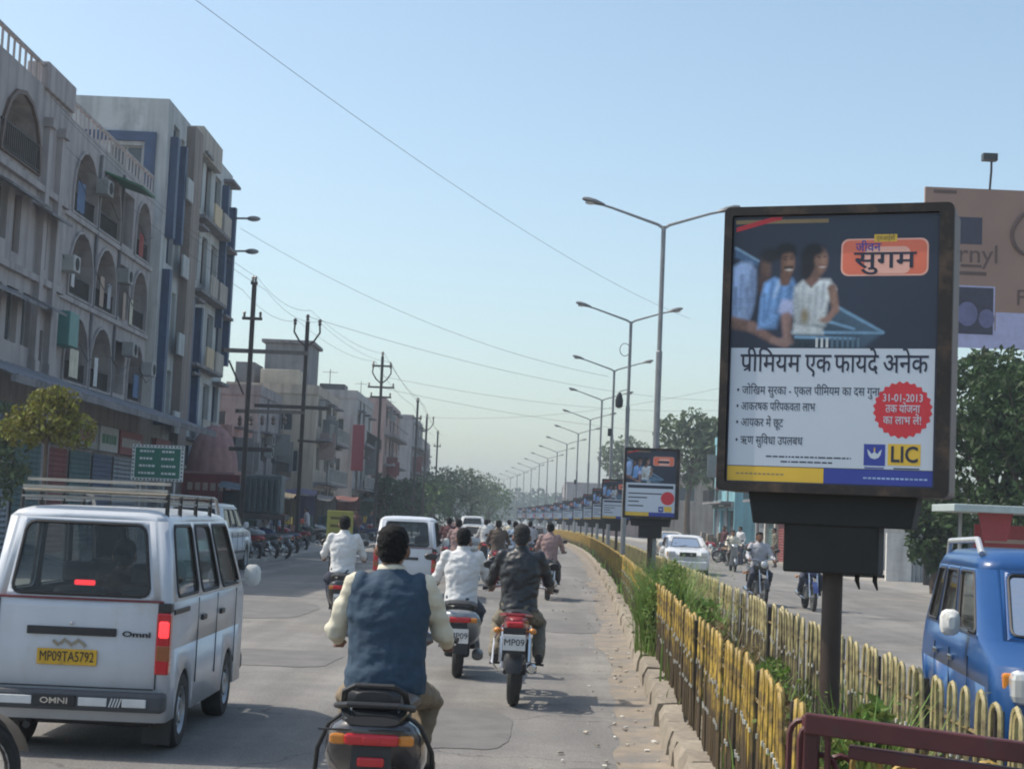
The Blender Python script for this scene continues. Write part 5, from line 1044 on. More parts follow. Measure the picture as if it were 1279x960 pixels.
# ------------------------------------------------------------------ cars and vans: bodies lofted upwards through plan outlines
INSIDE = mat('car_interior', (.03, .03, .034), .8); SEATM = mat('seat_cloth', (.055, .05, .055), .9); GASK = mat('window_rubber', (.02, .02, .022), .6); GLASS = glassmat(tint=(.64, .69, .7)); GLASSD = glassmat('car_glass_dark', (.2, .22, .23))
SEAM = mat('panel_gap', (.03, .03, .032), .8); HUB = mat('hub_cap', (.36, .37, .38), .4, .6, var=.3); PLASTIC = mat('grey_bumper', (.06, .065, .075), .6)
def wheel(par, x, y, r, w_, side, nm='wheel'):
    t = B(); s = side; t.lathe([(-w_/2, r*.64), (-w_/2, r*.93), (-w_*.32, r), (w_*.32, r), (w_/2, r*.93), (w_/2, r*.64)], 28, 'X', (0, 0, 0)); o = t.build(nm, RUBBER, par, smooth=True, sharp=50); o.location = (x, y, r)
    b = B(); b.lathe([(s*w_*.2, .001), (s*w_*.42, r*.16), (s*w_*.44, r*.3), (s*w_*.3, r*.38), (s*w_*.32, r*.55), (s*w_*.48, r*.62), (s*w_*.46, r*.66), (-s*w_*.3, r*.66), (-s*w_*.3, .001)], 24, 'X', closed=False); b.build('rim', HUB, o, smooth=True)
    b = B()
    for k in range(8): a = k*math.pi/4; b.obox((s*w_*.345, math.cos(a)*r*.47, math.sin(a)*r*.47), (.006, r*.12, r*.08), Matrix.Rotation(a, 3, 'X'))
    b.build('rim_slot', BLACK, o); return o
class Loft:
    def __init__(s, rings): s.r = sorted(rings)
    def prm(s, z):
        r = s.r
        if z <= r[0][0]: return r[0][1:]
        for a, c in zip(r, r[1:]):
            if z <= c[0]: t = (z-a[0])/(c[0]-a[0]); return [lerp(p, q, t) for p, q in zip(a[1:], c[1:])]
        return r[-1][1:]
    def pt(s, seg, a, z, off=0.):
        w_, yr, yf, rr, rf = s.prm(z); w_ += off; yr -= off; yf += off
        if seg == 'right': return V((w_, lerp(yr+rr, yf-rf, a), z))
        if seg == 'left': return V((-w_, lerp(yr+rr, yf-rf, a), z))
        if seg == 'rear': return V((lerp(-w_+rr, w_-rr, a), yr, z))
        if seg == 'front': return V((lerp(-w_+rf, w_-rf, a), yf, z))
        cx = {'rr': w_-rr, 'lr': -w_+rr, 'rf': w_-rf, 'lf': -w_+rf}[seg]; cy = yr+rr if seg[1] == 'r' else yf-rf; r = rr if seg[1] == 'r' else rf
        an = a*math.pi/2; sx = 1 if seg[0] == 'r' else -1; sy = -1 if seg[1] == 'r' else 1
        return V((cx+sx*r*math.sin(an), cy+sy*r*math.cos(an), z))
    def aof(s, y, z): w_, yr, yf, rr, rf = s.prm(z); return (y-yr-rr)/(yf-rf-yr-rr)
def arch_cell(b, fn, s0, s1, t0, t1, c, r, rt, n=12):
    inn, out = [], []
    for i in range(n+1):
        an = math.pi*(1-i/n); x, y = c+r*math.cos(an), t0+rt*math.sin(an); inn.append((x, y))
        dx, dy = math.cos(an)*r, math.sin(an)*rt; k = 1e9
        if dx > 1e-6: k = min(k, (s1-c)/dx)
        if dx < -1e-6: k = min(k, (s0-c)/dx)
        if dy > 1e-6: k = min(k, (t1-t0)/dy)
        out.append([c+dx*k, t0+dy*k])
    for cx in (s0, s1):
        i = min(range(n+1), key=lambda q: (out[q][0]-cx)**2+(out[q][1]-t1)**2); out[i] = [cx, t1]
    b.add([fn(x, y, 0) for x, y in out]+[fn(x, y, 0) for x, y in inn], [(i, i+1, n+2+i, n+1+i) for i in range(n)])
def carbody(t, L, paint, zb, wins, arches, roof_rings, flip=None, glass=None, gask=.012, corner=.045):
    "wins: list (part, seg, band index, a0, a1); arches: (y, r) on band 0"
    b = B(); panes = []
    for k in range(len(zb)-1):
        z0, z1 = zb[k], zb[k+1]
        for seg in ('rr', 'lr', 'rf', 'lf'): b.grid(lambda a, z: L.pt(seg, a, z), frange(0, 1, 5), [z0, z1])
        for seg in ('right', 'left', 'rear', 'front'):
            fn = lambda s_, z, d=0: L.pt(seg, s_, z, -d)
            ws = sorted([w_ for w_ in wins if w_[1] == seg and w_[2] == k], key=lambda q: q[3]); s = 0
            if k == 0 and seg in ('right', 'left') and arches:
                zm = (z0+z1)/2; cs = [(L.aof(y, zm), r/(L.prm(zm)[2]-L.prm(zm)[1]-L.prm(zm)[3]-L.prm(zm)[4]), r) for y, r in arches]
                for c, ra, r in cs:
                    e0, e1 = max(c-ra*1.12, s), min(c+ra*1.12, 1); 
                    if e0 > s: b.grid(lambda a, z: fn(a, z), [s, e0], [z0, z1])
                    arch_cell(b, fn, e0, e1, z0, z1, c, ra, min(r*1.05, (z1-z0)*.96)); s = e1
                if s < 1: b.grid(lambda a, z: fn(a, z), [s, 1], [z0, z1])
                continue
            for (nm, _, _, a0, a1, *rest) in ws:
                if a0 > s+1e-4: b.grid(lambda a, z: fn(a, z), frange(s, a0, 2), [z0, z1])
                ln = (L.pt(seg, a1, z0)-L.pt(seg, a0, z0)).length; ra = corner/ln*(a1-a0); m_ = .03; ma = m_/ln*(a1-a0); e = (a1-a0)
                rx, rz = corner/ln, corner/(z1-z0); lp = []
                for cx, cz, an0 in ((1-rx, rz, -90), (1-rx, 1-rz, 0), (rx, 1-rz, 90), (rx, rz, 180)):
                    for i in range(4): an = R(an0+30*i); lp.append((a0+ma+(cx+rx*math.cos(an))*(e-2*ma), z0+m_+(cz+rz*math.sin(an))*(z1-z0-2*m_)))
                hole_cell(b, fn, a0, a1, z0, z1, lp); panes.append((nm, seg, lp)); s = a1
            if s < 1-1e-4: b.grid(lambda a, z: fn(a, z), frange(s, 1, 3), [z0, z1])
    # roof: rings shrinking to the middle
    def ring(z):
        o = []
        for seg, rev in (('rear', 0), ('rr', 0), ('right', 0), ('rf', 1), ('front', 1), ('lf', 0), ('left', 1), ('lr', 1)):
            for a in ((0, .25, .5, .75) if seg in ('rr', 'lr', 'rf', 'lf') else (0, .33, .67)): o.append(L.pt(seg, 1-a if rev else a, z))
        return o
    rs = [ring(z) for z in roof_rings]; b.rings(rs, cap=False); n = len(rs[-1]); c = sum(rs[-1], V())/n+V((0, 0, .004)); b.add(list(rs[-1])+[c], [(i, (i+1) % n, n) for i in range(n)])
    me = b.mesh('body', smooth=True, sharp=38, merge=True, axis=(.8, L.r[1][3]-.8, .75)); o = place('body', me, [paint, INSIDE], t)
    md = o.modifiers.new('shell', 'SOLIDIFY'); md.thickness = .022; md.offset = -1; md.material_offset = 1; md.material_offset_rim = 0
    for nm, seg, lp in panes:
        q = B(); q.add([L.pt(seg, a, z, -.008) for a, z in lp], [tuple(range(len(lp)))]); pn = q.build(nm, glass or GLASS, t)
        q = B(); q.tube([L.pt(seg, a, z, .002) for a, z in lp], gask, 5, closed=True); q.build('gasket', GASK, pn, smooth=True)
    return o
def fitbox(t, nm, m, x0, x1, y0, y1, z0, z1, bev=.008): b = B(); b.box(x0, x1, y0, y1, z0, z1); return b.build(nm, m, t, bev=bev)
def seats(t, rows, w_, zt=1.12, m=SEATM):
    for y in rows:
        for s in (-1, 1):
            o = fitbox(t, 'seat', m, s*w_*.5-w_*.36, s*w_*.5+w_*.36, y-.06, y+.08, .5, zt-.12, .04); fitbox(o, 'headrest', m, s*w_*.5-.12, s*w_*.5+.12, y-.05, y+.05, zt-.1, zt+.06, .03); fitbox(o, 'cushion', m, s*w_*.5-w_*.36, s*w_*.5+w_*.36, y+.09, y+.5, .45, .58, .03)
    fitbox(t, 'floor', INSIDE, -w_, w_, .15, rows[-1]+.9, .3, .34, 0)
def plate(par, txt, x, y, z, w_, h_, m, tm=None, face=-1, sz=.9):
    o = fitbox(par, 'number_plate', m, x-w_/2, x+w_/2, y-.006, y+.006, z-h_/2, z+h_/2, .003)
    me = text_mesh(txt, h_*sz, ext=.0008, bold=0); xs = [v.co.x for v in me.vertices]; wd = max(xs)-min(xs); me.transform(Matrix.Diagonal((w_*.9/wd, 1, 1, 1))); me.transform(STAND)
    if face > 0: me.transform(Matrix.Rotation(math.pi, 4, 'Z'))
    me.transform(Matrix.Translation((x, y+face*.0085, z))); place('lettering', me, tm or INK, o); return o
def mirror(t, x, y, z, m, s):
    b = B(); b.tube([(x, y, z-.04), (x+s*.09, y-.01, z-.01)], .012, 6); o = b.build('mirror', m, t); b = B(); b.sloft([(y-.05, z+.02, .035, .06, x+s*.13), (y-.03, z+.02, .07, .09, x+s*.13), (y+.03, z+.02, .06, .08, x+s*.13), (y+.06, z+.02, .02, .04, x+s*.13)], 12, 3); b.build('mirror_shell', m, o, smooth=True)
PLY = mat('yellow_plate', (.62, .36, .02), .5, stain=(.3, .2, .05, 12, .55, .8))
def omni(label, loc, rz=0, rack=True, lit=True, platetxt=None, group=None):
    t = thing('white_van', label, 'van', loc, rz, group); P = mat('van_white', (.54, .57, .62), .34, var=.07, scale=2, coat=.2, streak=.12, stain=(.42, .39, .34, 2.6, .56, .8)); W = .615
    L = Loft([(.24, W-.004, .01, 3.28, .06, .12), (.42, W, .0, 3.3, .06, .12), (.98, W+.004, 0, 3.24, .06, .14), (1.04, W, .005, 3.2, .06, .16), (1.58, W-.075, .075, 2.66, .075, .16), (1.62, W-.11, .105, 2.55, .09, .18), (1.65, W-.18, .18, 2.4, .12, .2), (1.665, W-.32, .4, 2.1, .12, .2)])
    zb = [.24, .72, .98, 1.04, 1.58]; A = lambda y: L.aof(y, 1.3)
    wins = [('rear_window', 'rear', 3, .05, .95), ('windscreen', 'front', 3, .04, .96)]
    for sd_ in ('right', 'left'): wins += [('side_window', sd_, 3, A(.22), A(.98)), ('side_window', sd_, 3, A(1.06), A(1.78)), ('side_window', sd_, 3, A(1.86), A(2.66))]
    carbody(t, L, P, zb, wins, ((.62, .3), (2.5, .3)), [1.58, 1.62, 1.65, 1.665], corner=.07)
    for s in (-1, 1):
        for y in (.62, 2.5): wheel(t, s*(W-.09), y, .262, .16, s)
        # tail lamp wraps the corner
        o = fitbox(t, 'tail_lamp', REDLENS, s*(W-.035)-.055, s*(W-.035)+.04, -.012, .07, .56, .97, .012)
        fitbox(o, 'lamp_housing', BLACK, s*(W-.03)-.055, s*(W-.03)+.036, -.009, .08, .971, 1.035, .01)
        fitbox(o, 'brake_lamp', REDLIT if lit else REDLENS, s*(W-.035)-.04, s*(W-.035)+.036, -.017, .02, .80, .92, .016); fitbox(o, 'indicator', mat('amber_dull', (.28, .09, .03), .25, coat=.5), s*(W-.035)-.048, s*(W-.035)+.042, -.015, .02, .65, .755, .008)
        for y in (1.02, 1.82, 2.72): b = B(); b.box(s*(W+.002)-.004, s*(W+.002)+.004, y-.006, y+.006, .42, 1.03); b.build('door_gap', SEAM, t)
        for y in (1.12, 1.92): fitbox(t, 'door_handle', BLACK, s*(W+.012)-.014, s*(W+.012)+.014, y, y+.15, .86, .9, .006)
        fitbox(t, 'rub_strip', BLACK, s*(W+.008)-.006, s*(W+.008)+.008, .09, .62, .955, .99, .004)
        mirror(t, s*W, 2.75, 1.12, WHITEPLATE if s > 0 else BLACK, s)
        fitbox(t, 'mud_flap', BLACK, s*(W-.1)-.1, s*(W-.1)+.09, .27, .285, .06, .32, .004)
        fitbox(t, 'headlamp', CLEARLENS, s*.45-.1, s*.45+.1, 3.25, 3.31, .66, .84, .02)
    fitbox(t, 'window_trim', mat('maroon_line', (.16, .03, .04), .4), -W+.05, W-.05, -.006, .01, 1.035, 1.05, .003)
    fitbox(t, 'tailgate_garnish', BLACK, -.34, .26, -.014, .004, .80, .855, .006); fitbox(t, 'tailgate_gap', SEAM, -W+.09, W-.09, -.004, .004, .455, .463, 0)
    for s in (-1, 1): fitbox(t, 'tailgate_gap', SEAM, s*(W-.08)-.004, s*(W-.08)+.004, -.006, .02, .46, 1.03, 0)
    b = B(); b.ball((-.04, -.015, .88), .012); b.build('lock_button', CHROME, t)
    if platetxt:
        plate(t, platetxt, -.06, -.012, .655, .40, .105, PLY)
        me = text_mesh('Omni', .062, ext=.002, bold=.002); me.transform(Matrix.Diagonal((1.3, 1, 1, 1)) @ Matrix.Shear('XY', 4, (.25, 0)) if False else Matrix.Diagonal((1.35, .8, 1, 1))); me.transform(STAND); me.transform(Matrix.Translation((.395, -.006, .82))); place('badge', me, BLACK, t)
        b = B()
        for k in range(5): b.obox((-.14+k*.045, -.008, .745+.012*(k % 2)), (.05, .004, .02), Matrix.Rotation(R(40-80*(k % 2)), 3, 'Y'))
        b.build('emblem', mat('dull_brass', (.3, .26, .2), .5, .5), t)
    bm = fitbox(t, 'rear_bumper', PLASTIC, -W+.0, W-.0, -.07, .06, .31, .44, .025)
    for x0, x1 in ((-.52, -.26), (.05, .24), (.34, .5)): fitbox(bm, 'bumper_strip', mat('bumper_white', (.62, .63, .63), .4), x0, x1, -.084, -.069, .345, .4, .004)
    for k in range(4): b = B(); b.obox((.265+k*.02, -.078, .372), (.009, .012, .06), Matrix.Rotation(R(18), 3, 'Y')); b.build('bumper_vent', mat('bumper_white', (.62, .63, .63)), bm)
    o = fitbox(bm, 'bumper_badge', BLACK, -.25, .03, -.08, -.069, .335, .41, .004)
    if platetxt: me = text_mesh('OMNI', .055, ext=.001, bold=.001); me.transform(Matrix.Diagonal((1.3, 1, 1, 1))); me.transform(STAND); me.transform(Matrix.Translation((-.11, -.083, .372))); place('bumper_lettering', me, CHROME, bm)
    fitbox(t, 'front_bumper', PLASTIC, -W+.02, W-.02, 3.27, 3.38, .3, .45, .03)
    b = B(); b.tube([(-.3, .3, .22), (-.3, -.02, .2)], .025, 8); b.build('exhaust_pipe', DARKMETAL, t); fitbox(t, 'underbody', BLACK, -W+.1, W-.1, .1, 3.2, .2, .3, .02)
    seats(t, [.95, 1.75], .5, 1.2)
    o = fitbox(t, 'high_brake_lamp', REDLIT if lit else REDLENS, -.07, .07, .09, .12, 1.13, 1.165, .01)
    if rack:
        RK = mat('rack_paint', (.3, .29, .27), .5, .3, var=.25); r = thing('x', 'x', 'x'); bpy.data.objects.remove(r)
        par = B(); 
        for s in (-1, 1): par.tube([(s*.5, .25, 1.76), (s*.5, 1.9, 1.76), (s*.5, 2.15, 1.75), (s*.5, 2.3, 1.64)], .014, 6); par.tube([(s*.5, .25, 1.70), (s*.5, 2.1, 1.70)], .01, 6)
        rk = par.build('roof_rack', RK, t, smooth=True)
        for k in range(9):
            y = .25+k*.2; b = B(); b.box(-.5, .5, y-.03, y+.03, 1.715 if k % 2 else 1.71, 1.73 if k % 2 else 1.725); b.build('rack_slat', RK, rk)
        for y in (.25, 2.1): b = B(); b.tube([(-.5, y, 1.76), (.5, y, 1.76)], .014, 6); b.build('rack_bar', RK, rk)
        for k, y in enumerate((.2, .3)): b = B(); b.box(-.48, .5, y-.035, y+.035, 1.775+k*.05, 1.795+k*.05); b.build('rack_plank', mat('pale_plank', (.42, .39, .34), .7, var=.2, scale=8), rk)
        for s in (-1, 1):
            for y in (.25, .7, 1.3, 1.9): b = B(); b.tube([(s*.5, y, 1.58), (s*.5, y, 1.765)], .016, 6); b.build('rack_leg', DARKMETAL, rk)
    return t
def car(label, loc, rz, paint, kind='hatch', txt=None, rails=False, lit=False, group=None, name='car', detail=True):
    t = thing(name, label, 'car', loc, rz, group)
    if kind == 'tall':
        W = .74; Ln = 3.5; R_ = [(.22, W-.03, .05, 3.44, .1, .2), (.45, W, 0, 3.5, .12, .25), (.78, W+.004, 0, 3.47, .12, .28), (.93, W-.004, .02, 3.38, .12, .28), (1.05, W-.02, .04, 2.72, .1, .14), (1.5, W-.10, .2, 2.12, .1, .14), (1.57, W-.13, .25, 2.02, .12, .16), (1.62, W-.2, .34, 1.9, .14, .2), (1.64, W-.38, .6, 1.6, .14, .2)]
        zb = [.22, .78, .93, 1.05, 1.5]; wy = (.62, 2.92); sw = ((.32, .78), (.86, 1.5), (1.58, 2.3)); rr = [1.5, 1.57, 1.62, 1.64]; wr = .27
    elif kind == 'sedan':
        W = .8; Ln = 4.1; R_ = [(.2, W-.03, .05, 4.0, .1, .25), (.42, W, 0, 4.1, .12, .3), (.7, W, 0, 4.05, .12, .3), (.84, W-.03, .06, 3.9, .12, .3), (.95, W-.05, .62, 3.0, .12, .16), (1.32, W-.16, 1.05, 2.3, .12, .16), (1.37, W-.22, 1.15, 2.2, .14, .18), (1.4, W-.4, 1.35, 2.0, .14, .2)]
        zb = [.2, .7, .84, .95, 1.32]; wy = (.8, 3.3); sw = ((1.0, 1.5), (1.58, 2.2), (2.27, 2.78)); rr = [1.32, 1.37, 1.4]; wr = .28
    else:
        W = .84; Ln = 4.2; R_ = [(.3, W-.03, .05, 4.1, .1, .2), (.55, W, 0, 4.2, .12, .25), (.9, W, 0, 4.15, .12, .25), (1.05, W-.02, .02, 4.0, .12, .25), (1.15, W-.04, .04, 3.0, .1, .14), (1.66, W-.14, .2, 2.4, .1, .14), (1.75, W-.2, .28, 2.3, .12, .16), (1.78, W-.4, .5, 2.0, .14, .2)]
        zb = [.3, .9, 1.05, 1.15, 1.66]; wy = (.8, 3.4); sw = ((.35, 1.1), (1.18, 1.85), (1.95, 2.6)); rr = [1.66, 1.75, 1.78]; wr = .34
    L = Loft(R_); zm = (zb[3]+zb[4])/2; A = lambda y: L.aof(y, zm)
    wins = [('rear_window', 'rear', 3, .05, .95), ('windscreen', 'front', 3, .03, .97)]
    for sd_ in ('right', 'left'): wins += [('side_window', sd_, 3, A(a), A(c)) for a, c in sw]
    carbody(t, L, paint, zb, wins, tuple((y, wr+.05) for y in wy), rr, glass=GLASSD if kind != 'tall' else GLASS, corner=.05)
    zl = (zb[1]+zb[2])/2
    for s in (-1, 1):
        for y in wy: wheel(t, s*(W-.1), y, wr, .17, s)
        o = fitbox(t, 'headlamp', CLEARLENS, s*(W-.22)-.14, s*(W-.22)+.13, Ln-.2, Ln-.005, zl-.14, zl+.06, .05)
        fitbox(o, 'indicator', AMBER, s*(W-.1)-.03, s*(W-.1)+.045, Ln-.27, Ln-.14, zl-.12, zl+.04, .02)
        fitbox(t, 'tail_lamp', REDLIT if lit else REDLENS, s*(W-.09)-.08, s*(W-.09)+.07, -.01, .1, zl-.12, zl+.1, .02)
        mirror(t, s*(W-.03), sw[2][1]-.05, zb[3]+.06, WHITEPLATE if kind == 'tall' else paint, s)
        for (a, c) in sw[1:]: fitbox(t, 'door_handle', CHROME if kind == 'tall' else paint, s*(W+.012)-.014, s*(W+.012)+.016, a+.02, a+.16, zb[2]-.09, zb[2]-.05, .008)
        for y in (sw[1][0]-.05, sw[2][0]-.05, sw[2][1]+.05): b = B(); b.box(s*(W+.001)-.004, s*(W+.001)+.004, y-.005, y+.005, zb[0]+.15, zb[2]-.01); b.build('door_gap', SEAM, t)
        fitbox(t, 'sill_strip', PLASTIC, s*(W+.004)-.012, s*(W+.004)+.012, wy[0]+.4, wy[1]-.4, zb[0]+.18, zb[0]+.25, .006)
        if rails:
            b = B(); b.tube([(s*(W-.16), .35, 1.58), (s*(W-.16), .42, 1.68), (s*(W-.16), 1.7, 1.70), (s*(W-.16), 1.88, 1.6)], [.02, .022, .022, .024], 8); b.build('roof_rail', mat('rail_silver', (.6, .6, .6), .35, .5), t, smooth=True)
    fitbox(t, 'front_bumper', paint, -W+.12, W-.12, Ln-.12, Ln+.06, zb[0], zb[0]+.3, .05); fitbox(t, 'grille', BLACK, -.3, .3, Ln-.06, Ln+.012, zl-.12, zl+.03, .02)
    fitbox(t, 'rear_bumper', paint, -W+.1, W-.1, -.06, .1, zb[0], zb[0]+.28, .04)
    b = B(); b.obox((-.12, Ln+.016, zl-.045), (.05, .01, .05)); b.build('badge', CHROME, t)
    fitbox(t, 'number_plate', WHITEPLATE, -.22, .22, Ln+.06, Ln+.07, zb[0]+.1, zb[0]+.2, .004); fitbox(t, 'number_plate', WHITEPLATE, -.22, .22, -.075, -.061, zb[0]+.12, zb[0]+.22, .004)
    for s in (-1, 1): b = B(); b.tube([(s*.35, L.prm(zb[3]+.02)[2]+.01, zb[3]+.02), (s*.35-.4, L.prm(zb[3]+.1)[2]+.02, zb[3]+.09)], .008, 5); b.build('wiper', BLACK, t)
    seats(t, [Ln*.28, Ln*.52], W*.8, zb[3]+.12)
    b = B(); b.tube([(.34+.17*math.cos(a), Ln*.66, zb[3]-.02+.17*math.sin(a)) for a in [2*math.pi*k/14 for k in range(14)]], .014, 6, closed=True); b.build('steering_wheel', BLACK, t)
    fitbox(t, 'dashboard', BLACK, -W+.12, W-.12, Ln*.68, Ln*.76, zb[2]-.2, zb[3]-.03, .03)
    return t
omni('white van with a roof rack and yellow number plate, brake lamps lit', (-2.875, 11.1, 0), R(.4), True, True, 'MP09TA5792', 'vans in our lanes')
omni('white van farther ahead, beyond the blue-vested rider', (-2.1, 33, 0), R(1), False, False, None, 'vans in our lanes')
car('blue tall hatchback with roof rails coming towards us behind the railing', (4.10, 13.4, 0), R(173.5), mat('car_blue', (.005, .058, .2), .36, var=.06, coat=.3, stain=(.03, .08, .17, 3, .6, .85)), 'tall', rails=True)
car('white saloon coming towards us in the oncoming lane', (at(862, 720, 58.5).x, 62.4, 0), math.pi+KA(60), mat('car_white', (.62, .63, .64), .35, coat=.4, var=.05), 'sedan', group='oncoming cars')
car('white off-roader ahead of the van on its far left side', (-8.15, 42, 0), R(-1), mat('car_white', (.62, .63, .64)), 'suv')
car('silver car far ahead among the riders', (-1.6, 72, 0), KA(72), mat('car_silver', (.35, .36, .37), .35, .4, coat=.3), 'sedan', group='far traffic'); car('white far car near the end of the street', (-2.5, 104, 0), KA(104), mat('car_white', (.62, .63, .64)), 'suv', group='far traffic'); car('dark grey far car beside the kerb line', (KX(86)-2.6, 86, 0), KA(86), mat('car_grey', (.08, .085, .09), .35, coat=.4), 'sedan', group='far traffic')
car('far light-coloured car approaching beyond the white saloon', (KX(92)+5.2, 96, 0), math.pi+KA(92), mat('car_beige', (.4, .38, .34), .4, coat=.3), 'sedan', group='oncoming cars')
# ------------------------------------------------------------------ two-wheelers
def tyre(par, y, r, w_, nm='wheel', spokes=True):
    b = B(); b.lathe([(w_/2*math.cos(a), r-w_*.5+w_*.5*math.sin(a)) for a in [2*math.pi*k/10 for k in range(10)]], 28, 'X'); o = b.build(nm, RUBBER, par, smooth=True); o.location = (0, y, r)
    b = B(); b.lathe([(-.02, r-w_*.95), (.02, r-w_*.95), (.025, r-w_*.7), (-.025, r-w_*.7)], 24, 'X'); b.lathe([(-.05, .001), (-.05, .05), (.05, .05), (.05, .001)], 10, 'X', closed=False)
    for k in range(6): a = k*math.pi/3; b.obox((0, math.cos(a)*r*.42, math.sin(a)*r*.42), (.022, r*.72, .03), Matrix.Rotation(a, 3, 'X'))
    b.build('rim', HUB if spokes else DARKMETAL, o); return o
def mirrors(t, x, y, z0, z1, m=BLACK):
    for s in (-1, 1):
        b = B(); b.tube([(s*x, y, z0), (s*(x+.08), y+.02, z1)], .007, 5); o = b.build('mirror', m, t); b = B(); b.sloft([(y+.0, z1, .05, .03, s*(x+.1)), (y+.02, z1, .062, .042, s*(x+.1)), (y+.05, z1, .03, .02, s*(x+.1))], 10, 2.4); b.build('mirror_shell', m, o, smooth=True)
def handlebar(t, w_, y, z, m=BLACK):
    b = B(); b.tube([(-w_, y-.06, z+.02), (-w_*.5, y, z+.05), (0, y+.03, z), (w_*.5, y, z+.05), (w_, y-.06, z+.02)], .014, 8); o = b.build('handlebar', CHROME, t, smooth=True)
    for s in (-1, 1):
        q = B(); q.tube([(s*w_*.72, y-.035, z+.035), (s*(w_+.01), y-.062, z+.02)], .019, 8); q.build('grip', m, o, smooth=True); q = B(); q.tube([(s*w_*.7, y-.03, z+.04), (s*w_*.9, y+.03, z+.0), (s*w_, y+.02, z-.01)], .006, 5); q.build('lever', CHROME, o)
def scooter(label, loc, rz, paint, guard=False, plated=True, group=None, trim=BLACK):
    t = thing('scooter', label, 'scooter', loc, rz, group); RW = .235
    tyre(t, -.42, RW, .095, spokes=False); tyre(t, .82, RW, .09, spokes=False)
    b = B(); b.sloft([(-.74, .66, .045, .02), (-.72, .655, .1, .055), (-.66, .62, .16, .11), (-.5, .56, .19, .17), (-.25, .52, .19, .19), (-.02, .46, .17, .16), (.06, .4, .14, .1)], 18, 2.7); b.build('rear_body', paint, t, smooth=True)
    b = B(); b.sloft([(-.62, .745, .06, .025), (-.56, .755, .12, .045), (-.3, .765, .15, .05), (-.05, .745, .15, .048), (.12, .735, .13, .05), (.2, .72, .07, .03)], 16, 2.8); b.build('seat', mat('seat_vinyl', (.022, .022, .024), .45, var=.2), t, smooth=True)
    b = B(); b.tube([(.13, -.35, .73), (.14, -.62, .77), (.09, -.74, .79), (-.09, -.74, .79), (-.14, -.62, .77), (-.13, -.35, .73)], .015, 8); b.build('grab_rail', trim, t, smooth=True)
    o = fitbox(t, 'tail_lamp', REDLENS, -.1, .1, -.757, -.70, .60, .655, .014); fitbox(o, 'brake_lens', REDLENS, -.035, .035, -.762, -.72, .61, .645, .008)
    for s in (-1, 1): fitbox(o, 'indicator', AMBER, s*.125-.03, s*.125+.03, -.735, -.68, .6, .65, .012)
    b = B(); b.prism([(-.085, .28), (.085, .28), (.07, .6), (-.07, .6)], lambda a, c, d: (a, d-.12*(.6-c), c), -.715, -.70); b.build('rear_mudguard', BLACK, t)
    if plated: plate(t, 'MP09', 0, -.745, .46, .17, .15, WHITEPLATE, sz=.6)
    b = B(); b.box(-.15, .15, .04, .5, .27, .33); b.build('footboard', BLACK, t, bev=.02)
    b = B(); b.grid(lambda a, z: (a*lerp(.19, .13, (z-.25)/.7), .47+.16*(z-.3)-.07*a*a, z), frange(-1, 1, 8), frange(.25, .98, 6)); b.grid(lambda a, z: (a*lerp(.19, .13, (z-.25)/.7), .53+.16*(z-.3)-.07*a*a, z), frange(-1, 1, 8), frange(.25, .98, 6), flip=True); b.build('leg_shield', paint, t, smooth=True)
    b = B(); b.sloft([(.78, .46, .05, .02), (.8, .48, .06, .04), (.82, .49, .062, .05), (1.0, .42, .06, .06), (1.06, .34, .04, .04)], 12, 2.4); b.build('front_mudguard', paint, t, smooth=True)
    b = B()
    for s in (-1, 1): b.tube([(s*.065, .62, .62), (s*.065, .82, .235)], .02, 6)
    b.build('fork', DARKMETAL, t)
    b = B(); b.sloft([(.46, 1.0, .09, .05), (.52, 1.02, .17, .06), (.6, 1.02, .15, .08), (.68, 1.0, .08, .06)], 14, 2.5); b.build('handlebar_cover', paint, t, smooth=True); fitbox(t, 'headlamp', CLEARLENS, -.09, .09, .63, .7, .96, 1.05, .03)
    handlebar(t, .34 if not guard else .26, .55, 1.0)
    if not guard: mirrors(t, .2, .56, 1.05, 1.24)
    b = B(); b.sloft([(-.7, .26, .035, .035, .17), (-.66, .26, .05, .05, .17), (-.25, .25, .05, .055, .17), (-.15, .25, .03, .03, .16)], 12, 2.2); b.build('exhaust', mat('muffler', (.1, .1, .1), .45, .6), t, smooth=True)
    b = B(); b.box(-.12, .1, -.5, -.1, .22, .4); b.build('engine', DARKMETAL, t, bev=.03)
    if guard:
        for s in (-1, 1):
            b = B(); b.tube([(s*.11, -.62, .74), (s*.17, -.6, .68), (s*.215, -.52, .55), (s*.225, -.48, .42), (s*.21, -.4, .3), (s*.14, -.25, .25)], .009, 6); b.build('side_guard', BLACK, t, smooth=True)
        b = B(); b.tube([(-.2, -.70, .665), (.12, -.76, .675)], .006, 5); b.build('guard_bar', BLACK, t)
        b = B(); b.tube([(-.12, -.55, .76), (-.11, -.66, .845), (-.07, -.69, .875), (.07, -.69, .875), (.11, -.66, .845), (.12, -.55, .76)], .014, 7); b.build('back_rest_frame', BLACK, t, smooth=True)
        b = B(); b.sloft([(-.71, .815, .07, .035), (-.69, .815, .10, .05), (-.65, .815, .10, .05), (-.63, .815, .06, .03)], 14, 3); b.build('back_rest', mat('seat_vinyl', (.022, .022, .024)), t, smooth=True)
        b = B(); b.sloft([(-.745, .715, .1, .022), (-.66, .745, .125, .03), (-.5, .755, .13, .02)], 14, 2.6); b.build('tail_cover', mat('glossy_black', (.03, .032, .036), .12, coat=1.), t, smooth=True)
        fitbox(t, 'lower_lamp', REDLENS, -.05, .05, -.75, -.72, .5, .545, .01)
    return t
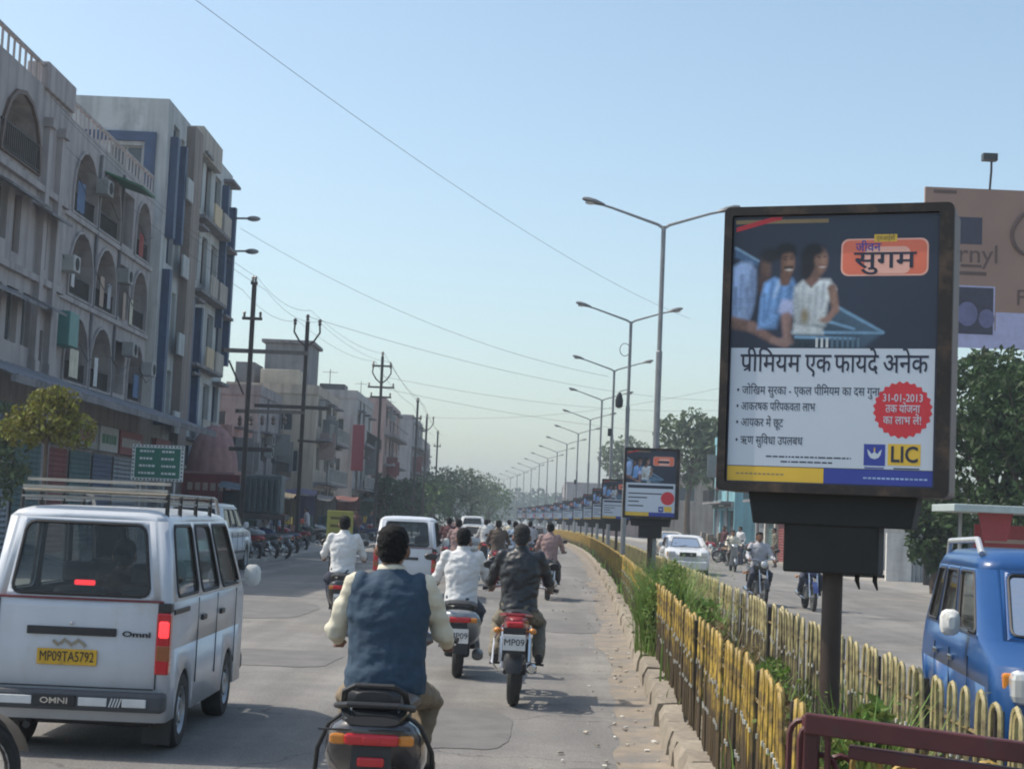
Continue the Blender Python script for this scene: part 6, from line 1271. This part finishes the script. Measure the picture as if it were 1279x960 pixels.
def bike(label, loc, rz, paint, plated=True, group=None, tail=True):
    t = thing('motorcycle', label, 'motorcycle', loc, rz, group); r = .3
    tyre(t, -.55, r, .115); tyre(t, .72, r, .085)
    b = B(); b.sloft([(-.86, .78, .03, .015), (-.83, .78, .075, .04), (-.7, .77, .11, .06), (-.45, .73, .12, .09), (-.2, .68, .11, .1), (0, .62, .09, .09)], 14, 2.5); b.build('tail_cowl', paint, t, smooth=True)
    b = B(); b.sloft([(-.72, .845, .05, .02), (-.66, .845, .1, .03), (-.35, .83, .12, .04), (-.02, .79, .125, .05), (.14, .79, .08, .03)], 14, 2.8); b.build('seat', mat('seat_vinyl', (.022, .022, .024)), t, smooth=True)
    b = B(); b.sloft([(.1, .8, .06, .05), (.16, .83, .12, .1), (.35, .86, .145, .13), (.52, .86, .13, .12), (.6, .84, .06, .06)], 16, 2.5); b.build('fuel_tank', paint, t, smooth=True)
    b = B(); b.tube([(.12, -.35, .8), (.14, -.7, .83), (.08, -.86, .845), (-.08, -.86, .845), (-.14, -.7, .83), (-.12, -.35, .8)], .013, 8); b.build('grab_rail', paint, t, smooth=True)
    o = fitbox(t, 'tail_lamp', REDLENS, -.075, .075, -.9, -.83, .725, .785, .016)
    for s in (-1, 1): b = B(); b.tube([(s*.07, -.8, .70), (s*.13, -.82, .70)], .009, 5); b.ball((s*.16, -.82, .70), (.035, .03, .028)); b.build('indicator', AMBER, o, smooth=True)
    rs = []
    for k in range(9):
        a = R(100-k*16); c = V((0, -.55, .3)); rr = .36; rs.append([c+V((x, -math.sin(R(90)-a)*0-math.cos(a-R(90))*0, 0)) for x in (0,)])
    b = B(); b.grid(lambda x, a: (x, -.55-(.355-.02*abs(x)/.06)*math.sin(a), .3+(.355-.02*abs(x)/.06)*math.cos(a)), [-.07, -.04, .04, .07], [R(q) for q in range(-10, 96, 12)]); b.grid(lambda x, a: (x, -.55-(.345-.02*abs(x)/.06)*math.sin(a), .3+(.345-.02*abs(x)/.06)*math.cos(a)), [-.07, -.04, .04, .07], [R(q) for q in range(-10, 96, 12)], flip=True); b.build('rear_mudguard', BLACK, t, smooth=True)
    if plated: plate(t, 'MP09', 0, -.918, .60, .2, .14, WHITEPLATE, sz=.6)
    b = B(); b.box(-.1, .1, -.912, -.9, .5, .73); b.build('plate_bracket', BLACK, t)
    b = B(); b.grid(lambda x, a: (x, .72+.33*math.sin(a), .3+.34*math.cos(a)), [-.055, -.03, .03, .055], [R(q) for q in range(-40, 86, 14)]); b.build('front_mudguard', paint, t, smooth=True)
    for s in (-1, 1):
        b = B(); b.tube([(s*.085, -.55, .3), (s*.085, 0, .38)], .022, 6); b.build('swing_arm', DARKMETAL, t)
        b = B(); b.tube([(s*.12, -.56, .34), (s*.12, -.47, .7)], .016, 6); b.tube([(s*.12, -.55, .4), (s*.12, -.49, .62)], .03, 8); b.build('shock_absorber', CHROME, t, smooth=True)
        b = B(); b.tube([(s*.085, .72, .3), (s*.085, .52, .88)], .02, 8); b.build('fork', CHROME, t, smooth=True)
        b = B(); b.tube([(s*.08, .05, .34), (s*.26, .05, .33)], .013, 6); b.build('foot_peg', BLACK, t)
    b = B(); b.box(-.13, .13, -.02, .34, .26, .55); b.build('engine', mat('engine_grey', (.2, .2, .2), .5, .6, var=.3, scale=20), t, bev=.04)
    b = B(); b.sloft([(-.78, .36, .035, .035, .16), (-.74, .36, .05, .05, .16), (-.3, .32, .048, .048, .16), (-.1, .28, .025, .025, .15), (.2, .26, .02, .02, .12)], 12, 2.1); b.build('exhaust', CHROME, t, smooth=True)
    b = B(); b.tube([(-.13, -.2, .72), (-.2, -.5, .6), (-.2, -.7, .4), (-.16, -.4, .3)], .01, 6); b.build('leg_guard', CHROME, t)
    b = B(); b.sloft([(.5, .92, .07, .06), (.56, .93, .1, .09), (.62, .93, .1, .09), (.66, .93, .07, .07)], 14, 2.2); b.build('headlamp_cowl', paint, t, smooth=True); b = B(); b.ball((0, .655, .93), (.08, .03, .08)); b.build('headlamp', CLEARLENS, t, smooth=True)
    handlebar(t, .36, .44, 1.0); mirrors(t, .22, .46, 1.05, 1.25); 
    if not tail: b = B(); b.beam((-.16, -.1, .3), (-.3, -.25, .03), .02); b.build('side_stand', DARKMETAL, t)
    return t
# ------------------------------------------------------------------ people
def union(b, vox, it=5, wr=0., seed=0, name='cloth', fq=1.):
    me = b.mesh(name); o = bpy.data.objects.new('tmp', me); COL.objects.link(o)
    m = o.modifiers.new('r', 'REMESH'); m.mode = 'VOXEL'; m.voxel_size = vox; m.use_smooth_shade = True
    s = o.modifiers.new('s', 'SMOOTH'); s.factor = .5; s.iterations = it
    dg = bpy.context.evaluated_depsgraph_get(); r = bpy.data.meshes.new_from_object(o.evaluated_get(dg)); bpy.data.objects.remove(o); bpy.data.meshes.remove(me); r.name = name; r.materials.clear()
    if wr:
        off = V((seed*3.1, 0, 0)); ns = [v.normal.copy() for v in r.vertices]
        for v, n_ in zip(r.vertices, ns):
            c = v.co; q = noise.noise(V((c.x*7, c.y*7, c.z*13))*fq+off)+.6*noise.noise(V((c.x*16+c.z*9, c.y*16, c.z*20-c.x*8))*fq+off)+.5*(1-abs(noise.noise(V((c.x*11-c.z*7, c.y*9, c.z*17+c.x*6))*fq+off))*2)-.2
            v.co = c+n_*wr*q
    r.polygons.foreach_set('use_smooth', [True]*len(r.polygons)); r.update(); return r
def ell(b, rows, n=16):
    b.rings([[(cx+rx*math.cos(2*math.pi*j/n), cy+ry*math.sin(2*math.pi*j/n), z) for j in range(n)] for z, cx, cy, rx, ry in rows])
def limb(b, pts, rs):
    b.tube(pts, rs, 12)
    for p, r in ((pts[0], rs[0]), (pts[-1], rs[-1])): b.ball(p, r*.98, 10, 7)
    for p, r in zip(pts[1:-1], rs[1:-1]): b.ball(p, r, 10, 7)
def figure(pose, vox=.014, lean=.04, headturn=0., hands=None, sleeve=1.):
    "returns the meshes of one figure; z=0 is the ground, it faces +Y"
    sit = pose != 'stand'; hz_ = .80 if sit else .92; T = hz_-.80
    J = {'hip': [V((s*.09, .02, hz_+.02)) for s in (-1, 1)]}
    if pose == 'scooter': J['knee'] = [V((s*.215, .40, .72)) for s in (-1, 1)]; J['ank'] = [V((s*.15, .30, .41)) for s in (-1, 1)]
    elif pose == 'bike': J['knee'] = [V((s*.2, .40, .68)) for s in (-1, 1)]; J['ank'] = [V((s*.215, .06, .40)) for s in (-1, 1)]
    else: J['knee'] = [V((-.1, .04, .5)), V((.1, .07, .5))]; J['ank'] = [V((-.1, .0, .1)), V((.11, -.06, .1))]
    sh = [V((s*.185, lean*.9, 1.355+T)) for s in (-1, 1)]
    if sit: el = [V((s*.285, .10+lean, 1.10)) for s in (-1, 1)]; wr_ = [V((s*.30, .42, 1.035)) for s in (-1, 1)]
    else: el = [V((s*.25, -.02, 1.19)) for s in (-1, 1)]; wr_ = [V((-.24, .12, .98)), V((.25, .08, .95))]
    if hands: wr_ = [V((s*hands[0], hands[1], hands[2])) for s in (-1, 1)]
    def torso(b, k=0., z0=.78, z1=None):
        rows = [(.76+T, 0, 0, .165+k, .12+k), (.82+T, 0, 0, .18+k, .135+k), (.92+T, 0, lean*.2, .17+k, .12+k), (1.05+T, 0, lean*.5, .175+k, .118+k), (1.2+T, 0, lean*.8, .195+k, .125+k), (1.32+T, 0, lean, .195+k, .112+k), (1.385+T, 0, lean, .15+k, .085+k), (1.425+T, 0, lean, .075+k*.6, .066+k*.6), (1.455+T, 0, lean+.005, .06+k*.5, .06+k*.5)]
        ell(b, [r for r in rows if r[0] >= z0+T-.03])
    hc = V((0, lean+.025, 1.555+T)); M = {}
    b = B(); torso(b, -.02)
    limb(b, [V((0, lean, 1.36+T)), hc-V((0, .01, .06))], [.058, .052])
    ell(b, [(hc.z-.118, 0, hc.y+.045, .028, .03), (hc.z-.1, 0, hc.y+.035, .047, .056), (hc.z-.06, 0, hc.y+.018, .062, .078), (hc.z-.01, 0, hc.y+.005, .072, .09), (hc.z+.04, 0, hc.y, .074, .094), (hc.z+.08, 0, hc.y-.005, .066, .084), (hc.z+.105, 0, hc.y-.005, .045, .06), (hc.z+.115, 0, hc.y-.005, .02, .03)])
    b.tube([hc+V((0, .085, .02)), hc+V((0, .107, -.025)), hc+V((0, .088, -.035))], [.01, .015, .012], 6)          # nose
    b.ball(hc+V((0, .085, -.07)), (.022, .012, .01)); b.ball(hc+V((0, .085, .035)), (.045, .012, .008))             # mouth, brow
    for s in (-1, 1): b.ball(hc+V((s*.084, -.004, -.012)), (.014, .022, .034))
    for i, s in enumerate((-1, 1)):
        limb(b, [sh[i], el[i], wr_[i]], [.046, .038, .027]); limb(b, [J['hip'][i], J['knee'][i], J['ank'][i]], [.07, .05, .036])
        d = (wr_[i]-el[i]).normalized(); pm = wr_[i]+d*.055
        b.ball(pm, (.036, .045, .022) if sit else (.022, .036, .05))
        for k in range(4):      # four fingers closing round the grip or hanging down
            o_ = V((s*(k-1.5)*.019, 0, 0)) if sit else V((0, (k-1.5)*.018, 0)); ln = (.033, .038, .036, .028)[k]
            if sit: p0 = pm+o_+d*.03; b.tube([p0, p0+V((0, ln, .004)), p0+V((0, ln*1.2, -.026)), p0+V((0, ln*.35, -.036))], [.0095, .009, .0085, .007], 6)
            else: p0 = pm+o_+V((0, 0, -.035)); b.tube([p0, p0+V((-s*.004, .004, -ln)), p0+V((-s*.014, .01, -ln*1.8))], [.009, .0085, .007], 6)
        p0 = pm-V((s*.03, 0, 0)) if sit else pm+V((0, .03, .01)); b.tube([p0, p0+V((-s*.012, .025, -.012)), p0+V((-s*.004, .045, -.026))] if sit else [p0, p0+V((0, .022, -.022)), p0+V((0, .026, -.05))], [.011, .01, .008], 6)
    M['body'] = union(b, min(vox, .011), 3, name='body')
    b = B(); torso(b, .012, .80)
    for i, s in enumerate((-1, 1)): limb(b, [sh[i]*1.0+V((-s*.03, 0, -.005)), sh[i], sh[i].lerp(el[i], .5), el[i], el[i].lerp(wr_[i], .5), wr_[i].lerp(el[i], .06)] if sleeve > .9 else [sh[i]+V((-s*.03, 0, -.005)), sh[i], sh[i].lerp(el[i], .5), sh[i].lerp(el[i], .92)], [.068, .067, .061, .055, .048, .038] if sleeve > .9 else [.075, .074, .07, .066])
    b.rings([[(rx*math.cos(2*math.pi*j/16), lean+.004+ry*math.sin(2*math.pi*j/16), z) for j in range(16)] for z, rx, ry in ((1.40+T, .085, .08), (1.43+T, .078, .076), (1.47+T, .068, .069))])
    M['shirt'] = union(b, vox, 4, .0115, 1, 'shirt')
    b = B(); torso(b, .028, .86); ell(b, [(.79+T, 0, 0, .212, .165), (.86+T, 0, 0, .214, .168), (.95+T, 0, lean*.3, .206, .158), (1.04+T, 0, lean*.45, .2, .15)])
    for i, s in enumerate((-1, 1)): b.ball(sh[i]+V((-s*.03, 0, -.008)), (.062, .098, .085))
    M['vest'] = union(b, vox, 7, .009, 2, 'vest')
    b = B(); ell(b, [(.745+T, 0, .0, .15, .11), (.78+T, 0, 0, .182, .14), (.86+T, 0, 0, .18, .135), (.93+T, 0, lean*.2, .172, .122)])
    for i, s in enumerate((-1, 1)): limb(b, [J['hip'][i]+V((0, 0, -.02)), J['hip'][i].lerp(J['knee'][i], .5), J['knee'][i], J['knee'][i].lerp(J['ank'][i], .5), J['ank'][i]], [.1, .092, .075, .068, .062])
    M['trousers'] = union(b, vox, 4, .011, 3, 'trousers')
    b = B()
    rows = [(hc.z-.072, .046, .03, -.062), (hc.z-.05, .062, .05, -.045), (hc.z-.02, .074, .078, -.024), (hc.z+.012, .08, .09, -.014), (hc.z+.045, .083, .1, -.008), (hc.z+.09, .076, .096, -.006), (hc.z+.118, .054, .07, -.006), (hc.z+.13, .024, .032, -.006)]
    b.rings([[(rx*math.cos(2*math.pi*j/20), hc.y+dy+(min(ry*math.sin(2*math.pi*j/20), .052 if z < hc.z+.06 else .3)), z) for j in range(20)] for z, rx, ry, dy in rows]); M['hair'] = union(b, .008, 1, .0065, 5, 'hair', 4.)
    sb = []
    for i, s in enumerate((-1, 1)):
        a = J['ank'][i]; q = B(); q.sloft([(a.y-.075, a.z-.045, .025, .03, a.x), (a.y-.06, a.z-.05, .037, .05, a.x), (a.y+.02, a.z-.055, .04, .045, a.x), (a.y+.1, a.z-.075, .045, .028, a.x), (a.y+.17, a.z-.082, .03, .018, a.x)], 12, 2.4); sb.append(q.mesh('shoe', smooth=True))
    M['shoe'] = sb
    M['eye'] = [B().ball(hc+V((s*.03, .083, .012)), (.011, .006, .007), 8, 5).mesh('eye', smooth=True) for s in (-1, 1)]
    return M
SKIN = mat('brown_skin', (.19, .095, .06), .5, var=.12, scale=12); HAIRM = mat('black_hair', (.006, .0055, .006), .75, var=.5, scale=60, bump=.6, bscale=120, spec=.2); HAIRG = mat('greying_hair', (.04, .038, .038), .75, var=.5, scale=60, bump=.6, bscale=120, spec=.2); EYEM = mat('eye_dark', (.02, .015, .012), .3); SHOEM = mat('shoe_leather', (.025, .02, .018), .45)
def cloth(name, c, rough=.85): return mat('cloth_'+name, c, rough, var=.1, scale=14, bump=.35, bscale=22)
FIG = {}
def person(label, loc, rz, pose, shirt, trousers, vest=None, hair=None, group=None, near=False, shoe=None, head_scale=1.):
    key = (pose, near); 
    if key not in FIG: FIG[key] = figure(pose.split('_')[0], .011 if near else .016, sleeve=.5 if 'short' in pose else 1.)
    M = FIG[key]; t = thing('person', label, 'person', loc, rz, group)
    bd = place('body', M['body'], SKIN, t); place('shirt', M['shirt'], shirt, t, ob=True); place('trousers', M['trousers'], trousers, t, ob=True)
    if vest: place('vest', M['vest'], vest, t, ob=True)
    place('hair', M['hair'], hair or HAIRM, t, ob=True)
    for m in M['shoe']: place('shoe', m, shoe or SHOEM, t, ob=True)
    for m in M['eye']: place('eye', m, EYEM, t)
    return t
def pair(kind, x, y, rz, paint, blabel, plabel, shirt, trousers, vest=None, hair=None, group=None, near=False, ps=None, dy=0., dz=0., pose=None, **k):
    guard_ = bool(k.get('guard'))
    f = scooter if kind == 'scooter' else bike
    v = f(blabel, (x, y, 0), rz, paint, group=('scooters and motorcycles '+group) if group else None, **k)
    off = Matrix.Rotation(rz, 3, 'Z') @ V((0, dy+(-.02 if kind == 'scooter' else -.02), 0))
    if near and kind == 'scooter': v.scale = (1.3 if guard_ else 1.22, 1, 1)
    pp = person(plabel, (x+off.x, y+off.y, dz+(.005 if kind == 'scooter' else .055)), rz, pose or kind, shirt, trousers, vest, hair, ('riders '+group) if group else None, near); k_ = ps or (.972 if kind == 'scooter' else .95); pp.scale = (k_*1.03, k_, k_); return pp
WHITEC = cloth('white', (.62, .64, .68)); CREAM = cloth('cream', (.5, .44, .31)); VESTB = cloth('slate_blue', (.027, .055, .092)); KHAKI = cloth('khaki', (.2, .155, .105)); BLACKL = mat('black_leather', (.02, .021, .024), .38, var=.25, scale=9, bump=.3, bscale=18); NAVY = cloth('navy', (.03, .035, .06)); PINKC = cloth('dusty_pink', (.3, .2, .19)); GREYC = cloth('grey', (.16, .16, .17)); MAROONC = cloth('maroon', (.1, .035, .04)); BROWNC = cloth('brown', (.09, .065, .05)); SKYC = cloth('sky', (.25, .32, .42)); OLIVE = cloth('olive', (.17, .15, .11))
RED = mat('bike_red', (.28, .02, .025), .3, coat=.5, var=.06); SILV = mat('scooter_silver', (.26, .28, .3), .35, .4, coat=.4, var=.06); BLK = mat('bike_black', (.02, .02, .022), .3, coat=.5); MAR = mat('scooter_dark', (.05, .045, .05), .25, coat=.8, stain=(.3, .28, .27, 6, .66, .8)); BLU = mat('bike_blue', (.03, .05, .16), .3, coat=.5)
pair('scooter', at(484, 800, 8.65).x, 8.65, R(0), MAR, 'dark scooter with side guards and red tail lamp, nearest in the lane', 'rider in a slate blue sleeveless sweater over a cream shirt', CREAM, KHAKI, VESTB, near=True, guard=True, plated=False)
pair('scooter', -.52, 18.05, R(1), SILV, 'silver scooter with white plate beside the red motorcycle', 'stout rider in a white shirt on the silver scooter', WHITEC, NAVY, near=True, ps=.935)
pair('bike', .10, 15.75, R(-2), RED, 'red-tailed motorcycle with white plate and chrome shocks', 'rider in a black leather jacket on the red motorcycle', BLACKL, OLIVE, hair=HAIRG, near=True)
pair('scooter', -2.45, 24.2, R(4), BLK, 'black scooter left of the blue-vested rider', 'hunched rider in white shirt and dark trousers by the yellow-green board', WHITEC, NAVY)
pair('bike', .85, 36, KA(36), BLK, 'black motorcycle hugging the sandy kerb ahead', 'rider in dusty pink shirt hugging the kerb', PINKC, BROWNC, group='ahead')
G = 'ahead'
far = [(-.35, 44, 'brown', BROWNC, GREYC, 'bike'), (.12, 50, 'sky blue', SKYC, NAVY, 'scooter'), (-1.35, 42, 'pale pink', PINKC, NAVY, 'scooter'), (-1.9, 50, 'maroon', MAROONC, GREYC, 'bike'), (-.9, 58, 'white', WHITEC, BROWNC, 'bike'), (.7, 62, 'grey', GREYC, NAVY, 'scooter'), (-2.8, 60, 'olive', OLIVE, NAVY, 'bike'), (-.1, 70, 'cream', CREAM, NAVY, 'bike'), (-3.6, 68, 'dark navy', NAVY, GREYC, 'scooter'), (.9, 80, 'maroon', MAROONC, NAVY, 'bike'), (-1.2, 88, 'white', WHITEC, GREYC, 'scooter'), (-4.4, 84, 'brown', BROWNC, NAVY, 'bike'), (-.2, 98, 'sky blue', SKYC, NAVY, 'bike'), (-3.2, 96, 'pink', PINKC, GREYC, 'scooter')]
for i, (x, y, nm, s, tr, kd) in enumerate(far):
    pr = [RED, BLK, SILV, BLU][i % 4]; pos = f'the {ORD[i]} of the far pack' if i else 'leading edge of the far pack'
    pair(kd, x, y, KA(y), pr, f'small far {["red","black","silver","blue"][i % 4]} {"motorcycle" if kd == "bike" else "scooter"} under a rider in {nm}, {pos}', f'small far rider in {nm}, {pos}', s, tr, group='in the far pack', plated=i < 3)
pair('bike', at(950, 755, 37).x, 37.5, math.pi+R(3), BLK, 'black motorcycle coming towards us left of the kiosk pole', 'oncoming rider in grey left of the kiosk pole', GREYC, NAVY, group='oncoming', plated=False)
pair('bike', at(1013, 757, 36).x, 36.3, math.pi-R(2), BLU, 'blue motorcycle coming towards us, half behind the kiosk pole', 'oncoming rider in maroon, half behind the kiosk pole', MAROONC, NAVY, group='oncoming', plated=False)
pair('scooter', KX(66)+5.6, 66, math.pi, SILV, 'silver scooter following the white saloon', 'oncoming rider in cream following the white saloon', CREAM, BROWNC, group='oncoming', plated=False)
person('passenger in dark red seated inside the nearer white van', (-2.9, 12.35, -.26), 0, 'scooter', MAROONC, NAVY)
# motorcycle cut by the left frame edge
q = at(-42, 930, 8.1); bike('motorcycle poking in at the lower left corner, only handlebar and wheel showing', (q.x-.49, 7.75, 0), R(-38), BLK, plated=False)
# parked two-wheelers and bystanders
rng = random.Random(21)
spots = [(300, 52, 'right of the white van'), (316, 54, 'by the first wire pole'), (333, 56, 'under the transformer'), (345, 60, 'at the end of the near parked row'), (362, 66, 'under the Y-topped pole'), (392, 76, 'before the grey awning stall'), (408, 80, 'left of the yellow-green board'), (455, 92, 'behind the blue-vested rider'), (470, 98, 'by the tall pole')]
for i, (px, y, w_) in enumerate(spots):
    p = at(px, 700, y); bike(f'parked {["red","black","silver","blue"][i % 4]} motorcycle {w_}', (p.x, y, 0), R(rng.uniform(50, 110)), [RED, BLK, SILV, BLU][i % 4], False, 'parked motorcycles', False)
ppl = [(330, 61, WHITEC, NAVY, 'bystander in white by the transformer'), (382, 79, GREYC, BROWNC, 'bystander in grey by the violet stall'), (444, 84, MAROONC, NAVY, 'bystander in maroon behind the blue-vested rider'), (462, 100, NAVY, GREYC, 'bystander in dark clothes below the tall pole'), (345, 70, SKYC, NAVY, 'bystander in sky blue at the tan stall'), (416, 92, CREAM, BROWNC, 'bystander in cream before the brick red stall')]
for i, (px, y, s, tr, lab) in enumerate(ppl): p = at(px, 690, y); person(lab, (p.x, y, .02), R(rng.uniform(90, 250)), 'stand', s, tr, group='people on the left footpath')
for i, (px, y, s, tr, lab) in enumerate(((905, 84, MAROONC, NAVY, 'pedestrian in maroon by the white shop building'), (925, 78, WHITEC, NAVY, 'pedestrian in white near the dark handcart'), (968, 76, OLIVE, BROWNC, 'pedestrian in olive under the poster'))): p = at(px, 690, y); person(lab, (p.x, y, .02), R(rng.uniform(90, 250)), 'stand', s, tr, group='pedestrians across the median')
for i, (px, y, lab) in enumerate(((897, 84, 'parked red motorcycle by the white shop building'), (915, 82, 'parked black motorcycle beside the dark handcart'), (938, 80, 'parked silver motorcycle under the poster'))): p = at(px, 692, y); bike(lab, (p.x, y, 0), R(70+i*15), [RED, BLK, SILV][i], False, 'motorcycles parked across the median', False)
# ------------------------------------------------------------------ air between the camera and the far end of the street
hz = B(); hz.box(-420, 420, -50, 900, -1.0, 30)
hm = bpy.data.materials.new('haze_air'); hm.use_nodes = True; N = hm.node_tree.nodes; N.remove(N['Principled BSDF'])
pv = N.new('ShaderNodeVolumePrincipled'); pv.inputs['Color'].default_value = (.78, .89, 1, 1); pv.inputs['Density'].default_value = .0009; pv.inputs['Anisotropy'].default_value = .2
hm.node_tree.links.new(pv.outputs[0], N['Material Output'].inputs['Volume'])
ho = struct(hz.build('haze', hm), 'stuff'); ho['label'] = 'thin pale haze in the air over the street'
